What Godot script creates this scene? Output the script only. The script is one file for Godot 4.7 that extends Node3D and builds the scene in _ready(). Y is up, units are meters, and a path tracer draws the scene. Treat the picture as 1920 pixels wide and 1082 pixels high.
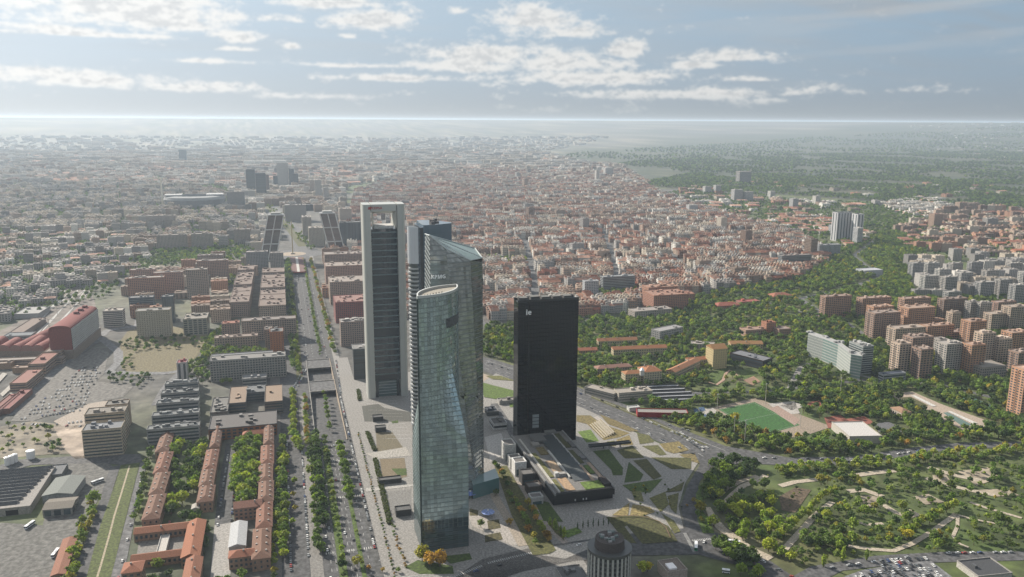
extends Node3D

# x runs across the avenue (to the right), -z along it (away from the camera); plans are written as Vector2(across, along), metres.

var rng := RandomNumberGenerator.new()
var noise := FastNoiseLite.new()
var taken := {}
var M := {}
var waiting := []            # [node, base label, place] whose labels are finished in finish_labels()
const GRID := 5.0
const GX0 := -900.0
const GY0 := 300.0
const GW := 640
const GH := 640
var occ := PackedByteArray()
var trees := []              # [kind, place, height, tint, zone, score]
var cars := []               # [place, heading, tint index, zone]
var houses := []             # [variant, place, turn, scale, tint index, zone, score]
const EYE_H := 350.0


class Geo:
	var v := PackedVector3Array()
	var n := PackedVector3Array()
	var k := PackedColorArray()
	var xf := Transform3D.IDENTITY

	func tri(a: Vector3, b: Vector3, c: Vector3, col: Color) -> void:
		a = xf * a
		b = xf * b
		c = xf * c
		var m := (c - a).cross(b - a).normalized()
		v.push_back(a); v.push_back(b); v.push_back(c)
		n.push_back(m); n.push_back(m); n.push_back(m)
		k.push_back(col); k.push_back(col); k.push_back(col)

	func quad(a: Vector3, b: Vector3, c: Vector3, d: Vector3, col: Color) -> void:
		tri(a, b, c, col)
		tri(a, c, d, col)

	func wall(p: Vector2, q: Vector2, y0: float, y1: float, col: Color) -> void:
		quad(Vector3(p.x, y1, p.y), Vector3(q.x, y1, q.y), Vector3(q.x, y0, q.y), Vector3(p.x, y0, p.y), col)

	func box(x0: float, x1: float, y0: float, y1: float, z0: float, z1: float, col: Color, top = null) -> void:
		var t: Color = col if top == null else top
		wall(Vector2(x0, z1), Vector2(x1, z1), y0, y1, col)
		wall(Vector2(x1, z1), Vector2(x1, z0), y0, y1, col)
		wall(Vector2(x1, z0), Vector2(x0, z0), y0, y1, col)
		wall(Vector2(x0, z0), Vector2(x0, z1), y0, y1, col)
		quad(Vector3(x0, y1, z0), Vector3(x1, y1, z0), Vector3(x1, y1, z1), Vector3(x0, y1, z1), t)

	func prism(poly: Array, y0: float, y1: float, col: Color, top = null) -> void:
		var p := PackedVector2Array(poly)
		var area := 0.0
		for i in p.size():
			area += p[i].cross(p[(i + 1) % p.size()])
		if area > 0.0:
			p.reverse()
		for i in p.size():
			wall(p[i], p[(i + 1) % p.size()], y0, y1, col)
		cap(p, y1, col if top == null else top)

	func cap(poly, y: float, col: Color) -> void:
		var p := PackedVector2Array(poly)
		var t := Geometry2D.triangulate_polygon(p)
		for i in range(0, t.size(), 3):
			var a := p[t[i]]
			var b := p[t[i + 1]]
			var c := p[t[i + 2]]
			if (b - a).cross(c - a) < 0.0:
				var s := b
				b = c
				c = s
			tri(Vector3(a.x, y, a.y), Vector3(b.x, y, b.y), Vector3(c.x, y, c.y), col)

	# windows on a wall seen from outside, p on its left
	func windows(p: Vector2, q: Vector2, y0: float, y1: float, floors: int, bays: int, fw: float, fh: float, col: Color, off := 0.06) -> void:
		var d := (q - p) / maxf(bays, 1)
		var o := Vector2(-d.y, d.x).normalized() * off
		var fl := (y1 - y0) / maxf(floors, 1)
		for i in bays:
			var a := p + d * (i + 0.5 - fw / 2) + o
			var b := p + d * (i + 0.5 + fw / 2) + o
			for j in floors:
				var h := y0 + fl * (j + 0.5 - fh / 2)
				var f := 0.55 + 0.9 * fposmod(sin(i * 12.9 + j * 78.2 + p.x) * 43758.5, 1.0)
				wall(a, b, h, h + fl * fh, col * f)

	func tube(p: Vector3, q: Vector3, r0: float, r1: float, sides: int, col: Color) -> void:
		var d := (q - p).normalized()
		var x := d.cross(Vector3.UP if absf(d.y) < 0.9 else Vector3.RIGHT).normalized()
		var y := d.cross(x)
		for i in sides:
			var a := TAU * i / sides
			var b := TAU * (i + 1) / sides
			var e := x * cos(a) + y * sin(a)
			var f := x * cos(b) + y * sin(b)
			quad(p + e * r0, p + f * r0, q + f * r1, q + e * r1, col)
			tri(q, q + e * r1, q + f * r1, col)

	func gable(w: float, d: float, y: float, rise: float, col: Color, over := 0.5, hip := 0.0) -> void:
		# ridge along the longer side
		var x := w / 2 + over
		var z := d / 2 + over
		if w >= d:
			var r := x - hip
			quad(Vector3(-r, y + rise, 0), Vector3(r, y + rise, 0), Vector3(x, y, z), Vector3(-x, y, z), col)
			quad(Vector3(r, y + rise, 0), Vector3(-r, y + rise, 0), Vector3(-x, y, -z), Vector3(x, y, -z), col)
			tri(Vector3(r, y + rise, 0), Vector3(x, y, -z), Vector3(x, y, z), col)
			tri(Vector3(-r, y + rise, 0), Vector3(-x, y, z), Vector3(-x, y, -z), col)
		else:
			var r := z - hip
			quad(Vector3(0, y + rise, r), Vector3(0, y + rise, -r), Vector3(x, y, -z), Vector3(x, y, z), col)
			quad(Vector3(0, y + rise, -r), Vector3(0, y + rise, r), Vector3(-x, y, z), Vector3(-x, y, -z), col)
			tri(Vector3(0, y + rise, r), Vector3(x, y, z), Vector3(-x, y, z), col)
			tri(Vector3(0, y + rise, -r), Vector3(-x, y, -z), Vector3(x, y, -z), col)

	func into(m: ArrayMesh, mat: Material) -> ArrayMesh:
		if v.is_empty():
			return m
		var a := []
		a.resize(Mesh.ARRAY_MAX)
		a[Mesh.ARRAY_VERTEX] = v
		a[Mesh.ARRAY_NORMAL] = n
		a[Mesh.ARRAY_COLOR] = k
		m.add_surface_from_arrays(Mesh.PRIMITIVE_TRIANGLES, a)
		m.surface_set_material(m.get_surface_count() - 1, mat)
		return m

	func mesh(mat: Material) -> ArrayMesh:
		return into(ArrayMesh.new(), mat)


func _ready() -> void:
	rng.seed = 20
	noise.seed = 5
	noise.noise_type = FastNoiseLite.TYPE_SIMPLEX_SMOOTH
	noise.frequency = 1.0
	noise.fractal_octaves = 5
	occ.resize(GW * GH)
	camera_and_light()
	materials()
	ground()
	roads()
	avenue()
	caleido_gardens()
	park_ground()
	left_ground()
	business_towers()
	caleido()
	plaza_things()
	left_blocks()
	station()
	flats()
	right_blocks()
	hill_blocks()
	far_landmarks()
	vegetation()
	traffic()
	city()
	put_trees()
	put_cars()
	put_houses()
	finish_labels()


# ------------------------------------------------------------------ camera, sky, sun

const SUN_AZ := -35.0     # degrees to the right of the avenue's direction
const SUN_EL := 32.0

func towards(az: float, el: float) -> Vector3:
	return Vector3(sin(deg_to_rad(az)) * cos(deg_to_rad(el)), sin(deg_to_rad(el)), -cos(deg_to_rad(az)) * cos(deg_to_rad(el)))


func camera_and_light() -> void:
	var c := Camera3D.new()
	c.name = "camera"
	c.fov = 38.481
	c.near = 1.0
	c.far = 150000.0
	c.position = Vector3(0, EYE_H, 0)
	c.basis = Basis(Vector3.UP, deg_to_rad(-15.6)) * Basis(Vector3.RIGHT, deg_to_rad(-11.523)) * Basis(Vector3.BACK, deg_to_rad(0.3))
	add_child(c)
	var sun := DirectionalLight3D.new()
	sun.name = "sun"
	sun.light_energy = 1.6
	sun.light_color = Color(1.0, 0.96, 0.90)
	sun.light_angular_distance = 0.6
	sun.shadow_enabled = true
	sun.sky_mode = DirectionalLight3D.SKY_MODE_LIGHT_ONLY
	sun.basis = Basis.looking_at(-towards(SUN_AZ, SUN_EL), Vector3.UP)
	add_child(sun)
	var e := Environment.new()
	e.background_mode = Environment.BG_SKY
	e.sky = Sky.new()
	var pm := PanoramaSkyMaterial.new()
	pm.panorama = sky_picture()
	pm.energy_multiplier = 0.67
	e.sky.sky_material = pm
	e.tonemap_mode = Environment.TONE_MAPPER_LINEAR
	e.tonemap_exposure = 1.66
	e.volumetric_fog_enabled = true
	e.volumetric_fog_density = 0.00005
	e.volumetric_fog_albedo = Color(0.86, 0.93, 1.0)
	e.volumetric_fog_anisotropy = 0.27
	e.volumetric_fog_length = 8000.0
	e.sdfgi_enabled = true
	e.ssao_enabled = true
	e.ssil_enabled = true
	var w := WorldEnvironment.new()
	w.name = "world_environment"
	w.environment = e
	add_child(w)


var banks := []

func cloud_banks() -> void:
	# [direction (degrees across, up), half width, half height, weight]; the clouds that stand over the city
	for b in [
		[Vector2(-8.12, 6.29), 6.0, 1.5, 1.0], [Vector2(-13.19, 6.49), 4.0, 1.0, 0.7], [Vector2(-5.75, 5.85), 2.6, 0.9, 0.9], [Vector2(-13.05, 5.12), 4.4, 0.22, 0.8], [Vector2(-10.85, 4.87), 5.5, 0.22, 0.9],
		[Vector2(-2.03, 5.01), 1.8, 0.5, 0.9], [Vector2(-2.24, 4.32), 1.2, 0.2, 0.8], [Vector2(0.38, 6.25), 1.5, 0.35, 0.8], [Vector2(6.04, 6.25), 2.6, 0.85, 1.0], [Vector2(3.35, 7.29), 4.5, 0.5, 0.9],
		[Vector2(1.16, 4.55), 0.6, 0.22, 0.8], [Vector2(4.64, 5.29), 0.8, 0.22, 0.8], [Vector2(-3.89, 3.50), 2.8, 0.2, 0.85], [Vector2(-14.11, 2.57), 4.4, 0.5, 0.8], [Vector2(-11.37, 2.15), 5.0, 0.5, 0.8], [Vector2(-5.41, 1.84), 5.0, 0.4, 0.7], [Vector2(1.42, 1.47), 5.0, 0.3, 0.5],
		[Vector2(16.92, 6.46), 3.3, 1.1, 0.95], [Vector2(19.06, 5.66), 2.4, 0.6, 0.8], [Vector2(14.09, 4.21), 3.8, 0.85, 1.0], [Vector2(11.95, 3.44), 4.2, 0.6, 0.95], [Vector2(8.39, 2.68), 4.6, 0.3, 0.9], [Vector2(5.96, 3.44), 4.4, 0.2, 0.85],
		[Vector2(18.73, 3.75), 4.2, 0.9, 0.9], [Vector2(22.78, 4.50), 1.6, 0.7, 0.95], [Vector2(21.25, 2.65), 5.5, 0.7, 0.9], [Vector2(25.86, 1.68), 7.0, 0.5, 0.8], [Vector2(29.51, 4.03), 3.6, 0.5, 0.9], [Vector2(27.50, 3.59), 2.4, 0.35, 0.8],
		[Vector2(31.60, 2.65), 2.2, 0.22, 0.7], [Vector2(32.67, 1.27), 2.4, 0.3, 0.5], [Vector2(11.98, 7.02), 1.0, 0.3, 0.6], [Vector2(16.98, 0.71), 9.0, 0.4, 0.35], [Vector2(37.42, 1.91), 9.0, 0.5, 0.4],
	]:
		banks.append(b)


func sky_colour(az: float, el: float) -> Color:
	var up := clampf(el / 90.0, 0.0, 1.0)
	var off := rad_to_deg(acos(clampf(towards(az, el).dot(towards(SUN_AZ, SUN_EL)), -1.0, 1.0)))
	var glow := exp(-off / 28.0)
	# clear air: milky at the horizon, blue above
	var c := Color(0.20, 0.315, 0.43).lerp(Color(0.13, 0.22, 0.36), smoothstep(0.03, 0.75, up))
	c = c.lerp(Color(0.20, 0.225, 0.245), exp(-maxf(el, 0.0) / 3.4) * 0.97)
	c += Color(1.0, 0.99, 0.955) * glow * lerpf(1.32, 1.58, exp(-maxf(el, 0.0) / 6.0))
	# a thin veil of high cloud, denser on the side away from the sun
	var d := towards(az, maxf(el, 1.0))
	var px := d.x / (d.y + 0.09)
	var pz := d.z / (d.y + 0.09)
	var veil := smoothstep(-0.3, 0.5, noise.get_noise_2d(px * 0.22 + 9.0, pz * 0.5) + 0.6 * noise.get_noise_2d(px * 0.9 + pz * 0.4, pz * 1.9 + 31.0))
	var side := smoothstep(22.0, 46.0, az) * smoothstep(190.0, 60.0, az)
	c = c.lerp(Color(0.46, 0.47, 0.48).lerp(Color(0.36, 0.375, 0.39), side) * (0.82 + 1.1 * glow), veil * (0.3 + 0.6 * side) * smoothstep(-0.5, 11.0, el))
	var streak := smoothstep(-0.15, 0.55, noise.get_noise_2d(az * 0.055 + 3.0, el * 0.75 - az * 0.035))
	c = c.lerp(Color(0.55, 0.55, 0.545) * (0.85 + 0.9 * glow), streak * (0.16 + 0.34 * side) * smoothstep(-0.5, 9.0, el))
	# heaped clouds
	var n := noise.get_noise_2d(az * 0.20, el * 0.62)
	var fine := noise.get_noise_2d(az * 0.75 + 40.0, el * 1.9) + 0.5 * noise.get_noise_2d(az * 2.6 - 11.0, el * 5.5)
	var m := 0.0
	if az > -28.0 and az < 60.0 and el < 14.0:
		var fade := smoothstep(10.5, 14.0, el)
		for b in banks:
			var x: float = (az - b[0].x) / b[1]
			var y: float = (el - b[0].y) / b[2]
			if y < 0.0:
				y *= 1.5
			var q := x * x + y * y
			if q < 5.0:
				m = maxf(m, b[3] * exp(-q * 0.9))
		m *= 1.0 - fade
		m = maxf(m, fade * 0.55)
	else:
		var w := noise.get_noise_2d(px * 0.35 - 30.0, pz * 0.35 + 17.0)
		m = clampf(0.42 + 0.5 * w, 0.0, 0.9) * smoothstep(0.5, 6.0, el)
	var dens := smoothstep(0.24, 0.76, m * 1.08 + n * 0.46 + fine * 0.34)
	var thick := smoothstep(0.55, 1.25, m + n * 0.5 - fine * 0.8)
	var white := Color(0.78, 0.768, 0.742).lerp(Color(0.52, 0.533, 0.545), thick * 0.75) * (0.84 + 1.25 * glow)
	c = c.lerp(white, dens * 0.85 * smoothstep(-0.3, 2.2, el))
	return Color(c.r, c.g, c.b)


func sky_picture() -> ImageTexture:
	cloud_banks()
	var im := Image.create(768, 384, false, Image.FORMAT_RGBF)
	for y in 384:
		var el := 90.0 - (y + 0.5) / 384.0 * 180.0
		for x in 768:
			im.set_pixel(x, y, sky_colour(fposmod((x + 0.5) / 768.0 * 360.0 + 180.0, 360.0) - 180.0, el) if el > -1.0 else Color(0.35, 0.36, 0.36))
	im.resize(4096, 2048, Image.INTERPOLATE_CUBIC)
	var x0 := int(-30.0 / 360.0 * 4096.0)
	var x1 := int(62.0 / 360.0 * 4096.0)
	for y in range(1024 - 160, 1026):
		var el := 90.0 - (y + 0.5) / 2048.0 * 180.0
		for x in range(x0, x1):
			im.set_pixel(posmod(x, 4096), y, sky_colour((x + 0.5) / 4096.0 * 360.0, el))
	return ImageTexture.create_from_image(im)


# ------------------------------------------------------------------ materials and small helpers

func mat(called: String, c := Color.WHITE, rough := 0.9, metal := 0.0, spec := 0.5) -> StandardMaterial3D:
	var m := StandardMaterial3D.new()
	m.resource_name = called
	m.albedo_color = c.linear_to_srgb()
	m.roughness = rough
	m.metallic = metal
	m.metallic_specular = spec
	m.vertex_color_use_as_albedo = true
	M[called] = m
	return m


func grain(m: StandardMaterial3D, metres: float, lo: float, frequency := 0.02, seed_ := 1) -> void:
	var f := FastNoiseLite.new()
	f.seed = seed_
	f.noise_type = FastNoiseLite.TYPE_SIMPLEX_SMOOTH
	f.frequency = frequency
	f.fractal_octaves = 5
	f.fractal_gain = 0.62
	var t := NoiseTexture2D.new()
	t.width = 512
	t.height = 512
	t.seamless = true
	t.noise = f
	var g := Gradient.new()
	g.set_color(0, Color(lo, lo, lo))
	g.set_color(1, Color(1, 1, 1))
	t.color_ramp = g
	m.albedo_texture = t
	m.uv1_triplanar = true
	m.uv1_world_triplanar = true
	m.uv1_scale = Vector3.ONE / metres


func materials() -> void:
	grain(mat("wall", Color.WHITE, 0.88), 37.0, 0.72, 0.03, 3)
	grain(mat("roof", Color.WHITE, 0.92), 23.0, 0.55, 0.04, 4)
	mat("window", Color(1, 1, 1), 0.16, 0.0, 0.6)
	mat("glass", Color(1, 1, 1), 0.05, 0.0, 0.8)
	mat("mirror_glass", Color(1, 1, 1), 0.06, 0.55, 0.8)
	mat("black_glass", Color(1, 1, 1), 0.04, 0.0, 0.36)
	mat("metal", Color.WHITE, 0.42, 0.25)
	mat("crown_glass", Color.WHITE, 0.35, 0.0, 0.3)
	mat("paint", Color.WHITE, 0.35, 0.0, 0.5)
	grain(mat("ground", Color.WHITE, 0.95), 210.0, 0.55, 0.012, 6)
	grain(mat("asphalt", Color.WHITE, 0.9), 64.0, 0.5, 0.02, 7)
	grain(mat("paving", Color.WHITE, 0.85), 46.0, 0.6, 0.035, 8)
	grain(mat("grass", Color.WHITE, 0.95), 57.0, 0.45, 0.03, 9)
	mat("leaf", Color.WHITE, 0.75, 0.0, 0.35)
	mat("bark", Color.WHITE, 0.95)
	mat("water", Color.WHITE, 0.05)
	mat("white_sheet", Color.WHITE, 0.6)
	M.leaf.backlight_enabled = true
	M.leaf.backlight = Color(0.75, 0.85, 0.3)


func numbered(called: String) -> String:
	if not taken.has(called):
		taken[called] = 0
		return called
	taken[called] += 1
	return "%s_%03d" % [called, taken[called]]


func at(p: Vector2, y := 0.0) -> Vector3:
	return Vector3(p.x, y, -p.y)


func thing(called: String, label: String, category: String, p: Vector2, turn := 0.0, group := "", y := 0.0) -> Node3D:
	var o := Node3D.new()
	o.name = numbered(called)
	add_child(o)
	o.position = at(p, y)
	o.rotation.y = deg_to_rad(turn)
	tag(o, label, category, group)
	return o


func tag(o: Node, label: String, category: String, group := "") -> void:
	o.set_meta("label", label)
	o.set_meta("category", category)
	if group:
		o.set_meta("group", group)


func part(called: String, g, m: String, parent: Node3D, stuff := false) -> MeshInstance3D:
	if g is Geo and g.v.is_empty():
		return null
	var o := MeshInstance3D.new()
	o.name = called
	o.mesh = g.mesh(M[m]) if g is Geo else g
	parent.add_child(o, true)
	if stuff:
		o.set_meta("kind", "stuff")
	return o


func sheet(called: String, poly: Array, y: float, col: Color, m: String, mark := 2) -> MeshInstance3D:
	var g := Geo.new()
	var p := []
	for q in poly:
		p.append(Vector2(q.x, -q.y))
	g.cap(p, y, col)
	if g.v.is_empty():
		push_warning("empty sheet " + called)
		return null
	if mark:
		fill_occ(poly, mark)
	return structure(called, g, m)


func structure(called: String, g: Geo, m: String) -> MeshInstance3D:
	var o := MeshInstance3D.new()
	o.name = numbered(called)
	o.mesh = g.mesh(M[m])
	o.set_meta("kind", "structure")
	add_child(o)
	return o


func ribbon(called: String, pts: Array, width: float, y: float, col: Color, m: String, mark := 2) -> MeshInstance3D:
	var l := []
	var r := []
	for i in pts.size():
		var d: Vector2 = (pts[mini(i + 1, pts.size() - 1)] - pts[maxi(i - 1, 0)]).normalized()
		var o := Vector2(-d.y, d.x) * width / 2
		l.append(pts[i] + o)
		r.append(pts[i] - o)
	var g := Geo.new()
	for i in pts.size() - 1:
		var q: Array = [at(l[i], y), at(l[i + 1], y), at(r[i + 1], y), at(r[i], y)]
		g.quad(q[0], q[1], q[2], q[3], col)
		if mark:
			fill_occ([l[i], l[i + 1], r[i + 1], r[i]], mark)
	return structure(called, g, m)


func rect(x0: float, x1: float, s0: float, s1: float) -> Array:
	return [Vector2(x0, s0), Vector2(x1, s0), Vector2(x1, s1), Vector2(x0, s1)]


func fill_occ(poly: Array, v: int) -> void:
	var p := PackedVector2Array(poly)
	var lo := p[0]
	var hi := p[0]
	for q in p:
		lo = lo.min(q)
		hi = hi.max(q)
	for j in range(maxi(0, int((lo.y - GY0) / GRID)), mini(GH - 1, int((hi.y - GY0) / GRID)) + 1):
		for i in range(maxi(0, int((lo.x - GX0) / GRID)), mini(GW - 1, int((hi.x - GX0) / GRID)) + 1):
			if Geometry2D.is_point_in_polygon(Vector2(GX0 + (i + 0.5) * GRID, GY0 + (j + 0.5) * GRID), p):
				occ[j * GW + i] = v


func is_clear(p: Vector2, r := 0.0) -> bool:
	for d in ([Vector2.ZERO] if r == 0.0 else [Vector2.ZERO, Vector2(r, 0), Vector2(-r, 0), Vector2(0, r), Vector2(0, -r)]):
		var i := int((p.x + d.x - GX0) / GRID)
		var j := int((p.y + d.y - GY0) / GRID)
		if i >= 0 and j >= 0 and i < GW and j < GH and occ[j * GW + i] != 0:
			return false
	return true


func inside(p: Vector2, poly: Array) -> bool:
	return Geometry2D.is_point_in_polygon(p, PackedVector2Array(poly))


func ordinal(i: int) -> String:
	var w := ["first", "second", "third", "fourth", "fifth", "sixth", "seventh", "eighth", "ninth", "tenth", "eleventh", "twelfth", "thirteenth", "fourteenth", "fifteenth", "sixteenth", "seventeenth", "eighteenth", "nineteenth", "twentieth"]
	if i < w.size():
		return w[i]
	var k := i + 1
	return "%d%s" % [k, "th" if k % 100 in [11, 12, 13] else "st" if k % 10 == 1 else "nd" if k % 10 == 2 else "rd" if k % 10 == 3 else "th"]


func finish_labels() -> void:
	var by := {}
	for w in waiting:
		if not by.has(w[1]):
			by[w[1]] = []
		by[w[1]].append(w)
	for base in by:
		var l: Array = by[base]
		if l.size() == 1:
			l[0][0].set_meta("label", base)
			continue
		l.sort_custom(func(a, b): return a[2] < b[2])
		for i in l.size():
			l[i][0].set_meta("label", "%s, %s" % [base, ("leftmost" if i == 0 else "rightmost" if i == l.size() - 1 else ordinal(i) + " from the left")])


func later(o: Node3D, base: String, category: String, group: String, p: Vector2) -> void:
	tag(o, base, category, group)
	waiting.append([o, base, atan2(p.x, p.y)])


const BRICK := Color(0.30, 0.155, 0.105)
const ORANGE := Color(0.42, 0.2, 0.11)
const TILE := Color(0.36, 0.145, 0.085)
const CREAM := Color(0.52, 0.44, 0.34)
const WHITE := Color(0.66, 0.64, 0.60)
const GREY := Color(0.36, 0.35, 0.33)
const DARK := Color(0.09, 0.095, 0.10)
const STEEL := Color(0.42, 0.43, 0.40)
const PINK := Color(0.44, 0.28, 0.22)
const PALE := Color(0.50, 0.47, 0.43)
const GLASS := Color(0.045, 0.06, 0.07)


# a building on a rectangular plan: centre, width across, depth along, height, turn
func bld(called: String, label: String, category: String, p: Vector2, w: float, d: float, h: float, turn: float, o := {}) -> Node3D:
	var t := thing(called, label, category, p, turn, o.get("group", ""))
	building_parts(t, w, d, h, o)
	var a := deg_to_rad(turn)
	var r := Vector2(cos(a), sin(a))
	var b := Vector2(-sin(a), cos(a))
	fill_occ([p - r * (w / 2 + 2) - b * (d / 2 + 2), p + r * (w / 2 + 2) - b * (d / 2 + 2), p + r * (w / 2 + 2) + b * (d / 2 + 2), p - r * (w / 2 + 2) + b * (d / 2 + 2)], 1)
	return t


func building_parts(t: Node3D, w: float, d: float, h: float, o: Dictionary) -> void:
	var wc: Color = o.get("wall", CREAM)
	var rc: Color = o.get("roof", GREY)
	var gc: Color = o.get("glass", GLASS)
	var fl: float = o.get("fl", 3.2)
	var bay: float = o.get("bay", 3.6)
	var style: String = o.get("win", "grid")
	var top: String = o.get("top", "flat")
	var g := Geo.new()
	g.box(-w / 2, w / 2, -2.0, h, -d / 2, d / 2, wc)
	var gw := Geo.new()
	var gt := Geo.new()
	var base: float = o.get("base", 1.0)
	var nf := maxi(1, int((h - base - 0.6) / fl))
	var c := [Vector2(-w / 2, d / 2), Vector2(w / 2, d / 2), Vector2(w / 2, -d / 2), Vector2(-w / 2, -d / 2)]
	for i in 4:
		var p: Vector2 = c[i]
		var q: Vector2 = c[(i + 1) % 4]
		var len := p.distance_to(q)
		var nb := maxi(1, int(len / bay))
		if style == "grid":
			gw.windows(p, q, base, h - 0.8, nf, nb, o.get("fw", 0.5), o.get("fh", 0.5), gc)
		elif style == "bands":
			gw.windows(p, q, base, h - 0.8, nf, 1, 0.96, o.get("fh", 0.5), gc)
		elif style == "strips":
			gw.windows(p, q, base, h - 0.8, 1, nb, o.get("fw", 0.45), 0.98, gc)
		elif style == "balcony":
			gw.windows(p, q, base, h - 0.8, nf, nb, 0.62, 0.55, gc)
			var dir := (q - p).normalized()
			var out := Vector2(-dir.y, dir.x)
			if len > 12.0:
				for k in range(1, nb, 3):
					var a := p + (q - p) * (k / float(nb))
					var b := p + (q - p) * ((k + 1.0) / nb)
					for j in nf:
						var y := base + (h - 0.8 - base) / nf * j
						gt.wall(a + out * 1.1, b + out * 1.1, y, y + 1.1, wc * 1.15)
						gt.wall(a, a + out * 1.1, y, y + 1.1, wc * 1.1)
						gt.wall(b + out * 1.1, b, y, y + 1.1, wc * 1.1)
	part("wall", g, o.get("wmat", "wall"), t)
	part("windows", gw, "window", t, true)
	part("balconies", gt, "wall", t, true)
	var r := Geo.new()
	if top == "flat":
		r.box(-w / 2 + 0.4, w / 2 - 0.4, h - 0.5, h + 0.05, -d / 2 + 0.4, d / 2 - 0.4, rc)
		var pc: Color = o.get("rim", wc * 1.05)
		var ph := 0.9
		r.box(-w / 2 - 0.12, w / 2 + 0.12, h - 0.3, h + ph, d / 2 - 0.4, d / 2 + 0.12, pc)
		r.box(-w / 2 - 0.12, w / 2 + 0.12, h - 0.3, h + ph, -d / 2 - 0.12, -d / 2 + 0.4, pc)
		r.box(-w / 2 - 0.12, -w / 2 + 0.4, h - 0.3, h + ph, -d / 2 + 0.4, d / 2 - 0.4, pc)
		r.box(w / 2 - 0.4, w / 2 + 0.12, h - 0.3, h + ph, -d / 2 + 0.4, d / 2 - 0.4, pc)
		part("roof", r, "roof", t)
		var huts: int = o.get("huts", clampi(int(w * d / 180.0), 1, 7))
		for i in huts:
			var u := Geo.new()
			var sx := rng.randf_range(2.0, minf(6.0, w * 0.3))
			var sz := rng.randf_range(2.0, minf(6.0, d * 0.35))
			var x := rng.randf_range(-w / 2 + sx, w / 2 - sx)
			var z := rng.randf_range(-d / 2 + sz, d / 2 - sz)
			var v := rng.randf_range(0.6, 1.5)
			u.box(x - sx / 2, x + sx / 2, h, h + rng.randf_range(1.5, 3.6), z - sz / 2, z + sz / 2, rc * v, rc * v * 1.25)
			part("rooftop_hut", u, "roof", t)
	else:
		var rise: float = o.get("rise", minf(w, d) * 0.22)
		r.gable(w, d, h, rise, rc, 0.6, (minf(w, d) / 2 + 0.6) if top == "hip" else 0.0)
		part("roof", r, "roof", t)
		var n: int = o.get("chimneys", 2)
		for i in n:
			var u := Geo.new()
			var f := (i + 0.5) / n - 0.5
			var x := f * w if w >= d else rng.randf_range(-w * 0.2, w * 0.2)
			var z := rng.randf_range(-d * 0.2, d * 0.2) if w >= d else f * d
			u.box(x - 0.6, x + 0.6, h + 0.3, h + rise + 0.9, z - 0.6, z + 0.6, PALE)
			part("chimney", u, "roof", t)


# ------------------------------------------------------------------ the ground

var FOREST := [Vector2(2616, 7999), Vector2(2646, 6884), Vector2(2530, 5751), Vector2(1956, 4053), Vector2(2283, 3647), Vector2(2561, 3137), Vector2(2784.7, 2940.5), Vector2(2848, 2623.2), Vector2(3266.5, 2449.2), Vector2(17361, 12208), Vector2(16890, 16101), Vector2(9568, 13932), Vector2(6492, 12344), Vector2(3940, 10072)]
var HILL := [Vector2(324.6, 1350.1), Vector2(508.4, 1351.3), Vector2(629.4, 1372), Vector2(834.7, 1486.6), Vector2(1105, 1611), Vector2(1338.7, 1775.5), Vector2(1754.7, 2134), Vector2(1954, 2135.7), Vector2(1480, 1676.5), Vector2(1221.4, 1357), Vector2(1421, 1306.5), Vector2(1503.3, 1097), Vector2(873.3, 560), Vector2(555.2, 409.1), Vector2(273.3, 485.1), Vector2(394.4, 727.8), Vector2(363.6, 954.1), Vector2(267.3, 1112.1)]
var UNI := [Vector2(1800, 3751), Vector2(2318, 3703), Vector2(2561, 3137), Vector2(2831.1, 2930.1), Vector2(3091.9, 2527.9), Vector2(1802.2, 1450.6), Vector2(1480, 1676.5), Vector2(1349, 1789.6), Vector2(1468.5, 2155.2), Vector2(1587.1, 2591.8)]
var WOOD := [Vector2(324.6, 1350.1), Vector2(508.4, 1351.3), Vector2(629.4, 1372), Vector2(834.7, 1486.6), Vector2(1105, 1611), Vector2(1338.7, 1775.5), Vector2(1754.7, 2134), Vector2(1954, 2135.7), Vector2(1480, 1676.5), Vector2(1221.4, 1357), Vector2(1421, 1306.5), Vector2(1503.3, 1097), Vector2(948.4, 641.3), Vector2(785.4, 684.4), Vector2(506.7, 715.3), Vector2(449.1, 820.4), Vector2(376.5, 988.8), Vector2(281.4, 1170.8)]
var TETUAN := [Vector2(115.5, 1636.4), Vector2(170.4, 2164.9), Vector2(182.4, 2713.5), Vector2(348, 4125), Vector2(776, 5347), Vector2(1384, 5826), Vector2(2169, 4969), Vector2(1771, 3666), Vector2(1587.1, 2591.8), Vector2(1571.7, 2252.1), Vector2(1394.9, 1847.5), Vector2(1113.4, 1582.6), Vector2(847.9, 1510.7), Vector2(634.2, 1407), Vector2(510.8, 1363.2), Vector2(326.4, 1357.4), Vector2(211.4, 1427.2)]
var PIT := Rect2(24, 885, 33, 329)


# added far plateau, shaped to shorten the haze path below the horizon
func rise(p: Vector2) -> float:
	var d := p.length()
	if d < 10500.0:
		return 0.0
	return minf(346.0, (368.0 + 36.0 * noise.get_noise_2d(p.x * 0.00012, p.y * 0.00012) + 16.0 * noise.get_noise_2d(p.x * 0.0007, p.y * 0.0007)) * smoothstep(10500.0, 22000.0, d) * (1.0 - smoothstep(23500.0, 30000.0, d)))


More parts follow.
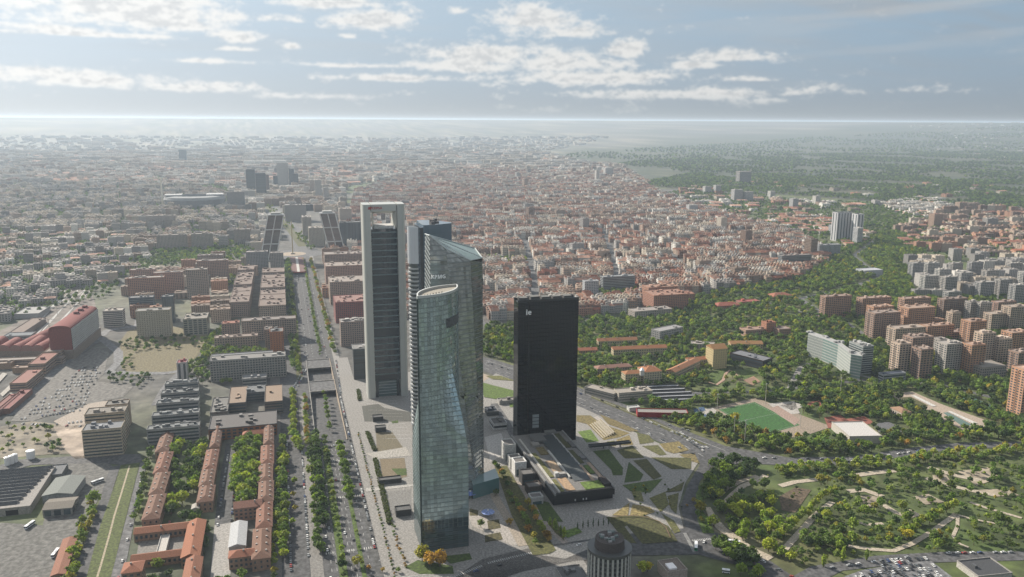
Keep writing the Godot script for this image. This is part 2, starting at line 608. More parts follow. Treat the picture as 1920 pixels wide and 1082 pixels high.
func ground_colour(p: Vector2) -> Color:
	var n := noise.get_noise_2d(p.x * 0.0016, p.y * 0.0016)
	var f := noise.get_noise_2d(p.x * 0.011 + 50.0, p.y * 0.011)
	var town := Color(0.105, 0.105, 0.10).lerp(Color(0.20, 0.185, 0.165), clampf(0.4 + f * 1.3, 0, 1))
	var green := Color(0.080, 0.122, 0.030).lerp(Color(0.150, 0.170, 0.055), clampf(0.4 + f * 1.2, 0, 1))
	var wob := Vector2(noise.get_noise_2d(p.x * 0.0011, p.y * 0.0011 + 9.0), noise.get_noise_2d(p.x * 0.0011 + 5.0, p.y * 0.0011)) * 900.0
	if inside(p + wob, FOREST) or inside(p, FOREST) and f < 0.1:
		return Color(0.045, 0.068, 0.026).lerp(Color(0.12, 0.115, 0.055), clampf(0.35 + f + n * 0.8, 0, 1))
	if inside(p, HILL) or inside(p, UNI):
		return green.lerp(Color(0.22, 0.18, 0.11), clampf(f * 1.2 - 0.15, 0, 0.35))
	if p.y > 7500.0:
		var field := Color(0.07, 0.085, 0.045).lerp(Color(0.34, 0.29, 0.20), clampf(0.42 + f * 1.8, 0, 1))
		return field.lerp(town, clampf(0.3 + n * 2.0, 0, 1))
	if p.y > 3600.0:
		return town.lerp(green, clampf(0.35 + n * 2.2 + f * 0.5, 0.0, 0.95))
	if p.x < -60.0 or p.y < 500.0:
		return town.lerp(green * 1.2, clampf(0.25 + n * 1.2 + f * 0.6, 0.0, 0.85))
	return town


func ground() -> void:
	var xs := []
	var ss := []
	for x in range(-1500, 2600, 70):
		xs.append(float(x))
	xs.append_array([24.0, 57.0])
	var step := 80.0
	var x := 2600.0
	while x < 45000.0:
		xs.append(x)
		x += step
		step *= 1.1
	step = 80.0
	x = -1580.0
	while x > -40000.0:
		xs.append(x)
		x -= step
		step *= 1.12
	for y in range(-400, 4000, 55):
		ss.append(float(y))
	ss.append_array([885.0, 1214.0])
	var y := 4000.0
	step = 60.0
	while y < 40000.0:
		ss.append(y)
		y += step
		step = minf(step * 1.06, 600.0)
	xs.sort()
	ss.sort()
	var cs := []
	var hs := []
	for q in ss:
		var row := []
		var up := []
		for p in xs:
			row.append(ground_colour(Vector2(p, q)))
			up.append(rise(Vector2(p, q)) - 0.3)
		cs.append(row)
		hs.append(up)
	var g := Geo.new()
	for j in ss.size() - 1:
		for i in xs.size() - 1:
			if xs[i + 1] - xs[i] < 0.5 or ss[j + 1] - ss[j] < 0.5 or PIT.has_point(Vector2((xs[i] + xs[i + 1]) / 2, (ss[j] + ss[j + 1]) / 2)):
				continue
			var k := g.v.size()
			g.quad(Vector3(xs[i], hs[j + 1][i], -ss[j + 1]), Vector3(xs[i + 1], hs[j + 1][i + 1], -ss[j + 1]), Vector3(xs[i + 1], hs[j][i + 1], -ss[j]), Vector3(xs[i], hs[j][i], -ss[j]), Color.WHITE)
			var cc := [cs[j + 1][i], cs[j + 1][i + 1], cs[j][i + 1], cs[j + 1][i], cs[j][i + 1], cs[j][i]]
			for q in 6:
				g.k[k + q] = cc[q]
	structure("ground", g, "ground")


const ROAD := Color(0.105, 0.105, 0.108)
const WALK := Color(0.34, 0.325, 0.305)
const SAND := Color(0.46, 0.37, 0.28)
const LAWN := Color(0.085, 0.135, 0.022)
const DRY := Color(0.24, 0.19, 0.075)
const OLIVE := Color(0.125, 0.125, 0.038)


func lane_lines(g: Geo, a: Vector2, b: Vector2, y: float, width := 0.35, dash := 0.0) -> void:
	var d := (b - a).normalized()
	var o := Vector2(-d.y, d.x) * width / 2
	var l := a.distance_to(b)
	var s := 0.0
	while s < l:
		var e := l if dash == 0.0 else minf(s + dash, l)
		var p := a + d * s
		var q := a + d * e
		g.quad(at(p + o, y), at(q + o, y), at(q - o, y), at(p - o, y), Color(0.62, 0.62, 0.6))
		s = e + dash * 1.6 + (0.01 if dash == 0.0 else 0.0)


func roads() -> void:
	# the wide road from behind the black tower down to the junction by the park, and its branches
	sheet("road", [Vector2(281.4, 1170.8), Vector2(314.7, 1110.7), Vector2(373, 989.7), Vector2(410.4, 900.2), Vector2(434.7, 819), Vector2(457.2, 761.7), Vector2(506.7, 715.3), Vector2(494.5, 697), Vector2(454.4, 713.3), Vector2(412, 714.8), Vector2(407.8, 741.5), Vector2(382, 820.8), Vector2(347.4, 910.7), Vector2(294.5, 1038.6), Vector2(263.7, 1097.1)], 0.0, ROAD * 1.25, "asphalt")
	sheet("road", [Vector2(417.4, 747.8), Vector2(442.1, 744.2), Vector2(404, 704.6), Vector2(383.9, 683.8), Vector2(353.5, 632.9), Vector2(342, 604.2), Vector2(348.4, 584.7), Vector2(322.6, 583), Vector2(328.8, 606.7), Vector2(342.2, 641.4), Vector2(371.5, 683.3), Vector2(405, 722.2)], 0.05, ROAD, "asphalt")
	sheet("road", [Vector2(109.8, 573), Vector2(143.5, 598.4), Vector2(188.8, 605.8), Vector2(236.4, 606), Vector2(280.5, 605.8), Vector2(329.7, 602.5), Vector2(349.8, 587.2), Vector2(366, 550.2), Vector2(373.7, 502), Vector2(349.6, 508.5), Vector2(341.2, 533.5), Vector2(316.9, 558.9), Vector2(265.2, 571), Vector2(215.8, 575.6), Vector2(169.5, 571.3), Vector2(132, 559.3)], 0.1, ROAD, "asphalt")
	sheet("road", [Vector2(494.5, 697), Vector2(506.7, 715.3), Vector2(574.6, 700.2), Vector2(660.5, 704.8), Vector2(715.9, 702.8), Vector2(788.1, 687), Vector2(774.9, 674.5), Vector2(701.5, 687.7), Vector2(645.3, 687.4), Vector2(559.9, 681.1)], 0.0, ROAD * 1.3, "asphalt")
	sheet("road", [Vector2(361.6, 505.3), Vector2(395.1, 519), Vector2(456.3, 519.7), Vector2(521.3, 509.4), Vector2(590.4, 490.9), Vector2(578.5, 480), Vector2(473.4, 503), Vector2(415.9, 506.8), Vector2(389.7, 497.7)], 0.0, ROAD * 1.3, "asphalt")
	ribbon("road", [Vector2(378, 993), Vector2(421.1, 941.2), Vector2(478.5, 935), Vector2(538, 930.5), Vector2(606.3, 912.6), Vector2(659.4, 919.4), Vector2(765.3, 925.5), Vector2(851.8, 883.4), Vector2(877.3, 819.5), Vector2(887.6, 764.8)], 9.0, 0.0, ROAD * 1.4, "asphalt")
	ribbon("road", [Vector2(640.2, 915.2), Vector2(712.1, 996.4), Vector2(811.2, 1057.9), Vector2(770.4, 954.7), Vector2(787.4, 909.9)], 8.0, 0.02, WALK, "asphalt")
	ribbon("road", [Vector2(944.8, 1239.8), Vector2(997.7, 1413.5), Vector2(1163.7, 1483.1), Vector2(1316.8, 1571.6), Vector2(1459.2, 1849.8), Vector2(1707.2, 2074.8)], 14.0, 0.0, ROAD * 1.8, "asphalt")
	ribbon("road", [Vector2(913.6, 1434.7), Vector2(926.6, 1309.7), Vector2(963.6, 1235), Vector2(919.2, 1095.2)], 9.0, 0.0, ROAD * 1.6, "asphalt")
	var g := Geo.new()
	for k in [[[Vector2(280.6, 1150.5), Vector2(367.7, 975.1), Vector2(427.8, 805.3), Vector2(450.3, 749.6)], 0.0], [[Vector2(274.8, 1126.6), Vector2(358.1, 949.1), Vector2(410.2, 796.7), Vector2(421.4, 732)], 9.0], [[Vector2(271, 1111.2), Vector2(351, 930), Vector2(395.8, 793.9), Vector2(410.5, 734.9)], 9.0]]:
		for i in k[0].size() - 1:
			lane_lines(g, k[0][i], k[0][i + 1], 0.06, 0.5, k[1])
	for k in [[Vector2(322.5, 594.5), Vector2(315.5, 563.7)], [Vector2(343.8, 579.2), Vector2(322.6, 581.1)]]:
		lane_lines(g, k[0], k[1], 0.16, 3.0, 0.6)
	for k in [[Vector2(111.2, 575.8), Vector2(141.2, 588.8)], [Vector2(146.1, 590.9), Vector2(186.3, 597.5)], [Vector2(191.1, 598), Vector2(203.8, 600)]]:
		lane_lines(g, k[0], k[1], 0.16, 3.0, 0.7)
	structure("road_markings", g, "paving")
	# planted strip between the carriageways of the wide road
	sheet("grass_verge", [Vector2(375.8, 957.4), Vector2(408.2, 879.1), Vector2(430.7, 797.9), Vector2(440.2, 766.2), Vector2(434.8, 770.8), Vector2(423.3, 796.5), Vector2(398.9, 873.9), Vector2(371.5, 949.9)], 0.05, OLIVE, "grass")
	sheet("grass_verge", [Vector2(369.4, 663), Vector2(345, 613.7), Vector2(337.7, 590.4), Vector2(347.6, 587.8), Vector2(360.4, 625.5), Vector2(370.3, 651), Vector2(378.6, 672.7)], 0.12, LAWN * 1.5, "grass", 0)
	sheet("pavement", [Vector2(261.3, 1087.3), Vector2(291.9, 1029.6), Vector2(281.1, 991.1), Vector2(252.2, 1049.6)], 0.0, SAND, "paving")
	sheet("pavement", [Vector2(187.8, 602.4), Vector2(240.1, 603.2), Vector2(237.1, 592.8), Vector2(208.5, 581), Vector2(187.4, 593.6)], 0.16, WALK * 1.1, "paving")


func avenue() -> void:
	var far := 2190.0
	sheet("road", rect(-21, 24, 330, far), 0.0, ROAD, "asphalt")
	sheet("road", rect(57, 63, 330, far), 0.0, ROAD * 1.05, "asphalt")
	sheet("road", rect(24, 57, 330, 885), 0.0, ROAD * 1.1, "asphalt")
	sheet("road", rect(24, 57, 1214, far), 0.0, ROAD, "asphalt")
	# the underpass: a ramp between walls, two bridges, the sunk road beyond
	var ramp := Geo.new()
	ramp.quad(Vector3(24, -6.5, -1064), Vector3(57, -6.5, -1064), Vector3(57, -0.02, -885), Vector3(24, -0.02, -885), ROAD)
	ramp.quad(Vector3(24, -6.5, -1214), Vector3(57, -6.5, -1214), Vector3(57, -6.5, -1064), Vector3(24, -6.5, -1064), ROAD)
	structure("road", ramp, "asphalt")
	var rw := Geo.new()
	rw.box(23.2, 24.0, -7, 1.1, -1214, -885, WALK * 1.1)
	rw.box(57.0, 57.8, -7, 1.1, -1214, -885, SAND)
	rw.box(24.0, 57.0, -7, 0.0, -1214.6, -1214, WALK)
	structure("underpass_wall", rw, "paving")
	for b in [[1063.0, 1108.0, "near"], [1170.0, 1213.8, "far"]]:
		var t := thing("road_bridge", "%s flat concrete road bridge crossing over the sunken avenue underpass" % b[2], "bridge", Vector2(40.5, (b[0] + b[1]) / 2), 0, "bridges over the underpass")
		var h: float = (b[1] - b[0]) / 2
		var g := Geo.new()
		g.box(-17.6, 17.6, -1.6, 0.12, -h, h, ROAD * 1.5)
		part("deck", g, "asphalt", t)
		for s in [-1, 1]:
			var p := Geo.new()
			p.box(-18, 18, 0.12, 1.2, s * (h - 0.6) - 0.4, s * (h - 0.6) + 0.4, PALE)
			part("parapet", p, "paving", t)
	# belts, medians and pavements
	sheet("pavement", rect(8, 18, 330, 1050), 0.12, WALK * 0.72, "paving", 0)
	sheet("pavement", rect(-27, -14, 330, far), 0.12, WALK * 0.55, "paving", 0)
	sheet("grass_median", rect(29.5, 36, 330, 875), 0.12, LAWN * 1.3, "grass", 0)
	sheet("grass_median", rect(46.5, 50, 330, 880), 0.12, LAWN * 1.2, "grass", 0)
	sheet("grass_median", rect(44, 49, 1320, 2100), 0.12, LAWN * 1.5, "grass", 0)
	sheet("grass_median", rect(8, 17, 1120, 2100), 0.12, OLIVE, "grass", 0)
	sheet("pavement", rect(63, 84, 330, 1216), 0.12, WALK * 0.95, "paving")
	sheet("pavement", rect(63, 72, 1216, far), 0.12, WALK, "paving")
	sheet("pavement", rect(84, 222, 540, 1120), 0.1, Color(0.33, 0.315, 0.295), "paving")
	var g := Geo.new()
	for x in [24.2, 28.2, 39.5, 43.0, 54.0]:
		lane_lines(g, Vector2(x, 350), Vector2(x, 880), 0.06, 0.3, 5.0)
	for s in [640.0, 742.0, 830.0]:
		for x in [21.0, 38.0, 52.0]:
			lane_lines(g, Vector2(x, s), Vector2(x + 7.5, s), 0.065, 3.5, 0.7)
	for x in [26.0, 34.0, 54.0]:
		lane_lines(g, Vector2(x, 1230), Vector2(x, 2100), 0.06, 0.4, 6.0)
	structure("road_markings", g, "paving")
	# the round plaza with its obelisk
	var ring := []
	for i in 40:
		ring.append(Vector2(22, 2235) + Vector2(cos(TAU * i / 40), sin(TAU * i / 40)) * 78.0)
	sheet("road", ring, 0.1, ROAD * 1.6, "asphalt")
	var mid := []
	for i in 40:
		mid.append(Vector2(22, 2235) + Vector2(cos(TAU * i / 40), sin(TAU * i / 40)) * 34.0)
	sheet("plaza_island", mid, 0.2, SAND, "paving")
	var ob := thing("obelisk", "slender tall golden column standing in the round plaza between leaning towers", "obelisk", Vector2(22, 2235))
	var og := Geo.new()
	og.tube(Vector3(0, 0, 0), Vector3(0, 88, 0), 1.3, 0.9, 12, Color(0.4, 0.33, 0.18))
	part("shaft", og, "metal", ob)
	var ogb := Geo.new()
	ogb.box(-5, 5, 0, 3, -5, 5, PALE)
	part("base", ogb, "paving", ob)
	ribbon("road", [Vector2(59.2, 2284.4), Vector2(28.7, 2722.8), Vector2(-17, 3167), Vector2(-65, 3671), Vector2(-150, 4496), Vector2(-273, 5448)], 60.0, 0.05, ROAD * 1.5, "asphalt")
	ribbon("grass_median", [Vector2(51.7, 2365.6), Vector2(23.7, 2723.9), Vector2(-23, 3168), Vector2(-72, 3672), Vector2(-155, 4497)], 24.0, 0.15, OLIVE, "grass", 0)
	# the red roofed tunnel mouth on the avenue before the plaza
	var tun := thing("tunnel_mouth", "long low red roofed tunnel mouth with white stripe before the round plaza", "tunnel", Vector2(30, 2040))
	var tg := Geo.new()
	tg.box(-17, 17, 0, 5, -110, 110, Color(0.16, 0.05, 0.045), Color(0.20, 0.10, 0.09))
	part("canopy", tg, "roof", tun)
	var tw := Geo.new()
	tw.box(-3, 3, 5.0, 5.4, -108, 108, WHITE)
	part("white_stripe", tw, "roof", tun)
	var tf := Geo.new()
	tf.box(-15, 15, 0.2, 3.6, 110, 110.4, Color(0.02, 0.02, 0.02))
	part("opening", tf, "wall", tun)
	var tb := Geo.new()
	tb.box(-17, 17, 3.7, 6.2, 110, 111, Color(0.33, 0.06, 0.05))
	part("red_fascia", tb, "wall", tun)


func caleido_gardens() -> void:
	# pale paving with slanting beds round the black tower
	sheet("pavement", [Vector2(279.5, 1082.6), Vector2(348.8, 914.4), Vector2(407.9, 729.9), Vector2(370.6, 687.3), Vector2(340.3, 641.9), Vector2(325.2, 601.7), Vector2(261.2, 607), Vector2(192.1, 601.3), Vector2(188.4, 796.7), Vector2(252.2, 1049.6)], 0.05, Color(0.36, 0.345, 0.32), "paving")
	var beds := [
		[LAWN * 1.6, [Vector2(315.6, 839.5), Vector2(329.3, 841.5), Vector2(326.4, 812.9), Vector2(314.2, 812.1)]],
		[DRY * 0.9, [Vector2(332.5, 890.4), Vector2(345.8, 886.9), Vector2(347.3, 868.8), Vector2(337, 861.5), Vector2(326.6, 874.2)]],
		[DRY, [Vector2(336.3, 859.8), Vector2(347.8, 867.7), Vector2(356, 844), Vector2(366.7, 826), Vector2(353.8, 818.9), Vector2(336.4, 816)]],
		[DRY * 0.8, [Vector2(361.4, 882.8), Vector2(370.4, 862.7), Vector2(380.4, 831), Vector2(371, 832.2), Vector2(359, 855.7)]],
		[OLIVE, [Vector2(379, 818.5), Vector2(387.5, 810), Vector2(385.1, 793.4), Vector2(370, 792.1)]],
		[DRY * 1.1, [Vector2(348.8, 807), Vector2(365.2, 815), Vector2(359.3, 792.2), Vector2(347, 794.2)]],
		[OLIVE * 1.3, [Vector2(335.9, 804.7), Vector2(343.3, 805.2), Vector2(340.2, 793.3), Vector2(332.8, 794.4)]],
		[OLIVE, [Vector2(369.7, 781.5), Vector2(384.8, 779.9), Vector2(382.7, 758.2), Vector2(375.9, 757.8)]],
		[DRY, [Vector2(390.8, 782.2), Vector2(410.7, 783.3), Vector2(410.1, 762.3), Vector2(393.6, 758.7), Vector2(389.1, 765.6)]],
		[DRY * 0.9, [Vector2(397.8, 749.7), Vector2(412.6, 749.5), Vector2(406.2, 727.9), Vector2(401.5, 734.2)]],
		[LAWN * 0.7, [Vector2(312, 779.9), Vector2(327.5, 780), Vector2(323.5, 737.6), Vector2(312.8, 736.6)]],  # lawn tint darkened for the shade this bed lies in
		[LAWN * 0.7, [Vector2(312.2, 733.4), Vector2(321.7, 731.5), Vector2(317.1, 720.6), Vector2(309, 722.1)]],
		[OLIVE * 0.8, [Vector2(338.4, 778.3), Vector2(356.2, 785.1), Vector2(355.2, 756.6), Vector2(338.2, 759.6)]],
		[OLIVE * 0.7, [Vector2(343.6, 745.9), Vector2(356.6, 746.1), Vector2(353.3, 709.7), Vector2(344.1, 705.6)]],
		[LAWN * 0.7, [Vector2(335.3, 742.5), Vector2(336.7, 715.4), Vector2(329.1, 705), Vector2(315, 704.9)]],
		[OLIVE * 0.8, [Vector2(367.8, 748.9), Vector2(401, 739.3), Vector2(389.8, 718.2), Vector2(373.8, 721.8)]],
		[LAWN * 0.9, [Vector2(310.8, 695.9), Vector2(347.9, 698.8), Vector2(326.6, 677.6), Vector2(312.8, 683.7)]],
		[OLIVE * 1.4, [Vector2(311.4, 680.5), Vector2(318.9, 679.1), Vector2(313, 660.6), Vector2(307.8, 666)]],
		[OLIVE * 1.2, [Vector2(322.7, 662.7), Vector2(339.7, 669.9), Vector2(332.7, 649.1), Vector2(321, 638.9)]],
		[DRY * 1.2, [Vector2(276.3, 642.1), Vector2(297.3, 658), Vector2(287.4, 638.1)]],
		[DRY * 1.25, [Vector2(290.8, 635.6), Vector2(301.2, 654.1), Vector2(311.9, 645.7), Vector2(312.3, 637.9), Vector2(295.9, 633.2)]],
		[OLIVE * 0.8, [Vector2(342.8, 672.7), Vector2(368.1, 687), Vector2(357.6, 671.8)]],
		[OLIVE, [Vector2(339.9, 661.6), Vector2(351.1, 664.5), Vector2(332.9, 632.4), Vector2(332.4, 640.8)]],
		[OLIVE * 0.7, [Vector2(270.8, 634.1), Vector2(287.5, 632.5), Vector2(301.1, 628.1), Vector2(309.2, 609.4), Vector2(305.6, 587.7), Vector2(280.5, 590.9), Vector2(280.6, 618.1), Vector2(278.2, 617), Vector2(277, 592.7), Vector2(270.2, 595.5)]],
		[OLIVE, [Vector2(319, 629.1), Vector2(322.8, 616), Vector2(320, 600.1), Vector2(314.4, 598.6)]],
		[OLIVE, [Vector2(197.9, 752.3), Vector2(208.3, 752.2), Vector2(203.8, 607.9), Vector2(198.1, 604.8), Vector2(186.8, 605.6), Vector2(188.3, 665.6)]],
		[LAWN * 0.8, [Vector2(215.9, 685.4), Vector2(225.3, 677.8), Vector2(225.9, 645), Vector2(212.4, 649.7)]],
		[LAWN * 1.5, [Vector2(221.1, 623.6), Vector2(234.6, 626.9), Vector2(235.7, 619.2), Vector2(222.6, 614)]],
		[OLIVE * 1.2, [Vector2(214, 643.1), Vector2(221.7, 643.6), Vector2(217.3, 612.5), Vector2(214.4, 625.4)]],
		[LAWN * 1.3, [Vector2(251.9, 1039.6), Vector2(261.6, 1024.9), Vector2(283.9, 995.4), Vector2(275.8, 966.5), Vector2(261.1, 973.1), Vector2(243.2, 988.9)]],
		[OLIVE * 1.3, [Vector2(265.4, 1071), Vector2(282.1, 1066.6), Vector2(292.9, 1044.5), Vector2(269.7, 1056.9)]],
		[LAWN * 1.5, [Vector2(266.2, 958.2), Vector2(274, 958.8), Vector2(269.1, 941.5), Vector2(262.1, 943.4)]],
	]
	for b in beds:
		var mid := Vector2.ZERO
		for q in b[1]:
			mid += q / b[1].size()
		var wide := []
		for q in b[1]:
			wide.append(mid + (q - mid) * 1.22)
		sheet("planting_bed", wide, 0.25 + 0.01 * beds.find(b), b[0] * 1.25, "grass", 0)
	# stepped terraces of the dry bank
	var g := Geo.new()
	var a: Array = [Vector2(335.6, 860), Vector2(334.7, 815.6)]
	for i in 6:
		var o := Vector2(3.2, 1.6) * i
		var d: Vector2 = (a[1] - a[0]).normalized()
		var q := Vector2(-d.y, d.x)
		var p0: Vector2 = a[0] + o
		var p1: Vector2 = a[1] + o
		g.prism([Vector2(p0.x, -p0.y), Vector2(p1.x, -p1.y), Vector2(p1.x + q.x, -p1.y - q.y), Vector2(p0.x + q.x, -p0.y - q.y)], 0.0, 0.8 + i * 0.55, Color(0.55, 0.5, 0.4))
	structure("terrace_step", g, "paving")
	sheet("pavement", [Vector2(349.1, 882.2), Vector2(354.8, 883.6), Vector2(357.4, 851.6), Vector2(352.1, 846.8)], 0.3, Color(0.52, 0.47, 0.43), "paving", 0)
	# the curved wall round the crescent garden and the dark footbridge
	ribbon("garden_wall", [Vector2(270.6, 635.2), Vector2(280.1, 636.3), Vector2(291.9, 633.7), Vector2(302.3, 627.8), Vector2(309.3, 617.6), Vector2(310.1, 605.9), Vector2(306.1, 588.7)], 1.0, 1.6, Color(0.2, 0.13, 0.08), "paving", 0)
	var br := thing("footbridge", "dark slender footbridge from the black podium to the dry gardens", "bridge", ([Vector2(332, 789.2), Vector2(333.4, 788.8)] as Array)[0])
	var ends: Array = [Vector2(308.5, 788.8), Vector2(357, 788.8)]
	br.rotation.y = atan2(ends[1].y - ends[0].y, ends[1].x - ends[0].x)
	var bl: float = ends[0].distance_to(ends[1]) / 2
	var bg := Geo.new()
	bg.box(-bl, bl, 3.2, 4.6, -2.4, 2.4, DARK * 0.5, DARK)
	part("deck", bg, "wall", br)
	for s in [-1, 1]:
		var r := Geo.new()
		r.box(-bl, bl, 4.6, 5.8, s * 2.3 - 0.15, s * 2.3 + 0.15, DARK * 0.6)
		part("rail", r, "wall", br)
	for s in [-0.3, 0.5]:
		var r := Geo.new()
		r.box(bl * s - 0.5, bl * s + 0.5, 0, 3.2, -0.8, 0.8, DARK)
		part("pier", r, "wall", br)


func park_ground() -> void:
	# sports ground
	sheet("pavement", [Vector2(500.5, 876.5), Vector2(578.4, 895.7), Vector2(608.3, 782), Vector2(552, 762.5), Vector2(516.8, 771.8)], 0.02, SAND * 0.8, "paving")
	sheet("football_pitch", [Vector2(508.6, 868.4), Vector2(567.3, 881.5), Vector2(575, 796.1), Vector2(515.8, 778.7)], 0.1, Color(0.05, 0.17, 0.03), "grass")
	var g := Geo.new()
	var c: Array = [Vector2(510.5, 867.9), Vector2(564.5, 878.1), Vector2(571.9, 796.9), Vector2(519.1, 782.9)]
	for i in 4:
		lane_lines(g, c[i], c[(i + 1) % 4], 0.15, 0.25)
	lane_lines(g, (c[0] + c[3]) / 2, (c[1] + c[2]) / 2, 0.15, 0.25)
	structure("pitch_markings", g, "paving")
	for q in [[Vector2(580.4, 871.8), Vector2(619.2, 872.1), Vector2(598.8, 830.9), Vector2(576.5, 831)], [Vector2(591.1, 861.7), Vector2(616.5, 868), Vector2(622.3, 851), Vector2(595.7, 842.8)]]:
		sheet("sports_court", q, 0.12, PALE * 1.1, "paving")
	for q in [[Vector2(628.2, 862.3), Vector2(652.8, 866.5), Vector2(641.8, 848.4), Vector2(625.6, 850.1)], [Vector2(618.1, 810.3), Vector2(642.9, 813.3), Vector2(637.9, 782), Vector2(600.5, 778.4)], [Vector2(633.3, 799.2), Vector2(668.3, 801.8), Vector2(665.5, 779.3), Vector2(632.1, 774.5)]]:
		sheet("sports_court", q, 0.12, Color(0.33, 0.11, 0.075), "paving")
	sheet("pavement", [Vector2(571.1, 854.3), Vector2(587.9, 862.6), Vector2(585.8, 811.8), Vector2(567.8, 795.9)], 0.14, Color(0.42, 0.3, 0.24), "paving")
	sheet("sports_court", [Vector2(659.4, 776.3), Vector2(684, 778.9), Vector2(683.8, 743.4), Vector2(649.4, 752.5)], 0.12, Color(0.16, 0.16, 0.165), "paving")
	sheet("pavement", [Vector2(759.9, 865.7), Vector2(793.3, 865.4), Vector2(793.1, 813.8), Vector2(802.1, 747.8), Vector2(784.6, 734.3), Vector2(750.1, 730.2), Vector2(752.1, 779.8), Vector2(747.6, 836.3)], 0.1, Color(0.5, 0.40, 0.32), "paving")
	sheet("lawn", [Vector2(759.6, 849.2), Vector2(775.9, 847.7), Vector2(772.9, 814), Vector2(750.9, 809.6)], 0.15, OLIVE, "grass")
	for q in [[Vector2(778.6, 850.8), Vector2(784.4, 850.4), Vector2(780.9, 809.3), Vector2(774.1, 808.6)], [Vector2(779, 789.7), Vector2(783.8, 788.4), Vector2(782.7, 746.1), Vector2(775.6, 744.8)]]:
		sheet("terrace_edge", q, 0.6, WHITE * 1.1, "paving")
	sheet("pool_water", [Vector2(770.5, 787), Vector2(777.9, 787.5), Vector2(773, 744.1), Vector2(757.1, 741.6)], 0.3, Color(0.06, 0.11, 0.09), "water")
	sheet("canal_water", [Vector2(831.9, 846.8), Vector2(852.6, 819.4), Vector2(848.3, 752.1), Vector2(840.5, 744.7), Vector2(836.8, 807.6), Vector2(826.1, 842.8)], 0.1, Color(0.09, 0.15, 0.13), "water")
	sheet("sports_court", [Vector2(478.5, 876.3), Vector2(505.7, 875.1), Vector2(500.3, 847.2), Vector2(468.7, 844.2)], 0.12, PALE, "paving")
	for q in [[Vector2(479.2, 878.5), Vector2(485.1, 879.4), Vector2(481.4, 865.5), Vector2(474.7, 864.8)], [Vector2(487.5, 881.3), Vector2(495.6, 881.7), Vector2(491.4, 868.8), Vector2(483.7, 867.4)], [Vector2(477.2, 856), Vector2(485.1, 857.2), Vector2(482.1, 845.2), Vector2(474.6, 844.3)], [Vector2(487.5, 859), Vector2(495.6, 859.8), Vector2(492.7, 848.1), Vector2(484.6, 846.4)]]:
		sheet("padel_court", q, 0.2, Color(0.06, 0.12, 0.22), "paving")
	# park paths
	for q in [
		[[Vector2(445.2, 548.2), Vector2(446.5, 538.5), Vector2(459.6, 530), Vector2(477.1, 522.3), Vector2(501.1, 528.5), Vector2(533.3, 541.6), Vector2(579.1, 562.9)], 5.0], [[Vector2(578.2, 560.5), Vector2(562.2, 543.9), Vector2(544.5, 530), Vector2(539.6, 518.2), Vector2(542, 510.6)], 3.0],
		[[Vector2(576.5, 565), Vector2(584.9, 552), Vector2(598.7, 539.2)], 3.0], [[Vector2(384.6, 543.8), Vector2(404.9, 559), Vector2(434.4, 580.6), Vector2(449.4, 592.2), Vector2(484.5, 613.2)], 6.0],
		[[Vector2(381.6, 633.6), Vector2(401, 650.1), Vector2(421.8, 665.9), Vector2(449, 676.1), Vector2(457.3, 682.1)], 7.0], [[Vector2(385.9, 651.2), Vector2(402.3, 664.9), Vector2(422.9, 675), Vector2(448.6, 682.8)], 6.0],
		[[Vector2(364, 634.1), Vector2(359.5, 613.6), Vector2(357.6, 593.6), Vector2(361.3, 573.1), Vector2(361.7, 559), Vector2(365.6, 548.9), Vector2(370.9, 537.5)], 9.0],
		[[Vector2(457, 656.5), Vector2(476.4, 660.8), Vector2(509.6, 660)], 7.0], [[Vector2(514, 629), Vector2(531.1, 627.5), Vector2(538.6, 610.5)], 8.0], [[Vector2(539.7, 658.6), Vector2(568.8, 659.2), Vector2(592.2, 658.1)], 8.0],
		[[Vector2(631.7, 656.2), Vector2(639, 640.5), Vector2(646, 628.7), Vector2(659.3, 615.3)], 8.0], [[Vector2(609.6, 635.1), Vector2(615.7, 620.5), Vector2(629.5, 601.3), Vector2(645.1, 585)], 7.0], [[Vector2(527, 596.2), Vector2(527.7, 579.4), Vector2(534.4, 566.9)], 6.0],
		[[Vector2(610.2, 579.7), Vector2(614.7, 567.2), Vector2(622.7, 554), Vector2(630.5, 541.2)], 4.0], [[Vector2(479.5, 576.3), Vector2(486.1, 566.8), Vector2(501.6, 565.2)], 4.0],
	]:
		ribbon("path", q[0], q[1], 0.12, Color(0.56, 0.48, 0.38), "paving")
	for q in [[Vector2(620.9, 638.7), Vector2(636.5, 637.8), Vector2(627.1, 620.7), Vector2(611.5, 626.5)], [Vector2(529.4, 576.2), Vector2(544.3, 581.8), Vector2(547.5, 568.7), Vector2(532, 567.5)], [Vector2(512.6, 617.4), Vector2(528.2, 616.2), Vector2(536.6, 608), Vector2(511.2, 594.8)], [Vector2(565.9, 603.2), Vector2(585, 604), Vector2(587, 585.9), Vector2(565.8, 585.9)], [Vector2(653.5, 640.1), Vector2(692.3, 640.1), Vector2(688, 617.5), Vector2(644.3, 606.6)], [Vector2(637, 599.3), Vector2(667.3, 594.3), Vector2(667.5, 579), Vector2(642.7, 582.7)]]:
		sheet("bare_earth", q, 0.08, Color(0.50, 0.42, 0.32), "ground", 0)
	sheet("lawn", [Vector2(476.2, 572), Vector2(499.9, 563.1), Vector2(523.2, 567.2), Vector2(524.6, 553.9), Vector2(498.3, 541.2), Vector2(477.2, 542), Vector2(472.2, 557.9)], 0.08, LAWN * 0.9, "grass", 0)
	sheet("lawn", [Vector2(502.2, 523.6), Vector2(573, 556.5), Vector2(561.3, 544.1), Vector2(543, 529.2), Vector2(537.2, 514.2), Vector2(518.5, 514.6)], 0.08, LAWN, "grass", 0)
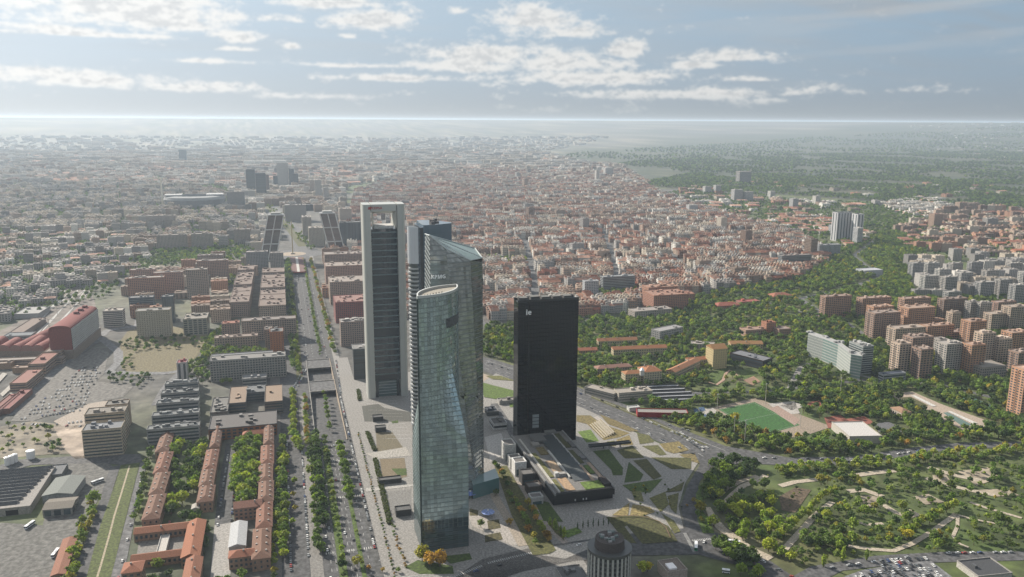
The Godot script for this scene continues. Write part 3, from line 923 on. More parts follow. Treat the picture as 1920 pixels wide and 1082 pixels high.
	sheet("lawn", [Vector2(442.6, 636), Vector2(469.6, 650), Vector2(481.1, 640.8), Vector2(438, 603.3), Vector2(429.2, 611.2)], 0.08, Color(0.17, 0.125, 0.075), "grass", 0)
	sheet("car_park", [Vector2(406.8, 497.7), Vector2(430.9, 503.4), Vector2(464.2, 503.9), Vector2(495.4, 500.9), Vector2(493.1, 474.5)], 0.05, ROAD * 2.2, "asphalt")
	# convent garden on the hill
	for q in [[Vector2(569.9, 1005.9), Vector2(607, 1022.8), Vector2(584.7, 989.1), Vector2(559.6, 964.7), Vector2(553, 978.6)], [Vector2(617.1, 1006.7), Vector2(652, 1017.9), Vector2(645.3, 986.2), Vector2(603.1, 965.5)]]:
		sheet("lawn", q, 0.1, LAWN * 1.2, "grass")
	ribbon("path", [Vector2(550.4, 970.1), Vector2(555.2, 956.8), Vector2(574.5, 973), Vector2(593.8, 999.6), Vector2(607.6, 1012.5), Vector2(606.7, 996.3), Vector2(597.7, 966.9)], 4.0, 0.15, Color(0.5, 0.33, 0.25), "paving")
	sheet("bare_earth", [Vector2(601.3, 966), Vector2(625.6, 978.5), Vector2(621.3, 954.6), Vector2(601.1, 941.8)], 0.12, Color(0.36, 0.22, 0.15), "ground")
	ribbon("path", [Vector2(1822.3, 2155.5), Vector2(1791.9, 2072.4), Vector2(1874.7, 2112.1), Vector2(2068.9, 2262.4)], 12.0, 0.1, SAND, "paving")


func left_ground() -> void:
	sheet("concrete_yard", [Vector2(-252.8, 768.4), Vector2(-215.4, 753.3), Vector2(-222, 803.2), Vector2(-239.2, 893.2), Vector2(-191.3, 894.6), Vector2(-176.6, 868.3), Vector2(-180.4, 744), Vector2(-178.8, 650.6), Vector2(-238.8, 666.7)], 0.0, Color(0.175, 0.17, 0.16), "asphalt")
	sheet("road", [Vector2(-291.8, 907.1), Vector2(-280, 918.1), Vector2(-197.3, 910.7), Vector2(-158.1, 900.3), Vector2(-151.9, 878.4), Vector2(-173.3, 875.7), Vector2(-192.9, 886.5), Vector2(-260.2, 898.8), Vector2(-285.2, 883.7)], 0.04, ROAD * 1.2, "asphalt")
	sheet("road", [Vector2(-182.3, 872.6), Vector2(-172.8, 875.6), Vector2(-166, 740.1), Vector2(-157.9, 645), Vector2(-170.9, 648.5), Vector2(-174.1, 742.3)], 0.05, ROAD * 1.1, "asphalt")
	sheet("lawn", [Vector2(-171.5, 873.8), Vector2(-154.6, 876.3), Vector2(-147.1, 735.1), Vector2(-141.7, 640.6), Vector2(-159.9, 645.5), Vector2(-166.9, 740.4)], 0.1, Color(0.125, 0.155, 0.042), "grass")
	ribbon("path", [Vector2(-163.6, 871.7), Vector2(-162.5, 848.5), Vector2(-160.1, 798.2), Vector2(-158.3, 755.6), Vector2(-156.1, 722.6), Vector2(-153.5, 676.4), Vector2(-152, 643.4)], 1.6, 0.18, Color(0.45, 0.38, 0.26), "paving", 0)
	sheet("road", [Vector2(-154.1, 876.2), Vector2(-147.2, 874.4), Vector2(-139, 732.9), Vector2(-132.2, 638.1), Vector2(-141.7, 640.6), Vector2(-146.7, 734.9)], 0.06, ROAD * 1.7, "asphalt")
	sheet("road", [Vector2(-71.5, 907.9), Vector2(-58.1, 907.6), Vector2(-58, 807.7), Vector2(-57.1, 711), Vector2(-53.1, 616.8), Vector2(-68.1, 620.8), Vector2(-70.6, 714.6), Vector2(-72.2, 811.5)], 0.06, ROAD, "asphalt")
	sheet("pavement", [Vector2(-70.6, 714.6), Vector2(-56.4, 715.9), Vector2(-52.3, 616.6), Vector2(-67.3, 620.6)], 0.12, WALK * 1.2, "paving", 0)
	sheet("bare_earth", [Vector2(-266.2, 1010.9), Vector2(-232.5, 1010.8), Vector2(-210.7, 904.6), Vector2(-221.3, 903.8), Vector2(-241.3, 942.6)], 0.04, Color(0.50, 0.41, 0.33), "ground", 0)
	sheet("bare_earth", [Vector2(-325.8, 1028.3), Vector2(-295.2, 1038.1), Vector2(-231.2, 1003.4), Vector2(-219.7, 919.6), Vector2(-251.6, 925.1), Vector2(-296.9, 925.4)], 0.0, Color(0.30, 0.26, 0.20), "ground", 0)
	sheet("waste_ground", [Vector2(-259.7, 1399.1), Vector2(-259, 1469.4), Vector2(-212.2, 1495.4), Vector2(-134.1, 1437.3), Vector2(-120.3, 1363.1), Vector2(-146.9, 1193.6), Vector2(-209.4, 1197.2), Vector2(-231.7, 1241.9)], 0.03, Color(0.25, 0.21, 0.11), "grass", 0)
	sheet("car_park", [Vector2(-319.2, 1044.4), Vector2(-323.5, 1156.1), Vector2(-315.6, 1285.5), Vector2(-292.7, 1368.5), Vector2(-264.3, 1336.2), Vector2(-250.8, 1220.7), Vector2(-254.1, 1184.2), Vector2(-201.8, 1146.9), Vector2(-207.9, 1103.9), Vector2(-253.4, 1084.6), Vector2(-295.2, 1038.1)], 0.05, Color(0.20, 0.19, 0.175), "asphalt")
	sheet("car_park", [Vector2(-271.1, 1031.7), Vector2(-242.8, 1092.1), Vector2(-205.5, 1096.9), Vector2(-210.9, 1015.9), Vector2(-246.6, 997)], 0.04, Color(0.42, 0.35, 0.29), "paving", 0)
	ribbon("road", [Vector2(-325.7, 1068.4), Vector2(-323.1, 1149.3), Vector2(-317.9, 1264.3), Vector2(-302, 1377.2), Vector2(-289.4, 1434.1)], 10.0, 0.1, ROAD * 1.8, "asphalt")
	ribbon("road", [Vector2(-296.9, 1436), Vector2(-272.4, 1382.5), Vector2(-251, 1332.8), Vector2(-240.8, 1271.7), Vector2(-245.1, 1226.9), Vector2(-211.4, 1210.4), Vector2(-168.4, 1199.2), Vector2(-151.6, 1205.2)], 13.0, 0.12, ROAD * 2.2, "asphalt")
	ribbon("road", [Vector2(-164.3, 1061.2), Vector2(-160.9, 1136.2), Vector2(-150.5, 1194.6), Vector2(-146, 1219.6)], 9.0, 0.1, ROAD * 2.0, "asphalt")
	ribbon("road", [Vector2(-295, 1442.5), Vector2(-293.3, 1478.2), Vector2(-249.3, 1504.9), Vector2(-251.8, 1545.5)], 14.0, 0.12, ROAD * 2.4, "asphalt")
	# railway yard
	sheet("railway_ballast", [Vector2(-475.9, 1454.8), Vector2(-445.4, 1637.1), Vector2(-428.5, 1714.6), Vector2(-450.4, 1888.4), Vector2(-394.7, 1874.4), Vector2(-347.7, 1679.8), Vector2(-353, 1571.4), Vector2(-375, 1517.9), Vector2(-398, 1335.2), Vector2(-418.6, 1264.4)], 0.02, Color(0.22, 0.19, 0.165), "ground")
	var g := Geo.new()
	for i in 9:
		var a: Array = [([Vector2(-444.3, 1398.2), Vector2(-419.4, 1361.3), Vector2(-399.7, 1341.4), Vector2(-386.2, 1343.8)] as Array)[i % 4] + Vector2(i * 2.0, 0), ([Vector2(-426.4, 1685.8), Vector2(-423.8, 1694.5), Vector2(-405.7, 1694.6), Vector2(-387.4, 1694.6)] as Array)[i % 4], ([Vector2(-439.5, 1857.1), Vector2(-431.1, 1855), Vector2(-420.5, 1852.4), Vector2(-410, 1849.7)] as Array)[i % 4] + Vector2(i * 3.0, 0)]
		for j in 2:
			lane_lines(g, a[j], a[j + 1], 0.2, 1.6)
	structure("railway_tracks", g, "paving")
	for q in [[Vector2(-361.4, 1155), Vector2(-360.1, 1219.2), Vector2(-353.2, 1212.5), Vector2(-354.9, 1142.5)], [Vector2(-350.3, 1147.7), Vector2(-344.8, 1215.2), Vector2(-337.9, 1208.5), Vector2(-339.9, 1138.5)], [Vector2(-385.2, 1194.9), Vector2(-386.5, 1256), Vector2(-378.6, 1248.9), Vector2(-376.3, 1185.6)]]:
		sheet("station_platform", q, 1.0, Color(0.45, 0.42, 0.38), "paving")


# ------------------------------------------------------------------ the five towers

func lettering(words: String, size: float, col: Color, parent: Node3D, p: Vector3, deep := 0.4, turn := 0.0) -> void:
	var f := SystemFont.new()
	f.font_names = PackedStringArray(["Droid Sans"])
	f.font_weight = 700
	var m := StandardMaterial3D.new()
	m.albedo_color = col.linear_to_srgb()
	m.roughness = 0.6
	var all := Node3D.new()
	all.name = "lettering"
	parent.add_child(all, true)
	all.position = p
	all.rotation.y = turn
	var px := size / 23.0
	var x := -f.get_string_size(words, HORIZONTAL_ALIGNMENT_LEFT, -1, 32).x * px / 2
	for c in words:
		var w := f.get_string_size(c, HORIZONTAL_ALIGNMENT_LEFT, -1, 32).x * px
		var t := TextMesh.new()
		t.text = c
		t.font = f
		t.font_size = 32
		t.pixel_size = px
		t.depth = deep
		t.curve_step = 2.0
		var o := MeshInstance3D.new()
		o.name = "letter"
		o.mesh = t
		o.material_override = m
		all.add_child(o, true)
		o.position = Vector3(x + w / 2, 0, 0)
		x += w


func ring(plan: Array, y0: float, y1: float, g: Geo, col: Color, vary: float, seed_: float, upper: Array) -> void:
	# a closed band of wall panels over a plan that runs left to right seen from outside
	for i in plan.size():
		var f := 1.0 + vary * (fposmod(sin(i * 91.7 + seed_ * 37.3) * 4375.85, 1.0) - 0.5) + vary * (fposmod(sin(i * 17.3 + floorf(seed_ / 9.0)) * 951.3, 1.0) - 0.5)  # last term paints vertical reflection streaks into the pane colours
		# each pane hangs a hair out of plumb, as real glazing does
		var a: Vector2 = plan[i]
		var b: Vector2 = plan[(i + 1) % plan.size()]
		var o := Vector2(-(b - a).y, (b - a).x).normalized() * 0.03
		var t := fposmod(sin(i * 53.1 + seed_ * 11.9) * 733.7, 1.0) - 0.5
		var w := fposmod(sin(i * 29.1 + seed_ * 7.7) * 517.3, 1.0) - 0.5
		var p: Vector2 = upper[i] + o * (t + w)
		var q: Vector2 = upper[(i + 1) % upper.size()] + o * (t - w)
		var r := b - o * (t + w)
		var s := a - o * (t - w)
		g.quad(Vector3(p.x, y1, p.y), Vector3(q.x, y1, q.y), Vector3(r.x, y0, r.y), Vector3(s.x, y0, s.y), col * f)


func grown(plan: Array, by: float) -> Array:
	var c := Vector2.ZERO
	for p in plan:
		c += p
	c /= plan.size()
	var out := []
	for p in plan:
		out.append(p + (p - c).normalized() * by)
	return out


func business_towers() -> void:
	portal_tower()
	lobed_tower()
	crystal_tower()
	leaf_tower()


func portal_tower() -> void:
	var t := thing("skyscraper", "portal shaped skyscraper with two pale steel shafts framing three dark glass blocks", "skyscraper", Vector2(120.3, 1032))
	fill_occ(rect(92, 148, 1012, 1052), 1)
	var w := 25.8
	var d := 16.0
	for s in [-1, 1]:
		var g := Geo.new()
		# rounded outer corners
		var a: float = 16.4
		var q := [Vector2(s * a, d - 1), Vector2(s * w - s * 3.0, d - 1), Vector2(s * w - s * 0.9, d - 1.9), Vector2(s * w, d - 4), Vector2(s * w, -d + 4), Vector2(s * w - s * 0.9, -d + 1.9), Vector2(s * w - s * 3.0, -d + 1), Vector2(s * a, -d + 1)]
		g.prism(q, -2, 248, STEEL, STEEL)
		part("shaft", g, "metal", t)
		for k in 3:
			var j := Geo.new()
			j.box(s * (w - 3.5) - 0.15, s * (w - 3.5) + 0.15, 0, 247, d - 1.05 - k * 0.01, d - 0.9 + k * 0.01, STEEL * 0.8)
			if k == 0:
				part("panel_joint", j, "metal", t)
	var beam := Geo.new()
	beam.box(-15.4, 15.4, 239.5, 248.05, -d + 1, d - 1.02, STEEL)
	part("top_beam", beam, "metal", t)
	# bevelled reveal round the opening
	var rv := Geo.new()
	var y0 := 221.0
	var y1 := 239.5
	for s in [-1, 1]:
		var x0: float = s * 15.35
		var x1: float = s * 12.2
		if s < 0:
			rv.quad(Vector3(x0, y1, d - 1.1), Vector3(x1, y1 - 3, d - 9), Vector3(x1, y0, d - 9), Vector3(x0, y0, d - 1.1), STEEL)
			rv.quad(Vector3(x1, y1 - 3, d - 9), Vector3(x1, y1 - 3, -d + 1), Vector3(x1, y0, -d + 1), Vector3(x1, y0, d - 9), STEEL)
		else:
			rv.quad(Vector3(x1, y1 - 3, d - 9), Vector3(x0, y1, d - 1.1), Vector3(x0, y0, d - 1.1), Vector3(x1, y0, d - 9), STEEL)
			rv.quad(Vector3(x1, y1 - 3, -d + 1), Vector3(x1, y1 - 3, d - 9), Vector3(x1, y0, d - 9), Vector3(x1, y0, -d + 1), STEEL)
	rv.quad(Vector3(-15.35, y1, d - 1.1), Vector3(15.35, y1, d - 1.1), Vector3(12.2, y1 - 3, d - 9), Vector3(-12.2, y1 - 3, d - 9), STEEL * 0.95)
	part("portal_reveal", rv, "metal", t)
	var blocks := [[31.0, 79.0], [92.0, 148.0], [160.0, 217.0]]
	for b in blocks:
		var g := Geo.new()
		g.box(-15.6, 15.6, b[0], b[1], -d + 3, d - 4.0, Color(0.008, 0.022, 0.034))
		part("glass_block", g, "glass", t)
		var n := int((b[1] - b[0]) / 3.7)
		for i in n + 1:
			var y: float = b[0] + (b[1] - b[0]) * i / n
			var s := Geo.new()
			var big := i % 2 == 0
			s.box(-16.0, 16.0, y - (0.5 if big else 0.3), y + (0.55 if big else 0.3), -d + 2.5, d - (3.0 if big else 3.5), Color(0.15, 0.205, 0.215) if big else Color(0.01, 0.022, 0.03))
			part("floor_slab", s, "metal" if big else "window", t)
		var mu := Geo.new()
		for i in 15:
			var x := -15.6 + 31.2 * (i + 0.5) / 15.0
			mu.box(x - 0.12, x + 0.12, b[0], b[1], d - 3.98, d - 3.7, Color(0.02, 0.035, 0.045))
		part("mullions", mu, "window", t, true)
	for b in [[22.0, 31.0], [79.0, 92.0], [148.0, 160.0]]:
		var g := Geo.new()
		g.box(-16.2, 16.2, b[0], b[1] - 0.6, -d + 6, d - 6.0, Color(0.012, 0.02, 0.028))
		part("recessed_truss_floor", g, "window", t)
	var roof := Geo.new()
	roof.box(-12.1, 12.1, 217.6, 221.0, -d + 3, d - 5.2, Color(0.7, 0.7, 0.68))
	part("block_roof", roof, "paving", t)
	var lob := Geo.new()
	lob.box(-11.5, 11.5, 0, 22, -d + 6, d - 8, Color(0.07, 0.11, 0.12))
	part("lobby", lob, "glass", t)
	for i in 5:
		var l := Geo.new()
		l.box(-11.6, 11.6, 3.5 + i * 3.8, 4.2 + i * 3.8, d - 8.1, d - 7.7, Color(0.3, 0.33, 0.33))
		part("lobby_rail", l, "metal", t)
	for s in [-1, 1]:
		var l := Geo.new()
		l.box(s * 13.4 - 1.6, s * 13.4 + 1.6, 0, 30, -d + 5, d - 5, Color(0.015, 0.02, 0.03))
		part("lobby_pier", l, "window", t)
	lettering("CEPSA", 3.0, Color(0.35, 0.03, 0.03), t, Vector3(-8.2, 243.6, d - 0.8))
	var mk := Geo.new()
	mk.quad(Vector3(-18.6, 245.2, d - 0.7), Vector3(-14.2, 245.2, d - 0.7), Vector3(-15.4, 242.0, d - 0.7), Vector3(-19.4, 242.0, d - 0.7), Color(0.3, 0.03, 0.03))
	part("emblem", mk, "paint", t)


func lobed_tower() -> void:
	var c := Vector2(156, 912)
	var t := thing("skyscraper", "dark blue skyscraper with pale rounded corner behind the slant topped glass tower", "skyscraper", c)
	fill_occ(rect(128, 184, 875, 940), 1)
	var h := 236.0
	var lobe := []
	for i in 15:
		var a := deg_to_rad(100.0 + 185.0 * i / 14.0)
		lobe.append(Vector2(-18.0 + cos(a) * 8.0, 22.0 + sin(a) * -8.0) if false else Vector2(-17.5, 21.5) + Vector2(cos(a), -sin(a)) * 8.5)
	lobe.reverse()
	var top := Geo.new()
	top.prism(lobe, 196, h, Color(0.50, 0.52, 0.55), DARK)
	part("rounded_crown", top, "metal", t)
	var core := Geo.new()
	core.prism(grown(lobe, -1.6), -2, 196, Color(0.03, 0.04, 0.05))
	part("rounded_corner", core, "glass", t)
	for i in 40:
		var s := Geo.new()
		var y := 10.0 + i * 4.6
		s.prism(grown(lobe, 0.1 if i % 2 == 0 else -0.5), y, y + 1.7, Color(0.36, 0.37, 0.38))
		part("balcony_slab", s, "metal", t)
	var slot := Geo.new()
	slot.box(-11.5, -8.2, -2, h - 2, -24, 19, Color(0.02, 0.028, 0.04))
	part("dark_slot", slot, "window", t)
	var face := Geo.new()
	face.prism([Vector2(-8.2, 21), Vector2(-2, 21.4), Vector2(12, 17), Vector2(25.5, 10.0), Vector2(26, 2), Vector2(18, -12), Vector2(2, -26), Vector2(-8.2, -26)], -2, h + 1, Color(0.055, 0.10, 0.145), DARK)
	part("blue_facade", face, "glass", t)
	var fr := Geo.new()
	for i in 24:
		var y := 236.0 - i * 4.2
		fr.wall(Vector2(-8.2, 21.15), Vector2(-2, 21.55), y - 0.25, y, Color(0.045, 0.085, 0.12))
		fr.wall(Vector2(-2, 21.55), Vector2(12, 17.15), y - 0.25, y, Color(0.045, 0.085, 0.12))
		fr.wall(Vector2(12, 17.15), Vector2(25.5, 10.15), y - 0.25, y, Color(0.045, 0.085, 0.12))
	part("facade_joints", fr, "glass", t, true)
	for i in 6:
		var g := Geo.new()
		var x := rng.randf_range(-4, 14)
		var z := rng.randf_range(-16, 10)
		g.box(x - 2, x + 2, h + 1, h + rng.randf_range(2.0, 4.0), z - 2, z + 2, Color(0.12, 0.12, 0.13))
		part("rooftop_plant", g, "roof", t)


func lerp_pt(a: Vector3, b: Vector3, f: float) -> Vector3:
	return a + (b - a) * f


func facet(t: Node3D, called: String, a: Vector3, b: Vector3, c: Vector3, d: Vector3, floors: int, bays: int, col: Color, slab: Color, stand := 0.35) -> void:
	# top left, top right, bottom right, bottom left: a leaning glass face ruled with level floor bands
	var g := Geo.new()
	var hi := maxf(a.y, b.y)
	var lo := minf(c.y, d.y)
	var nrm := (c - a).cross(b - a).normalized() * stand
	for j in floors:
		var e := []
		for k in 2:
			var y := lerpf(lo, hi, (j + k) / float(floors))
			var l := lerp_pt(d, a, (y - d.y) / (a.y - d.y)) if y <= a.y else lerp_pt(a, b, (y - a.y) / (b.y - a.y))
			var r := lerp_pt(c, b, (y - c.y) / (b.y - c.y)) if y <= b.y else lerp_pt(b, a, (y - b.y) / (a.y - b.y))
			if y < d.y:
				l = lerp_pt(d, c, (y - d.y) / (c.y - d.y))
			if y < c.y:
				r = lerp_pt(c, d, (y - c.y) / (d.y - c.y))
			e.append([l, r])
		for i in bays:
			var f := 1.0 + 0.5 * (fposmod(sin(i * 12.9 + j * 78.2 + a.x) * 43758.5, 1.0) - 0.5) + 0.5 * (fposmod(sin(i * 37.9 + a.z) * 758.5, 1.0) - 0.5)
			var tilt := nrm * (fposmod(sin(i * 3.9 + j * 8.2) * 758.5, 1.0) * 0.25)
			g.quad(lerp_pt(e[1][0], e[1][1], i / float(bays)) + tilt, lerp_pt(e[1][0], e[1][1], (i + 1.0) / bays) + tilt, lerp_pt(e[0][0], e[0][1], (i + 1.0) / bays), lerp_pt(e[0][0], e[0][1], i / float(bays)), col * f)
		if slab.a > 0.0 and j > 0:
			var s := Geo.new()
			var p: Vector3 = e[0][0]
			var q: Vector3 = e[0][1]
			var u := Vector3(0, 0.42, 0)
			s.quad(p + nrm + u, q + nrm + u, q + nrm - u, p + nrm - u, slab)
			s.quad(p + u, q + u, q + nrm + u, p + nrm + u, slab)
			s.quad(p + nrm - u, q + nrm - u, q - u, p - u, slab)
			part("floor_band", s, "metal", t)
	part(called, g, "mirror_glass", t)


func cp(c: Vector2, x: float, s: float, y: float) -> Vector3:
	return Vector3(x - c.x, y, -(s - c.y))


func crystal_tower() -> void:
	var c := Vector2(150, 742)
	var t := thing("skyscraper", "tall faceted grey glass skyscraper with steeply slanted glazed top", "skyscraper", c)
	fill_occ(rect(122, 182, 712, 776), 1)
	var G := Color(0.27, 0.295, 0.30)
	var S := Color(0.175, 0.195, 0.195)
	var a: Vector3 = cp(c, 125, 719, 249)
	var b: Vector3 = cp(c, 139, 718, 237)
	var d: Vector3 = cp(c, 162, 721, 225)
	var e: Vector3 = cp(c, 176.5, 735, 224.5)
	var a0: Vector3 = cp(c, 125, 719, -2)
	var e0: Vector3 = cp(c, 178, 737, -2)
	var d0: Vector3 = cp(c, 177, 736, -2)
	# the fold between the left facet and the front runs down to the right
	var f1 := 0.58
	var b0: Vector3 = cp(c, 166, 718, -2)
	var am := lerp_pt(a, a0, f1)
	var bm := lerp_pt(b, b0, f1)
	facet(t, "left_facet", a, b, bm, am, 34, 5, G, S)
	facet(t, "left_facet", am, bm, b0, a0, 24, 6, G, S)
	var dm := lerp_pt(d, d0, 0.62)
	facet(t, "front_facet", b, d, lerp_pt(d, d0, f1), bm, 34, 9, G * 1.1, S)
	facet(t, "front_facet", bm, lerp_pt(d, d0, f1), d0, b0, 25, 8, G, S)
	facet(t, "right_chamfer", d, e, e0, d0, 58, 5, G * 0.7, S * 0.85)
	# side and back
	var g: Vector3 = cp(c, 178, 772, 228)
	var h: Vector3 = cp(c, 130, 774, 243)
	var g0: Vector3 = cp(c, 178, 772, -2)
	var h0: Vector3 = cp(c, 125, 774, -2)
	facet(t, "right_side", e, g, g0, e0, 58, 8, G, S)
	facet(t, "back_side", g, h, h0, g0, 58, 10, G, Color(0, 0, 0, 0))
	facet(t, "left_side", h, a, a0, h0, 58, 10, G, S)
	# the slanted glazed crown
	var crown := Geo.new()
	var mid: Vector3 = cp(c, 150, 745, 234)
	for q in [[a, h], [h, g], [g, e], [e, d], [d, b], [b, a]]:
		crown.tri(q[0], q[1], mid, Color(0.17, 0.225, 0.22))
	part("crown_glazing", crown, "crown_glass", t)
	for q in [[a, d], [a, e], [d, e], [b, d], [a, b], [h, g], [a, h], [e, g]]:
		var r := Geo.new()
		r.tube(q[0] + Vector3(0, 0.4, 0), q[1] + Vector3(0, 0.4, 0), 0.6, 0.6, 5, Color(0.42, 0.46, 0.46))
		part("crown_edge", r, "metal", t)
	lettering("KPMG", 3.4, Color(0.85, 0.85, 0.85), t, Vector3(-18.2, 212.5, 25.6), 0.5, 0.02)
	var can := Geo.new()
	can.prism([Vector2(10, 36), Vector2(38, 26), Vector2(40, 4), Vector2(12, 20)], 0, 14, Color(0.06, 0.13, 0.14), Color(0.12, 0.18, 0.18))
	part("entrance_canopy", can, "glass", t)


func leaf_plan(a: float, u: float) -> Array:
	# two arcs that meet in a leaf at the top; lower down a corner grows out of each arc until the plan is square (local x right, z towards the camera)
	var far := a * (1.0 + 0.4142 * (1.0 - smoothstep(0.36, 0.80, u)))
	var half := acos(minf(1.0, a / far))
	var out := []
	for side in 2:
		for i in 24 + (1 - side):
			var f := PI / 2.0 * i / 24.0
			var off := absf(f - PI / 4.0)
			var r := a / cos(half - off) if off < half else a
			var p := Vector2(sin(f) * r - a / 2.0, cos(f) * r - a / 2.0)
			if side == 0:
				out.append(p)
			elif i > 0:
				out.append(-p)
	return out


func leaf_tower() -> void:
	var a := 39.5
	var t := thing("skyscraper", "foremost green glass skyscraper whose square base turns into a leaf shaped top", "skyscraper", Vector2(117.2, 641))
	fill_occ(rect(94, 140, 616, 664), 1)
	var h := 214.0
	var floors := 56
	for i in floors:
		var u := clampf((i + 0.5) / floors, 0.0, 1.0)
		var plan := leaf_plan(a, (i + 1.0) / floors)
		var y0 := h * i / floors
		var y1 := h * (i + 1) / floors
		var col := Color(0.33, 0.425, 0.44)
		if i < 7:
			col = Color(0.08, 0.12, 0.13)
		var g := Geo.new()
		ring(leaf_plan(a, float(i) / floors), y0 + 0.3, y1 - 0.2, g, col, 0.45, i, leaf_plan(a, (i + 1.0) / floors))
		part("glass_storey", g, "mirror_glass", t)
		var s := Geo.new()
		s.prism(grown(plan, 0.2), y1 - 0.25, y1 + 0.32, Color(0.17, 0.21, 0.205) if i > 6 else Color(0.07, 0.09, 0.09))
		part("floor_slab", s, "metal", t)
	var mu := Geo.new()
	for i in floors:
		if i < 5:
			continue
		var plan := leaf_plan(a + 0.2, clampf((i + 0.5) / floors, 0.0, 1.0))
		for j in plan.size():
			var p: Vector2 = plan[j]
			mu.box(p.x - 0.1, p.x + 0.1, h * i / floors, h * (i + 1) / floors, p.y - 0.1, p.y + 0.1, Color(0.2, 0.25, 0.24))
	part("mullions", mu, "metal", t, true)
	var edge := Geo.new()
	edge.tube(Vector3(-a / 2, 0, a / 2), Vector3(-a / 2, h, a / 2), 0.75, 0.75, 6, Color(0.03, 0.05, 0.05))
	part("corner_groove", edge, "metal", t)
	var roof := Geo.new()
	roof.prism(grown(leaf_plan(a, 1.0), -1.6), h, h + 0.5, Color(0.3, 0.28, 0.24), Color(0.44, 0.40, 0.33))
	part("roof", roof, "roof", t)
	var rim := Geo.new()
	var top := leaf_plan(a, 1.0)
	var inner := grown(top, -1.4)
	for i in top.size():
		var p: Vector2 = top[i]
		var q: Vector2 = top[(i + 1) % top.size()]
		var r: Vector2 = inner[(i + 1) % top.size()]
		var s: Vector2 = inner[i]
		rim.wall(p, q, h - 0.2, h + 2.4, Color(0.42, 0.45, 0.44))
		rim.wall(r, s, h, h + 2.4, Color(0.4, 0.4, 0.38))
		rim.quad(Vector3(s.x, h + 2.4, s.y), Vector3(r.x, h + 2.4, r.y), Vector3(q.x, h + 2.4, q.y), Vector3(p.x, h + 2.4, p.y), Color(0.60, 0.61, 0.59))
	part("roof_rim", rim, "metal", t)
	for i in 7:
		var g := Geo.new()
		var x := -13.0 + i * 2.6
		g.box(x - 0.5, x + 0.5, h + 0.5, h + 1.8, 12.5 - i * 1.6, 13.6 - i * 1.6, PALE)
		part("rooftop_unit", g, "roof", t)
	# dark louvre band and white sign panel near the top
	var band := Geo.new()
	for i in 2:
		var plan := grown(leaf_plan(a, 0.875 + i * 0.018), 0.45)
		for j in range(10, 23):
			band.wall(plan[j], plan[j + 1], h * (0.875 + 0.018 * i), h * (0.893 + 0.018 * i), Color(0.085, 0.092, 0.095))
	part("louvre_band", band, "wall", t)
	var sign := Geo.new()
	var sp := grown(leaf_plan(a, 0.95), 0.7)
	for j in range(20, 23):
		sign.wall(sp[j], sp[j + 1], h * 0.925, h * 0.972, Color(0.6, 0.62, 0.62))
	part("sign_panel", sign, "paint", t)


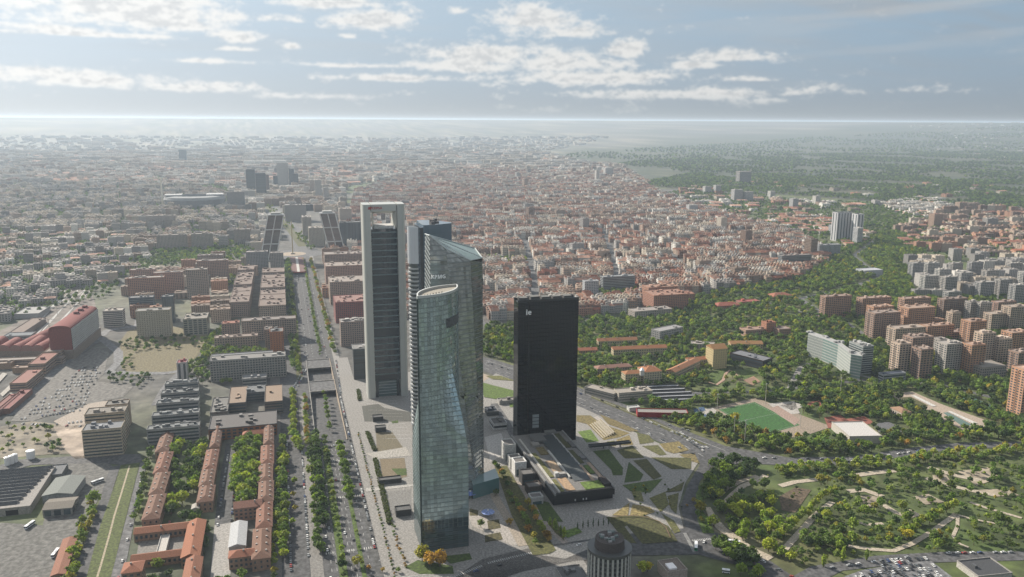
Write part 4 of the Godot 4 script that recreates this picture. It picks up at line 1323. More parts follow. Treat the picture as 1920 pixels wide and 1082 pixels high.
func caleido() -> void:
	var t := thing("skyscraper", "broad black glass skyscraper with small white letters, standing on a black podium", "skyscraper", Vector2(270, 829))
	fill_occ(rect(228, 310, 815, 842), 1)
	var h := 161.0
	var g := Geo.new()
	g.box(-34, 34, -2, h, -8.5, 8.5, Color(0.010, 0.012, 0.014))
	part("black_body", g, "black_glass", t)
	var n := 37
	for i in range(1, n):
		var s := Geo.new()
		s.box(-34.05, 34.05, h * i / n - 0.22, h * i / n + 0.22, -8.55, 8.535, Color(0.008, 0.009, 0.010))
		part("floor_band", s, "black_glass", t)
	var mu := Geo.new()
	for i in 40:
		var x := -33.0 + 66.0 * i / 39.0
		mu.box(x - 0.05, x + 0.05, 0, h, 8.5, 8.62, Color(0.008, 0.009, 0.010))
	part("mullions", mu, "metal", t, true)
	var pane := Geo.new()
	for i in 30:
		for j in 37:
			var x := -33.9 + 67.8 * i / 30.0
			var y := h * j / 37.0
			var e := [rng.randf_range(0.0, 0.014), rng.randf_range(0.0, 0.014), rng.randf_range(0.0, 0.014)]
			pane.quad(Vector3(x, y + 4.1, 8.56 + e[0]), Vector3(x + 2.2, y + 4.1, 8.56 + e[1]), Vector3(x + 2.2, y + 0.25, 8.56 + e[2]), Vector3(x, y + 0.25, 8.56 + e[0] + e[2] - e[1]), Color(0.006, 0.007, 0.008) * rng.randf_range(0.8, 1.2))
	part("glass_panes", pane, "black_glass", t, true)
	var gr := Geo.new()
	gr.box(-22.6, -21.4, 0, h - 1, 8.4, 8.85, Color(0.003, 0.003, 0.003))
	part("vertical_groove", gr, "metal", t)
	var rf := Geo.new()
	rf.box(-33.2, 33.2, h - 1.2, h - 0.6, -7.8, 7.8, Color(0.16, 0.16, 0.155))
	part("roof", rf, "roof", t)
	var pr := Geo.new()
	pr.box(-34.1, 34.1, h - 0.3, h + 2.2, 8.0, 8.65, Color(0.012, 0.013, 0.015))
	pr.box(-34.1, 34.1, h - 0.3, h + 1.6, -8.65, -8.0, Color(0.05, 0.05, 0.05))
	part("parapet", pr, "metal", t)
	for i in 5:
		var u := Geo.new()
		var x := -26.0 + i * 12.5
		u.box(x - 4.5, x + 4.5, h - 0.6, h + (3.0 if i != 1 else 3.8), -6.5, 2.0, Color(0.09, 0.09, 0.088), Color(0.2, 0.2, 0.19))
		part("rooftop_plant", u, "roof", t)
	lettering("ie", 5.4, Color(0.85, 0.85, 0.85), t, Vector3(-22.6, 149.5, 9.1), 0.5)
	for i in 4:
		var u := Geo.new()
		u.box(-17.0, -9.6, 19 + i * 4.0, 22.2 + i * 4.0, 8.5, 8.95, Color(0.20, 0.23, 0.24))
		part("grey_window", u, "window", t)

	# the podium: a long black box whose roof carries terraces
	var p := thing("podium_building", "long low black podium building with lawn, terraces and skylights on its roof", "building", Vector2(258.5, 747))
	fill_occ(rect(228, 294, 662, 822), 1)
	var b := Geo.new()
	b.box(-29.5, 29.5, -1, 12.2, -73, 73, Color(0.014, 0.015, 0.017), Color(0.20, 0.195, 0.185))
	part("black_body", b, "wall", p)
	var ov := Geo.new()
	ov.box(-29.5, 29.5, 6.0, 12.21, 73, 77.5, Color(0.016, 0.016, 0.018))
	part("entrance_overhang", ov, "wall", p)
	for s in [-1, 1]:
		var e := Geo.new()
		e.box(s * 29.1 - 0.7, s * 29.1 + 0.7, 11.5, 13.4, -73, 77.6, Color(0.3, 0.3, 0.295))
		part("parapet", e, "paving", p)
	var fp := Geo.new()
	fp.box(-28.4, 28.4, 12.1, 13.2, 76.6, 77.55, Color(0.035, 0.034, 0.034))
	part("parapet", fp, "wall", p)
	var RT := 12.3
	var bits := [
		["roof_lawn", 2.0, 21.0, 58.0, 74.0, 0.5, LAWN * 1.9, "grass"], ["timber_deck", -16.0, -7.5, 44.0, 72.0, 0.45, Color(0.50, 0.34, 0.21), "paving"], ["timber_deck", -14.5, -6.0, 2.0, 34.0, 0.4, Color(0.52, 0.38, 0.25), "paving"],
		["white_planter_wall", -4.8, -2.9, -22.0, 46.0, 1.6, Color(0.62, 0.61, 0.58), "paving"], ["white_planter_wall", -24.8, -23.0, -60.0, 74.0, 1.2, Color(0.62, 0.6, 0.55), "paving"],
		["planter", -22.5, -18.0, -20.0, 40.0, 0.7, OLIVE * 1.6, "grass"], ["planter", -22.0, -18.5, 46.0, 72.0, 0.7, OLIVE * 1.8, "grass"], ["planter", -14.0, -5.5, -34.0, -14.0, 0.6, DRY, "grass"],
		["white_pavilion", -17.0, -13.5, 36.0, 41.0, 4.2, Color(0.66, 0.66, 0.65), "paving"], ["pergola", -13.5, -6.0, 36.0, 41.0, 3.0, Color(0.42, 0.41, 0.39), "paving"],
		["white_planter_wall", 14.5, 16.2, -70.0, 20.0, 1.3, Color(0.42, 0.42, 0.41), "paving"], ["planter", 17.0, 23.0, -66.0, -26.0, 0.6, OLIVE * 0.8, "grass"], ["planter", 17.0, 22.0, -18.0, 16.0, 0.6, OLIVE * 0.8, "grass"],
		["timber_deck", 14.5, 17.5, 20.0, 58.0, 0.5, Color(0.46, 0.34, 0.25), "paving"], ["planter", 18.5, 23.5, 22.0, 42.0, 0.7, LAWN * 1.5, "grass"], ["timber_deck", 24.2, 28.0, 16.0, 70.0, 0.45, Color(0.44, 0.33, 0.25), "paving"],
		["dark_pavilion", 21.0, 28.0, 56.0, 72.0, 2.6, Color(0.025, 0.018, 0.016), "wall"], ["stair_head", -12.0, 2.0, -66.0, -44.0, 3.2, Color(0.17, 0.17, 0.165), "roof"], ["stair_head", -16.0, -8.0, -46.0, -36.0, 2.4, Color(0.34, 0.32, 0.29), "roof"],
		["plant_room", 8.0, 20.0, -72.5, -66.0, 3.0, Color(0.22, 0.22, 0.21), "roof"], ["plant_room", 22.0, 27.0, 0.0, 8.0, 2.0, Color(0.2, 0.2, 0.2), "roof"], ["plant_room", 23.5, 28.0, -40.0, -24.0, 1.6, Color(0.16, 0.16, 0.16), "roof"],
	]
	for q in bits:
		var u := Geo.new()
		u.box(q[1], q[2], RT - 0.2, RT + q[5], q[3], q[4], q[6])
		part(q[0], u, q[7], p)
	# stepped glass roof over the hall
	for i in 9:
		var u := Geo.new()
		var z := -60.0 + i * 12.8
		u.quad(Vector3(-2.6, RT + 2.4, z), Vector3(14.0, RT + 2.4, z), Vector3(14.0, RT + 0.4, z + 11.5), Vector3(-2.6, RT + 0.4, z + 11.5), Color(0.05, 0.058, 0.062) * (1.0 + i * 0.16))
		u.quad(Vector3(-2.6, RT + 2.4, z), Vector3(-2.6, RT - 0.2, z), Vector3(14.0, RT - 0.2, z), Vector3(14.0, RT + 2.4, z), Color(0.2, 0.21, 0.21))
		part("skylight", u, "roof", p)
	for s in [-8.0, 0.0, 3.0]:
		var u := Geo.new()
		u.box(s - 0.6, s + 0.6, 2.0, 4.4, 73.0, 73.4, Color(0.7, 0.7, 0.68))
		part("pale_panel", u, "paint", p)  # plain pale panels set on the front wall
	# low works between the slant topped tower and the black one
	bld("service_building", "dark framed low roof between the slant topped tower and the black tower", "building", Vector2(233.4, 927), 14.0, 18.0, 5.0, 0.0, {"wall": DARK, "roof": Color(0.07, 0.08, 0.10), "win": "", "huts": 3, "rim": Color(0.3, 0.3, 0.3)})
	bld("service_building", "low block with white front and dark roof left of the black tower's foot", "building", Vector2(230.3, 881.7), 16.0, 20.0, 7.0, 0.0, {"wall": Color(0.55, 0.56, 0.57), "roof": Color(0.12, 0.115, 0.11), "win": "bands", "huts": 2})
	bld("service_building", "grey ramp house beside the lawn behind the black tower", "building", Vector2(261.7, 959.6), 22.0, 12.0, 4.0, 0.0, {"wall": Color(0.4, 0.39, 0.37), "roof": Color(0.33, 0.31, 0.29), "win": "", "huts": 2})
	ribbon("road", [Vector2(245.1, 959.9), Vector2(243.7, 905.3), Vector2(239.1, 835.4)], 9.0, 0.2, ROAD * 1.5, "asphalt", 0)
	sheet("rubble_yard", [Vector2(206.9, 853.7), Vector2(228.7, 861.3), Vector2(220.4, 803), Vector2(197.2, 785.8)], 0.2, Color(0.52, 0.50, 0.48), "paving", 0)
	# the row of small pavilions on the left flank
	var spots := [
		[224.0, 792.0, 12.0, 17.0, 17.0, Color(0.52, 0.52, 0.50), "pale tall cubic pavilion with brown roof beside the black tower's foot"],
		[224.5, 770.0, 12.0, 12.0, 10.0, Color(0.5, 0.5, 0.48), "pale low cubic pavilion beside the podium between two taller cubes"],
		[224.0, 751.0, 12.0, 13.0, 14.0, Color(0.72, 0.72, 0.71), "bright white cubic pavilion with sunken roof beside the podium"],
		[225.5, 728.0, 13.0, 13.0, 11.0, Color(0.05, 0.05, 0.052), "dark grey cubic pavilion with pale roof next to the white cube"],
		[225.5, 706.0, 14.0, 12.0, 7.5, Color(0.075, 0.06, 0.05), "low brown pavilion with grey flat roof beside the podium"],
		[221.0, 684.0, 12.0, 10.0, 7.0, Color(0.48, 0.48, 0.47), "pale small glazed pavilion before the low brown one"],
	]
	for q in spots:
		var u := thing("pavilion", q[6], "pavilion", Vector2(q[0] - 6.0, q[1]), 0, "cubic pavilions along the podium")
		var k := Geo.new()
		k.box(-q[2] / 2, q[2] / 2, 0, q[4], -q[3] / 2, q[3] / 2, q[5])
		part("wall", k, "wall", u)
		var r := Geo.new()
		r.box(-q[2] / 2 + 1, q[2] / 2 - 1, q[4] - 1, q[4] + 0.02, -q[3] / 2 + 1, q[3] / 2 - 1, Color(0.22, 0.21, 0.2))
		part("roof", r, "roof", u)
		var f := Geo.new()
		for s in [-1, 1]:
			f.box(-q[2] / 2 - 0.1, q[2] / 2 + 0.1, q[4] - 0.4, q[4] + 0.9, s * (q[3] / 2 - 0.4) - 0.5, s * (q[3] / 2 - 0.4) + 0.5, q[5] * 1.1)
			f.box(s * (q[2] / 2 - 0.4) - 0.5, s * (q[2] / 2 - 0.4) + 0.5, q[4] - 0.4, q[4] + 0.88, -q[3] / 2 + 0.9, q[3] / 2 - 0.9, q[5] * 1.1)
		part("parapet", f, "wall", u)
		var gl := Geo.new()
		gl.box(-q[2] * 0.36, q[2] * 0.36, 0.5, q[4] * 0.5, q[3] / 2, q[3] / 2 + 0.12, Color(0.05, 0.09, 0.1))
		part("window", gl, "window", u)


func plaza_things() -> void:
	# sunken courts, hedges and lawns on the paved plaza by the avenue
	for q in [
		[[Vector2(83.8, 992.4), Vector2(104.8, 995.6), Vector2(110.2, 977.9), Vector2(139.9, 955.3), Vector2(135, 923.6), Vector2(81.7, 937.6)], Color(0.10, 0.10, 0.085)], [[Vector2(90.8, 899.4), Vector2(109.1, 894.6), Vector2(115, 840.6), Vector2(85.6, 840.8)], Color(0.17, 0.145, 0.085)],
		[[Vector2(86.3, 822.2), Vector2(111.9, 819), Vector2(107.7, 771.8), Vector2(82.6, 762.4)], Color(0.22, 0.17, 0.10)], [[Vector2(80.3, 743), Vector2(107.2, 741.9), Vector2(98.2, 683.5), Vector2(80, 681.8)], Color(0.24, 0.235, 0.22)],
	]:
		sheet("sunken_court", q[0], 0.2, q[1], "paving", 0)
	for q in [[Vector2(94.7, 794.7), Vector2(109.9, 791.3), Vector2(107.5, 775.1), Vector2(99.5, 775.6)], [Vector2(80.3, 601.8), Vector2(92.4, 610.1), Vector2(107.9, 599.6), Vector2(117.7, 593.8), Vector2(116.3, 581.8), Vector2(90, 588.9)], [Vector2(112.2, 929.6), Vector2(120.4, 932), Vector2(119.9, 923), Vector2(112.8, 922.6)], [Vector2(111.8, 610.4), Vector2(135.1, 609.6), Vector2(135.1, 599.8), Vector2(116.9, 597.2)]]:
		sheet("lawn", q, 0.28, LAWN, "grass", 0)
	sheet("pavement", [Vector2(65, 754.7), Vector2(115.3, 752.5), Vector2(114.6, 747.7), Vector2(64.9, 747.1)], 0.32, Color(0.5, 0.48, 0.45), "paving", 0)
	sheet("pavement", [Vector2(73.5, 840.3), Vector2(117.5, 847.6), Vector2(119.5, 822.5), Vector2(82.9, 823.1)], 0.31, Color(0.45, 0.42, 0.38), "paving", 0)
	# paving joints of the forecourt
	var g := Geo.new()
	for i in 8:
		lane_lines(g, Vector2(78, 560 + i * 9.0), Vector2(96, 560 + i * 9.0), 0.2, 0.5)
	for i in 12:
		lane_lines(g, Vector2(90, 880 + i * 12.0), Vector2(128, 870 + i * 12.0), 0.2, 0.6)
	var jc := structure("paving_joints", g, "paving")
	for q in [
		["clipped_hedge", [Vector2(81.5, 901.9), Vector2(83.7, 845.1)], "clipped hedge along the plaza edge behind the white crossing"], ["clipped_hedge", [Vector2(81.6, 823.4), Vector2(78.1, 675.9)], "long clipped hedge running along the plaza beside the grey sunken court"],
		["clipped_hedge", [Vector2(85.5, 1056.3), Vector2(83.3, 1013.2)], "short clipped hedge at the left foot of the portal tower"],
	]:
		var a: Vector2 = q[1][0]
		var b: Vector2 = q[1][1]
		var t := Node3D.new()
		var l := a.distance_to(b)
		var k := Geo.new()
		var hedge := MeshInstance3D.new()
		var n := int(l / 1.4)
		for i in n:
			for j in 9:
				leaf_card(k, Vector3(rng.randf_range(-2.4, 2.4), rng.randf_range(0.3, 2.2), -l / 2 + l * (i + rng.randf()) / n), 1.0, Color(0.075, 0.085, 0.03) * rng.randf_range(0.7, 1.4))
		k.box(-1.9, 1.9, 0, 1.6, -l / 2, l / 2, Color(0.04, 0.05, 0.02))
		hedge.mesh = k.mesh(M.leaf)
		hedge.name = numbered(q[0])
		add_child(hedge)
		hedge.position = at((a + b) / 2)
		hedge.rotation.y = atan2(-(b.x - a.x), (b.y - a.y))
		tag(hedge, q[2], "hedge", "plaza hedges")
		t.free()
	# sunken court pavilions
	for q in [[[Vector2(97.4, 938.1), Vector2(98.7, 942.4)], 12.0, 9.0, 5.0, "dark cubic skylight in the garden court before the portal tower"], [[Vector2(96.5, 902.8), Vector2(97.4, 898.2)], 12.0, 9.0, 5.0, "dark cubic skylight at the near end of the garden court"], [[Vector2(89.3, 763.2), Vector2(90.2, 760.4)], 22.0, 8.0, 4.0, "dark low canopy beside the brown lawn on the plaza"], [[Vector2(92.3, 693), Vector2(93.9, 695.3)], 14.0, 10.0, 5.5, "dark boxy entrance pavilion at the grey court by the leaf tower"]]:
		var p: Vector2 = q[0][0]
		bld("court_pavilion", q[4], "pavilion", p, q[1], q[2], q[3], 0.0, {"wall": Color(0.06, 0.06, 0.062), "roof": Color(0.14, 0.14, 0.14), "win": "", "huts": 0})
	# parasols and kiosk behind the leaf tower
	for q in [[Vector2(158.7, 710.9), Color(0.10, 0.14, 0.32), "plain blue parasol in the shade beside the leaf shaped tower"], [Vector2(165.5, 669.1), Color(0.15, 0.2, 0.38), "large round blue and grey sunshade on the paved terrace behind the leaf tower"]]:
		var t := thing("sunshade", q[2], "parasol", q[0], 0, "sunshades on the terrace")
		var k := Geo.new()
		for i in 16:
			var a := TAU * i / 16
			var b := TAU * (i + 1) / 16
			k.tri(Vector3(0, 6.0, 0), Vector3(cos(b) * 6, 4.2, sin(b) * 6), Vector3(cos(a) * 6, 4.2, sin(a) * 6), q[1] * (1.0 if i % 2 else 1.5))
		part("canopy", k, "paint", t)
		var s := Geo.new()
		s.tube(Vector3(0, 0, 0), Vector3(0, 6, 0), 0.15, 0.15, 6, PALE)
		part("pole", s, "metal", t)
		var c := Geo.new()
		c.tube(Vector3(0, 5.6, 0), Vector3(0, 6.6, 0), 0.9, 0.6, 8, WHITE)
		part("cap", c, "paint", t)
	for q in [[Vector2(152.8, 687.7), Vector2(159.5, 681.5), Vector2(156.7, 672.1), Vector2(149.7, 673.9)], [Vector2(162.5, 660.6), Vector2(173.2, 660.5), Vector2(171, 644.5), Vector2(159.6, 643.5)], [Vector2(154.5, 635.7), Vector2(168.4, 637.2), Vector2(167.5, 624.4), Vector2(151.6, 623.6)]]:
		sheet("round_bed", q, 0.3, Color(0.13, 0.115, 0.05), "grass", 0)
	sheet("pavement", [Vector2(148.2, 672.9), Vector2(161.1, 682.5), Vector2(180.3, 677.4), Vector2(178.6, 613.9), Vector2(172.9, 611.7), Vector2(155.1, 643.4), Vector2(147.7, 653.5)], 0.2, Color(0.48, 0.44, 0.40), "paving", 0)
	ribbon("pavement", [Vector2(186, 751), Vector2(181.1, 699.9), Vector2(181.5, 658.6), Vector2(181, 609.7)], 8.0, 0.3, Color(0.42, 0.36, 0.29), "paving", 0)
	ribbon("pavement", [Vector2(206.8, 735.7), Vector2(213.6, 721.3), Vector2(208.9, 653.9), Vector2(217.1, 604.6)], 6.0, 0.3, Color(0.44, 0.38, 0.33), "paving", 0)
	# the round tower in the foreground
	var c: Vector2 = Vector2(218.9, 514.9)
	var t := thing("round_tower", "cylindrical grey tower with white vertical fins in the foreground below the gardens", "building", c)
	fill_occ(rect(c.x - 20, c.x + 20, c.y - 20, c.y + 20), 1)
	var R := 15.4
	var H := 45.0
	var body := Geo.new()
	body.tube(Vector3(0, -2, 0), Vector3(0, H - 1.5, 0), R, R, 56, Color(0.10, 0.105, 0.11))
	part("drum", body, "wall", t)
	for i in 28:
		var a := TAU * i / 28
		var f := Geo.new()
		f.xf = Transform3D(Basis(Vector3.UP, a), Vector3.ZERO)
		f.box(-0.72, 0.72, 0, H - 2.2, R - 0.1, R + 0.55, Color(0.50, 0.50, 0.47))
		part("fin", f, "wall", t)
	var wn := Geo.new()
	for i in 28:
		for j in 12:
			wn.xf = Transform3D(Basis(Vector3.UP, TAU * (i + 0.5) / 28), Vector3.ZERO)
			wn.box(-0.8, 0.8, 2.0 + j * 3.5, 3.9 + j * 3.5, R - 0.05, R + 0.12, Color(0.02, 0.025, 0.03))
	part("windows", wn, "window", t, true)
	var rm := Geo.new()
	rm.tube(Vector3(0, H - 2.2, 0), Vector3(0, H, 0), R + 0.7, R + 0.9, 56, Color(0.085, 0.088, 0.09))
	part("roof_rim", rm, "metal", t)
	var dr := Geo.new()
	dr.tube(Vector3(0, H, 0), Vector3(0, H + 7, 0), R * 0.72, R * 0.68, 40, Color(0.10, 0.085, 0.08))
	part("plant_drum", dr, "roof", t)
	for i in 14:
		var u := Geo.new()
		var p := Vector2.from_angle(rng.randf() * TAU) * sqrt(rng.randf()) * R * 0.5
		u.box(p.x - 1.3, p.x + 1.3, H + 7, H + rng.randf_range(7.8, 9.4), p.y - 0.9, p.y + 0.9, Color(0.22, 0.28, 0.27) if i % 3 else Color(0.4, 0.4, 0.4))
		part("cooling_unit", u, "roof", t)
	bld("service_building", "low brown flat roofed block with white square skylight right of the round tower", "building", Vector2(281.6, 536.3), 17.0, 18.0, 8.0, 0.0, {"wall": Color(0.42, 0.36, 0.31), "roof": Color(0.26, 0.21, 0.18), "win": "", "huts": 0, "rim": Color(0.5, 0.44, 0.39)})
	var sk := thing("rooftop_skylight", "white square skylight on the low brown roof right of the round tower", "skylight", Vector2(279.3, 534.2), 0, "", 8.0)
	var skg := Geo.new()
	skg.box(-3.2, 3.2, 0, 1.6, -4, 4, Color(0.75, 0.72, 0.72))
	part("dome", skg, "paint", sk)
	bld("service_building", "grey low roofed block left of the foreground round tower at the frame edge", "building", Vector2(202.3, 548.1), 20.0, 20.0, 7.0, 0.0, {"wall": GREY, "roof": Color(0.2, 0.2, 0.2), "win": "", "huts": 3})


# ------------------------------------------------------------------ left of the avenue

func left_blocks() -> void:
	var res := {"wall": Color(0.32, 0.225, 0.18), "roof": Color(0.27, 0.20, 0.17), "bay": 3.4, "group": "brown blocks along the avenue", "huts": 6}
	var a := [Vector2(-99.3, 1540.2), Vector2(-47.4, 1489.2)]
	# two long rows of brown blocks reaching back along the avenue
	for r in 2:
		for i in 7:
			var p: Vector2 = (Vector2(-82.4, 1531.6) if r == 0 else Vector2(-24.7, 1487.5)) + Vector2(0.0, 22.0 + i * 56.0)
			var o := res.duplicate()
			o.wall = [Color(0.41, 0.31, 0.255), Color(0.45, 0.35, 0.28), Color(0.38, 0.285, 0.235)][(i + r) % 3]
			bld("apartment_block", "%s brown flat roofed block of the %s row left of the avenue" % [ordinal(i) if i else "nearest", "outer" if r == 0 else "inner"], "building", p, 34.0 if r == 0 else 46.0, 54.0, 27.0 - (i % 3) * 2.0, 0.0, o)
	bld("apartment_block", "brick slab with many windows behind the orange brick tower by the avenue", "building", Vector2(-29.1, 1361.4), 83.7, 22.0, 32.5, 0, {"wall": Color(0.43, 0.34, 0.28), "roof": Color(0.3, 0.26, 0.24), "win": "balcony"})
	bld("apartment_block", "low brown brick slab above the bushy hedge, nearest of the brown blocks", "building", Vector2(-78.3, 1320.2), 64.0, 18.0, 17.2, 0, {"wall": Color(0.41, 0.31, 0.25), "roof": Color(0.34, 0.27, 0.23)})
	bld("apartment_block", "brick wing with red roof patch left of the brown brick slab", "building", Vector2(-90.1, 1396.3), 27.4, 20.0, 21.6, 0, {"wall": Color(0.36, 0.25, 0.2), "roof": Color(0.4, 0.17, 0.12)})
	bld("apartment_tower", "orange brick tower standing right on the avenue's left kerb", "building", Vector2(-17, 1270.5), 19.5, 26.0, 35.0, 0, {"wall": Color(0.40, 0.15, 0.06), "roof": Color(0.2, 0.2, 0.2), "fw": 0.25, "huts": 4})
	bld("apartment_tower", "grey brown tower joined behind the orange brick tower", "building", Vector2(-29.3, 1300.5), 11.1, 22.0, 31.4, 0, {"wall": Color(0.33, 0.24, 0.19), "roof": Color(0.25, 0.22, 0.2)})
	bld("office_slab", "long grey slab with gridded balconies across from the underpass bridges", "building", Vector2(-54.5, 1153.5), 98.4, 24.0, 29.1, 0, {"wall": Color(0.38, 0.36, 0.325), "roof": Color(0.30, 0.29, 0.275), "win": "balcony", "fl": 3.4, "huts": 9, "rim": Color(0.45, 0.44, 0.42)})
	bld("office_slab", "low grey roofed strip building directly behind the long gridded slab", "building", Vector2(-67, 1245.1), 87.0, 14.0, 8.2, 0, {"wall": Color(0.26, 0.25, 0.24), "roof": Color(0.24, 0.25, 0.265), "win": "", "huts": 0})
	bld("apartment_tower", "slim pale tower with red roof and dark stripes beside the waste ground", "building", Vector2(-138.6, 1143.7), 12.7, 16.0, 31.0, 0, {"wall": Color(0.52, 0.49, 0.48), "roof": Color(0.33, 0.1, 0.11), "win": "strips", "bay": 4.5, "huts": 2})
	# the stepped grey office
	var names := ["farthest narrow ridge of the stepped grey office below the slim tower", "second ridge of the stepped grey office with rows of vents", "middle ridge of the stepped grey office with dark terraces", "fourth terraced ridge of the stepped grey office", "nearest front ridge of the stepped grey office above the brick flats"]
	for i in 5:
		var p: Vector2 = (Vector2(-134.9, 1095.6) as Vector2).lerp(Vector2(-126.7, 932.1), i / 4.0)
		bld("office_block", names[i], "building", p, 40.0 + i * 3.5, 13.0, 19.0 - absf(i - 2.0), 0.0, {"wall": Color(0.34, 0.34, 0.33), "roof": Color(0.25, 0.26, 0.265), "win": "bands", "fl": 3.6, "huts": 9, "group": "ridges of the stepped grey office"})
		if i < 4:
			var q: Vector2 = (Vector2(-134.9, 1095.6) as Vector2).lerp(Vector2(-126.7, 932.1), (i + 0.5) / 4.0)
			bld("office_link", "low dark link between the %s and next ridges of the stepped office" % ordinal(i), "building", q, 36.0 + i * 3.0, 9.0, 11.0, 0.0, {"wall": DARK, "roof": Color(0.12, 0.125, 0.13), "win": "", "huts": 5, "group": "dark links of the stepped office"})
	# the dark office round a courtyard
	bld("office_block", "dark brown roofed office wing with orange timber front facing the brick flats", "building", Vector2(-53.8, 944.2), 72.8, 46.0, 12.7, 0, {"wall": Color(0.30, 0.13, 0.055), "roof": Color(0.17, 0.16, 0.155), "win": "grid", "bay": 6.0, "fw": 0.6, "fh": 0.6, "rim": Color(0.12, 0.12, 0.12), "huts": 8})
	bld("office_block", "tan roofed office wing nearest the avenue beside the dark courtyard", "building", Vector2(-21.1, 1024.2), 21.1, 66.0, 15.5, 0, {"wall": Color(0.14, 0.13, 0.12), "roof": Color(0.36, 0.26, 0.185), "win": "bands", "huts": 1})
	bld("office_block", "tan roofed office wing left of the dark courtyard with red patch", "building", Vector2(-63.9, 1035.5), 20.9, 66.0, 13.5, 0, {"wall": Color(0.14, 0.13, 0.12), "roof": Color(0.35, 0.255, 0.19), "win": "bands", "huts": 3})
	bld("office_block", "grey office wing with glass roof lights between two tan roofed wings", "building", Vector2(-44.5, 1057.9), 25.7, 30.0, 12.0, 0, {"wall": Color(0.13, 0.14, 0.15), "roof": Color(0.2, 0.21, 0.215), "win": "bands", "huts": 3})
	bld("office_block", "grey plant covered office block left of the tan roofed wings", "building", Vector2(-82.7, 1002.9), 19.5, 54.0, 13.1, 0, {"wall": Color(0.17, 0.16, 0.155), "roof": Color(0.23, 0.22, 0.21), "win": "bands", "huts": 11})
	bld("office_block", "small grey pavilion block between the dark office and the gridded slab", "building", Vector2(-46.5, 1118.3), 30.7, 18.0, 10.4, 0, {"wall": GREY, "roof": Color(0.3, 0.3, 0.3), "win": "bands", "huts": 2})
	# striped cream offices
	bld("office_block", "front cream office with long horizontal bands beside the sandy plot", "building", Vector2(-193.5, 915.6), 38.1, 22.0, 29.5, 0, {"wall": Color(0.47, 0.40, 0.30), "roof": Color(0.25, 0.26, 0.28), "win": "bands", "fh": 0.42, "fl": 3.4, "huts": 5})
	bld("office_block", "rear cream office with horizontal bands and stair tower behind the front one", "building", Vector2(-199.2, 963.4), 40.6, 22.0, 30.9, 0, {"wall": Color(0.45, 0.37, 0.28), "roof": Color(0.29, 0.26, 0.23), "win": "bands", "fh": 0.42, "fl": 3.4, "huts": 4})
	bld("office_block", "brown stair head block crowning the rear cream office", "building", Vector2(-193.9, 998.4), 23.7, 16.0, 27.5, 0, {"wall": Color(0.36, 0.28, 0.21), "roof": Color(0.25, 0.23, 0.21), "win": "", "huts": 3})
	# blocks near the station
	bld("office_block", "plain cream cubic office with faint grid at the edge of the waste ground", "building", Vector2(-210.1, 1425), 51.7, 22.0, 43.7, 0, {"wall": Color(0.50, 0.44, 0.34), "roof": Color(0.3, 0.29, 0.27), "fw": 0.3, "fh": 0.35, "huts": 3})
	bld("office_block", "pale grey office with deep roof terrace right of the cream cube", "building", Vector2(-146.4, 1432.2), 37.2, 44.0, 27.1, 0, {"wall": Color(0.38, 0.36, 0.29), "roof": Color(0.33, 0.3, 0.26), "win": "grid", "bay": 7.0, "fw": 0.7, "fh": 0.6, "huts": 10})
	bld("office_block", "blue grey office slab behind the cream cubic office", "building", Vector2(-252.7, 1590.7), 41.1, 16.0, 32.5, 0, {"wall": Color(0.17, 0.20, 0.23), "roof": Color(0.3, 0.29, 0.28), "win": "bands"})
	bld("office_block", "narrow dark blue office slab between the cream cube and the pale office", "building", Vector2(-199.7, 1521.5), 19.1, 16.0, 45.6, 0, {"wall": Color(0.06, 0.09, 0.12), "roof": Color(0.22, 0.22, 0.22), "win": "strips"})
	bld("depot_building", "small white topped pavilion of the station forecourt near the cream cube", "building", Vector2(-286.4, 1513.7), 30.9, 22.0, 27.9, 0, {"wall": Color(0.5, 0.47, 0.42), "roof": Color(0.48, 0.43, 0.38), "win": "bands"})
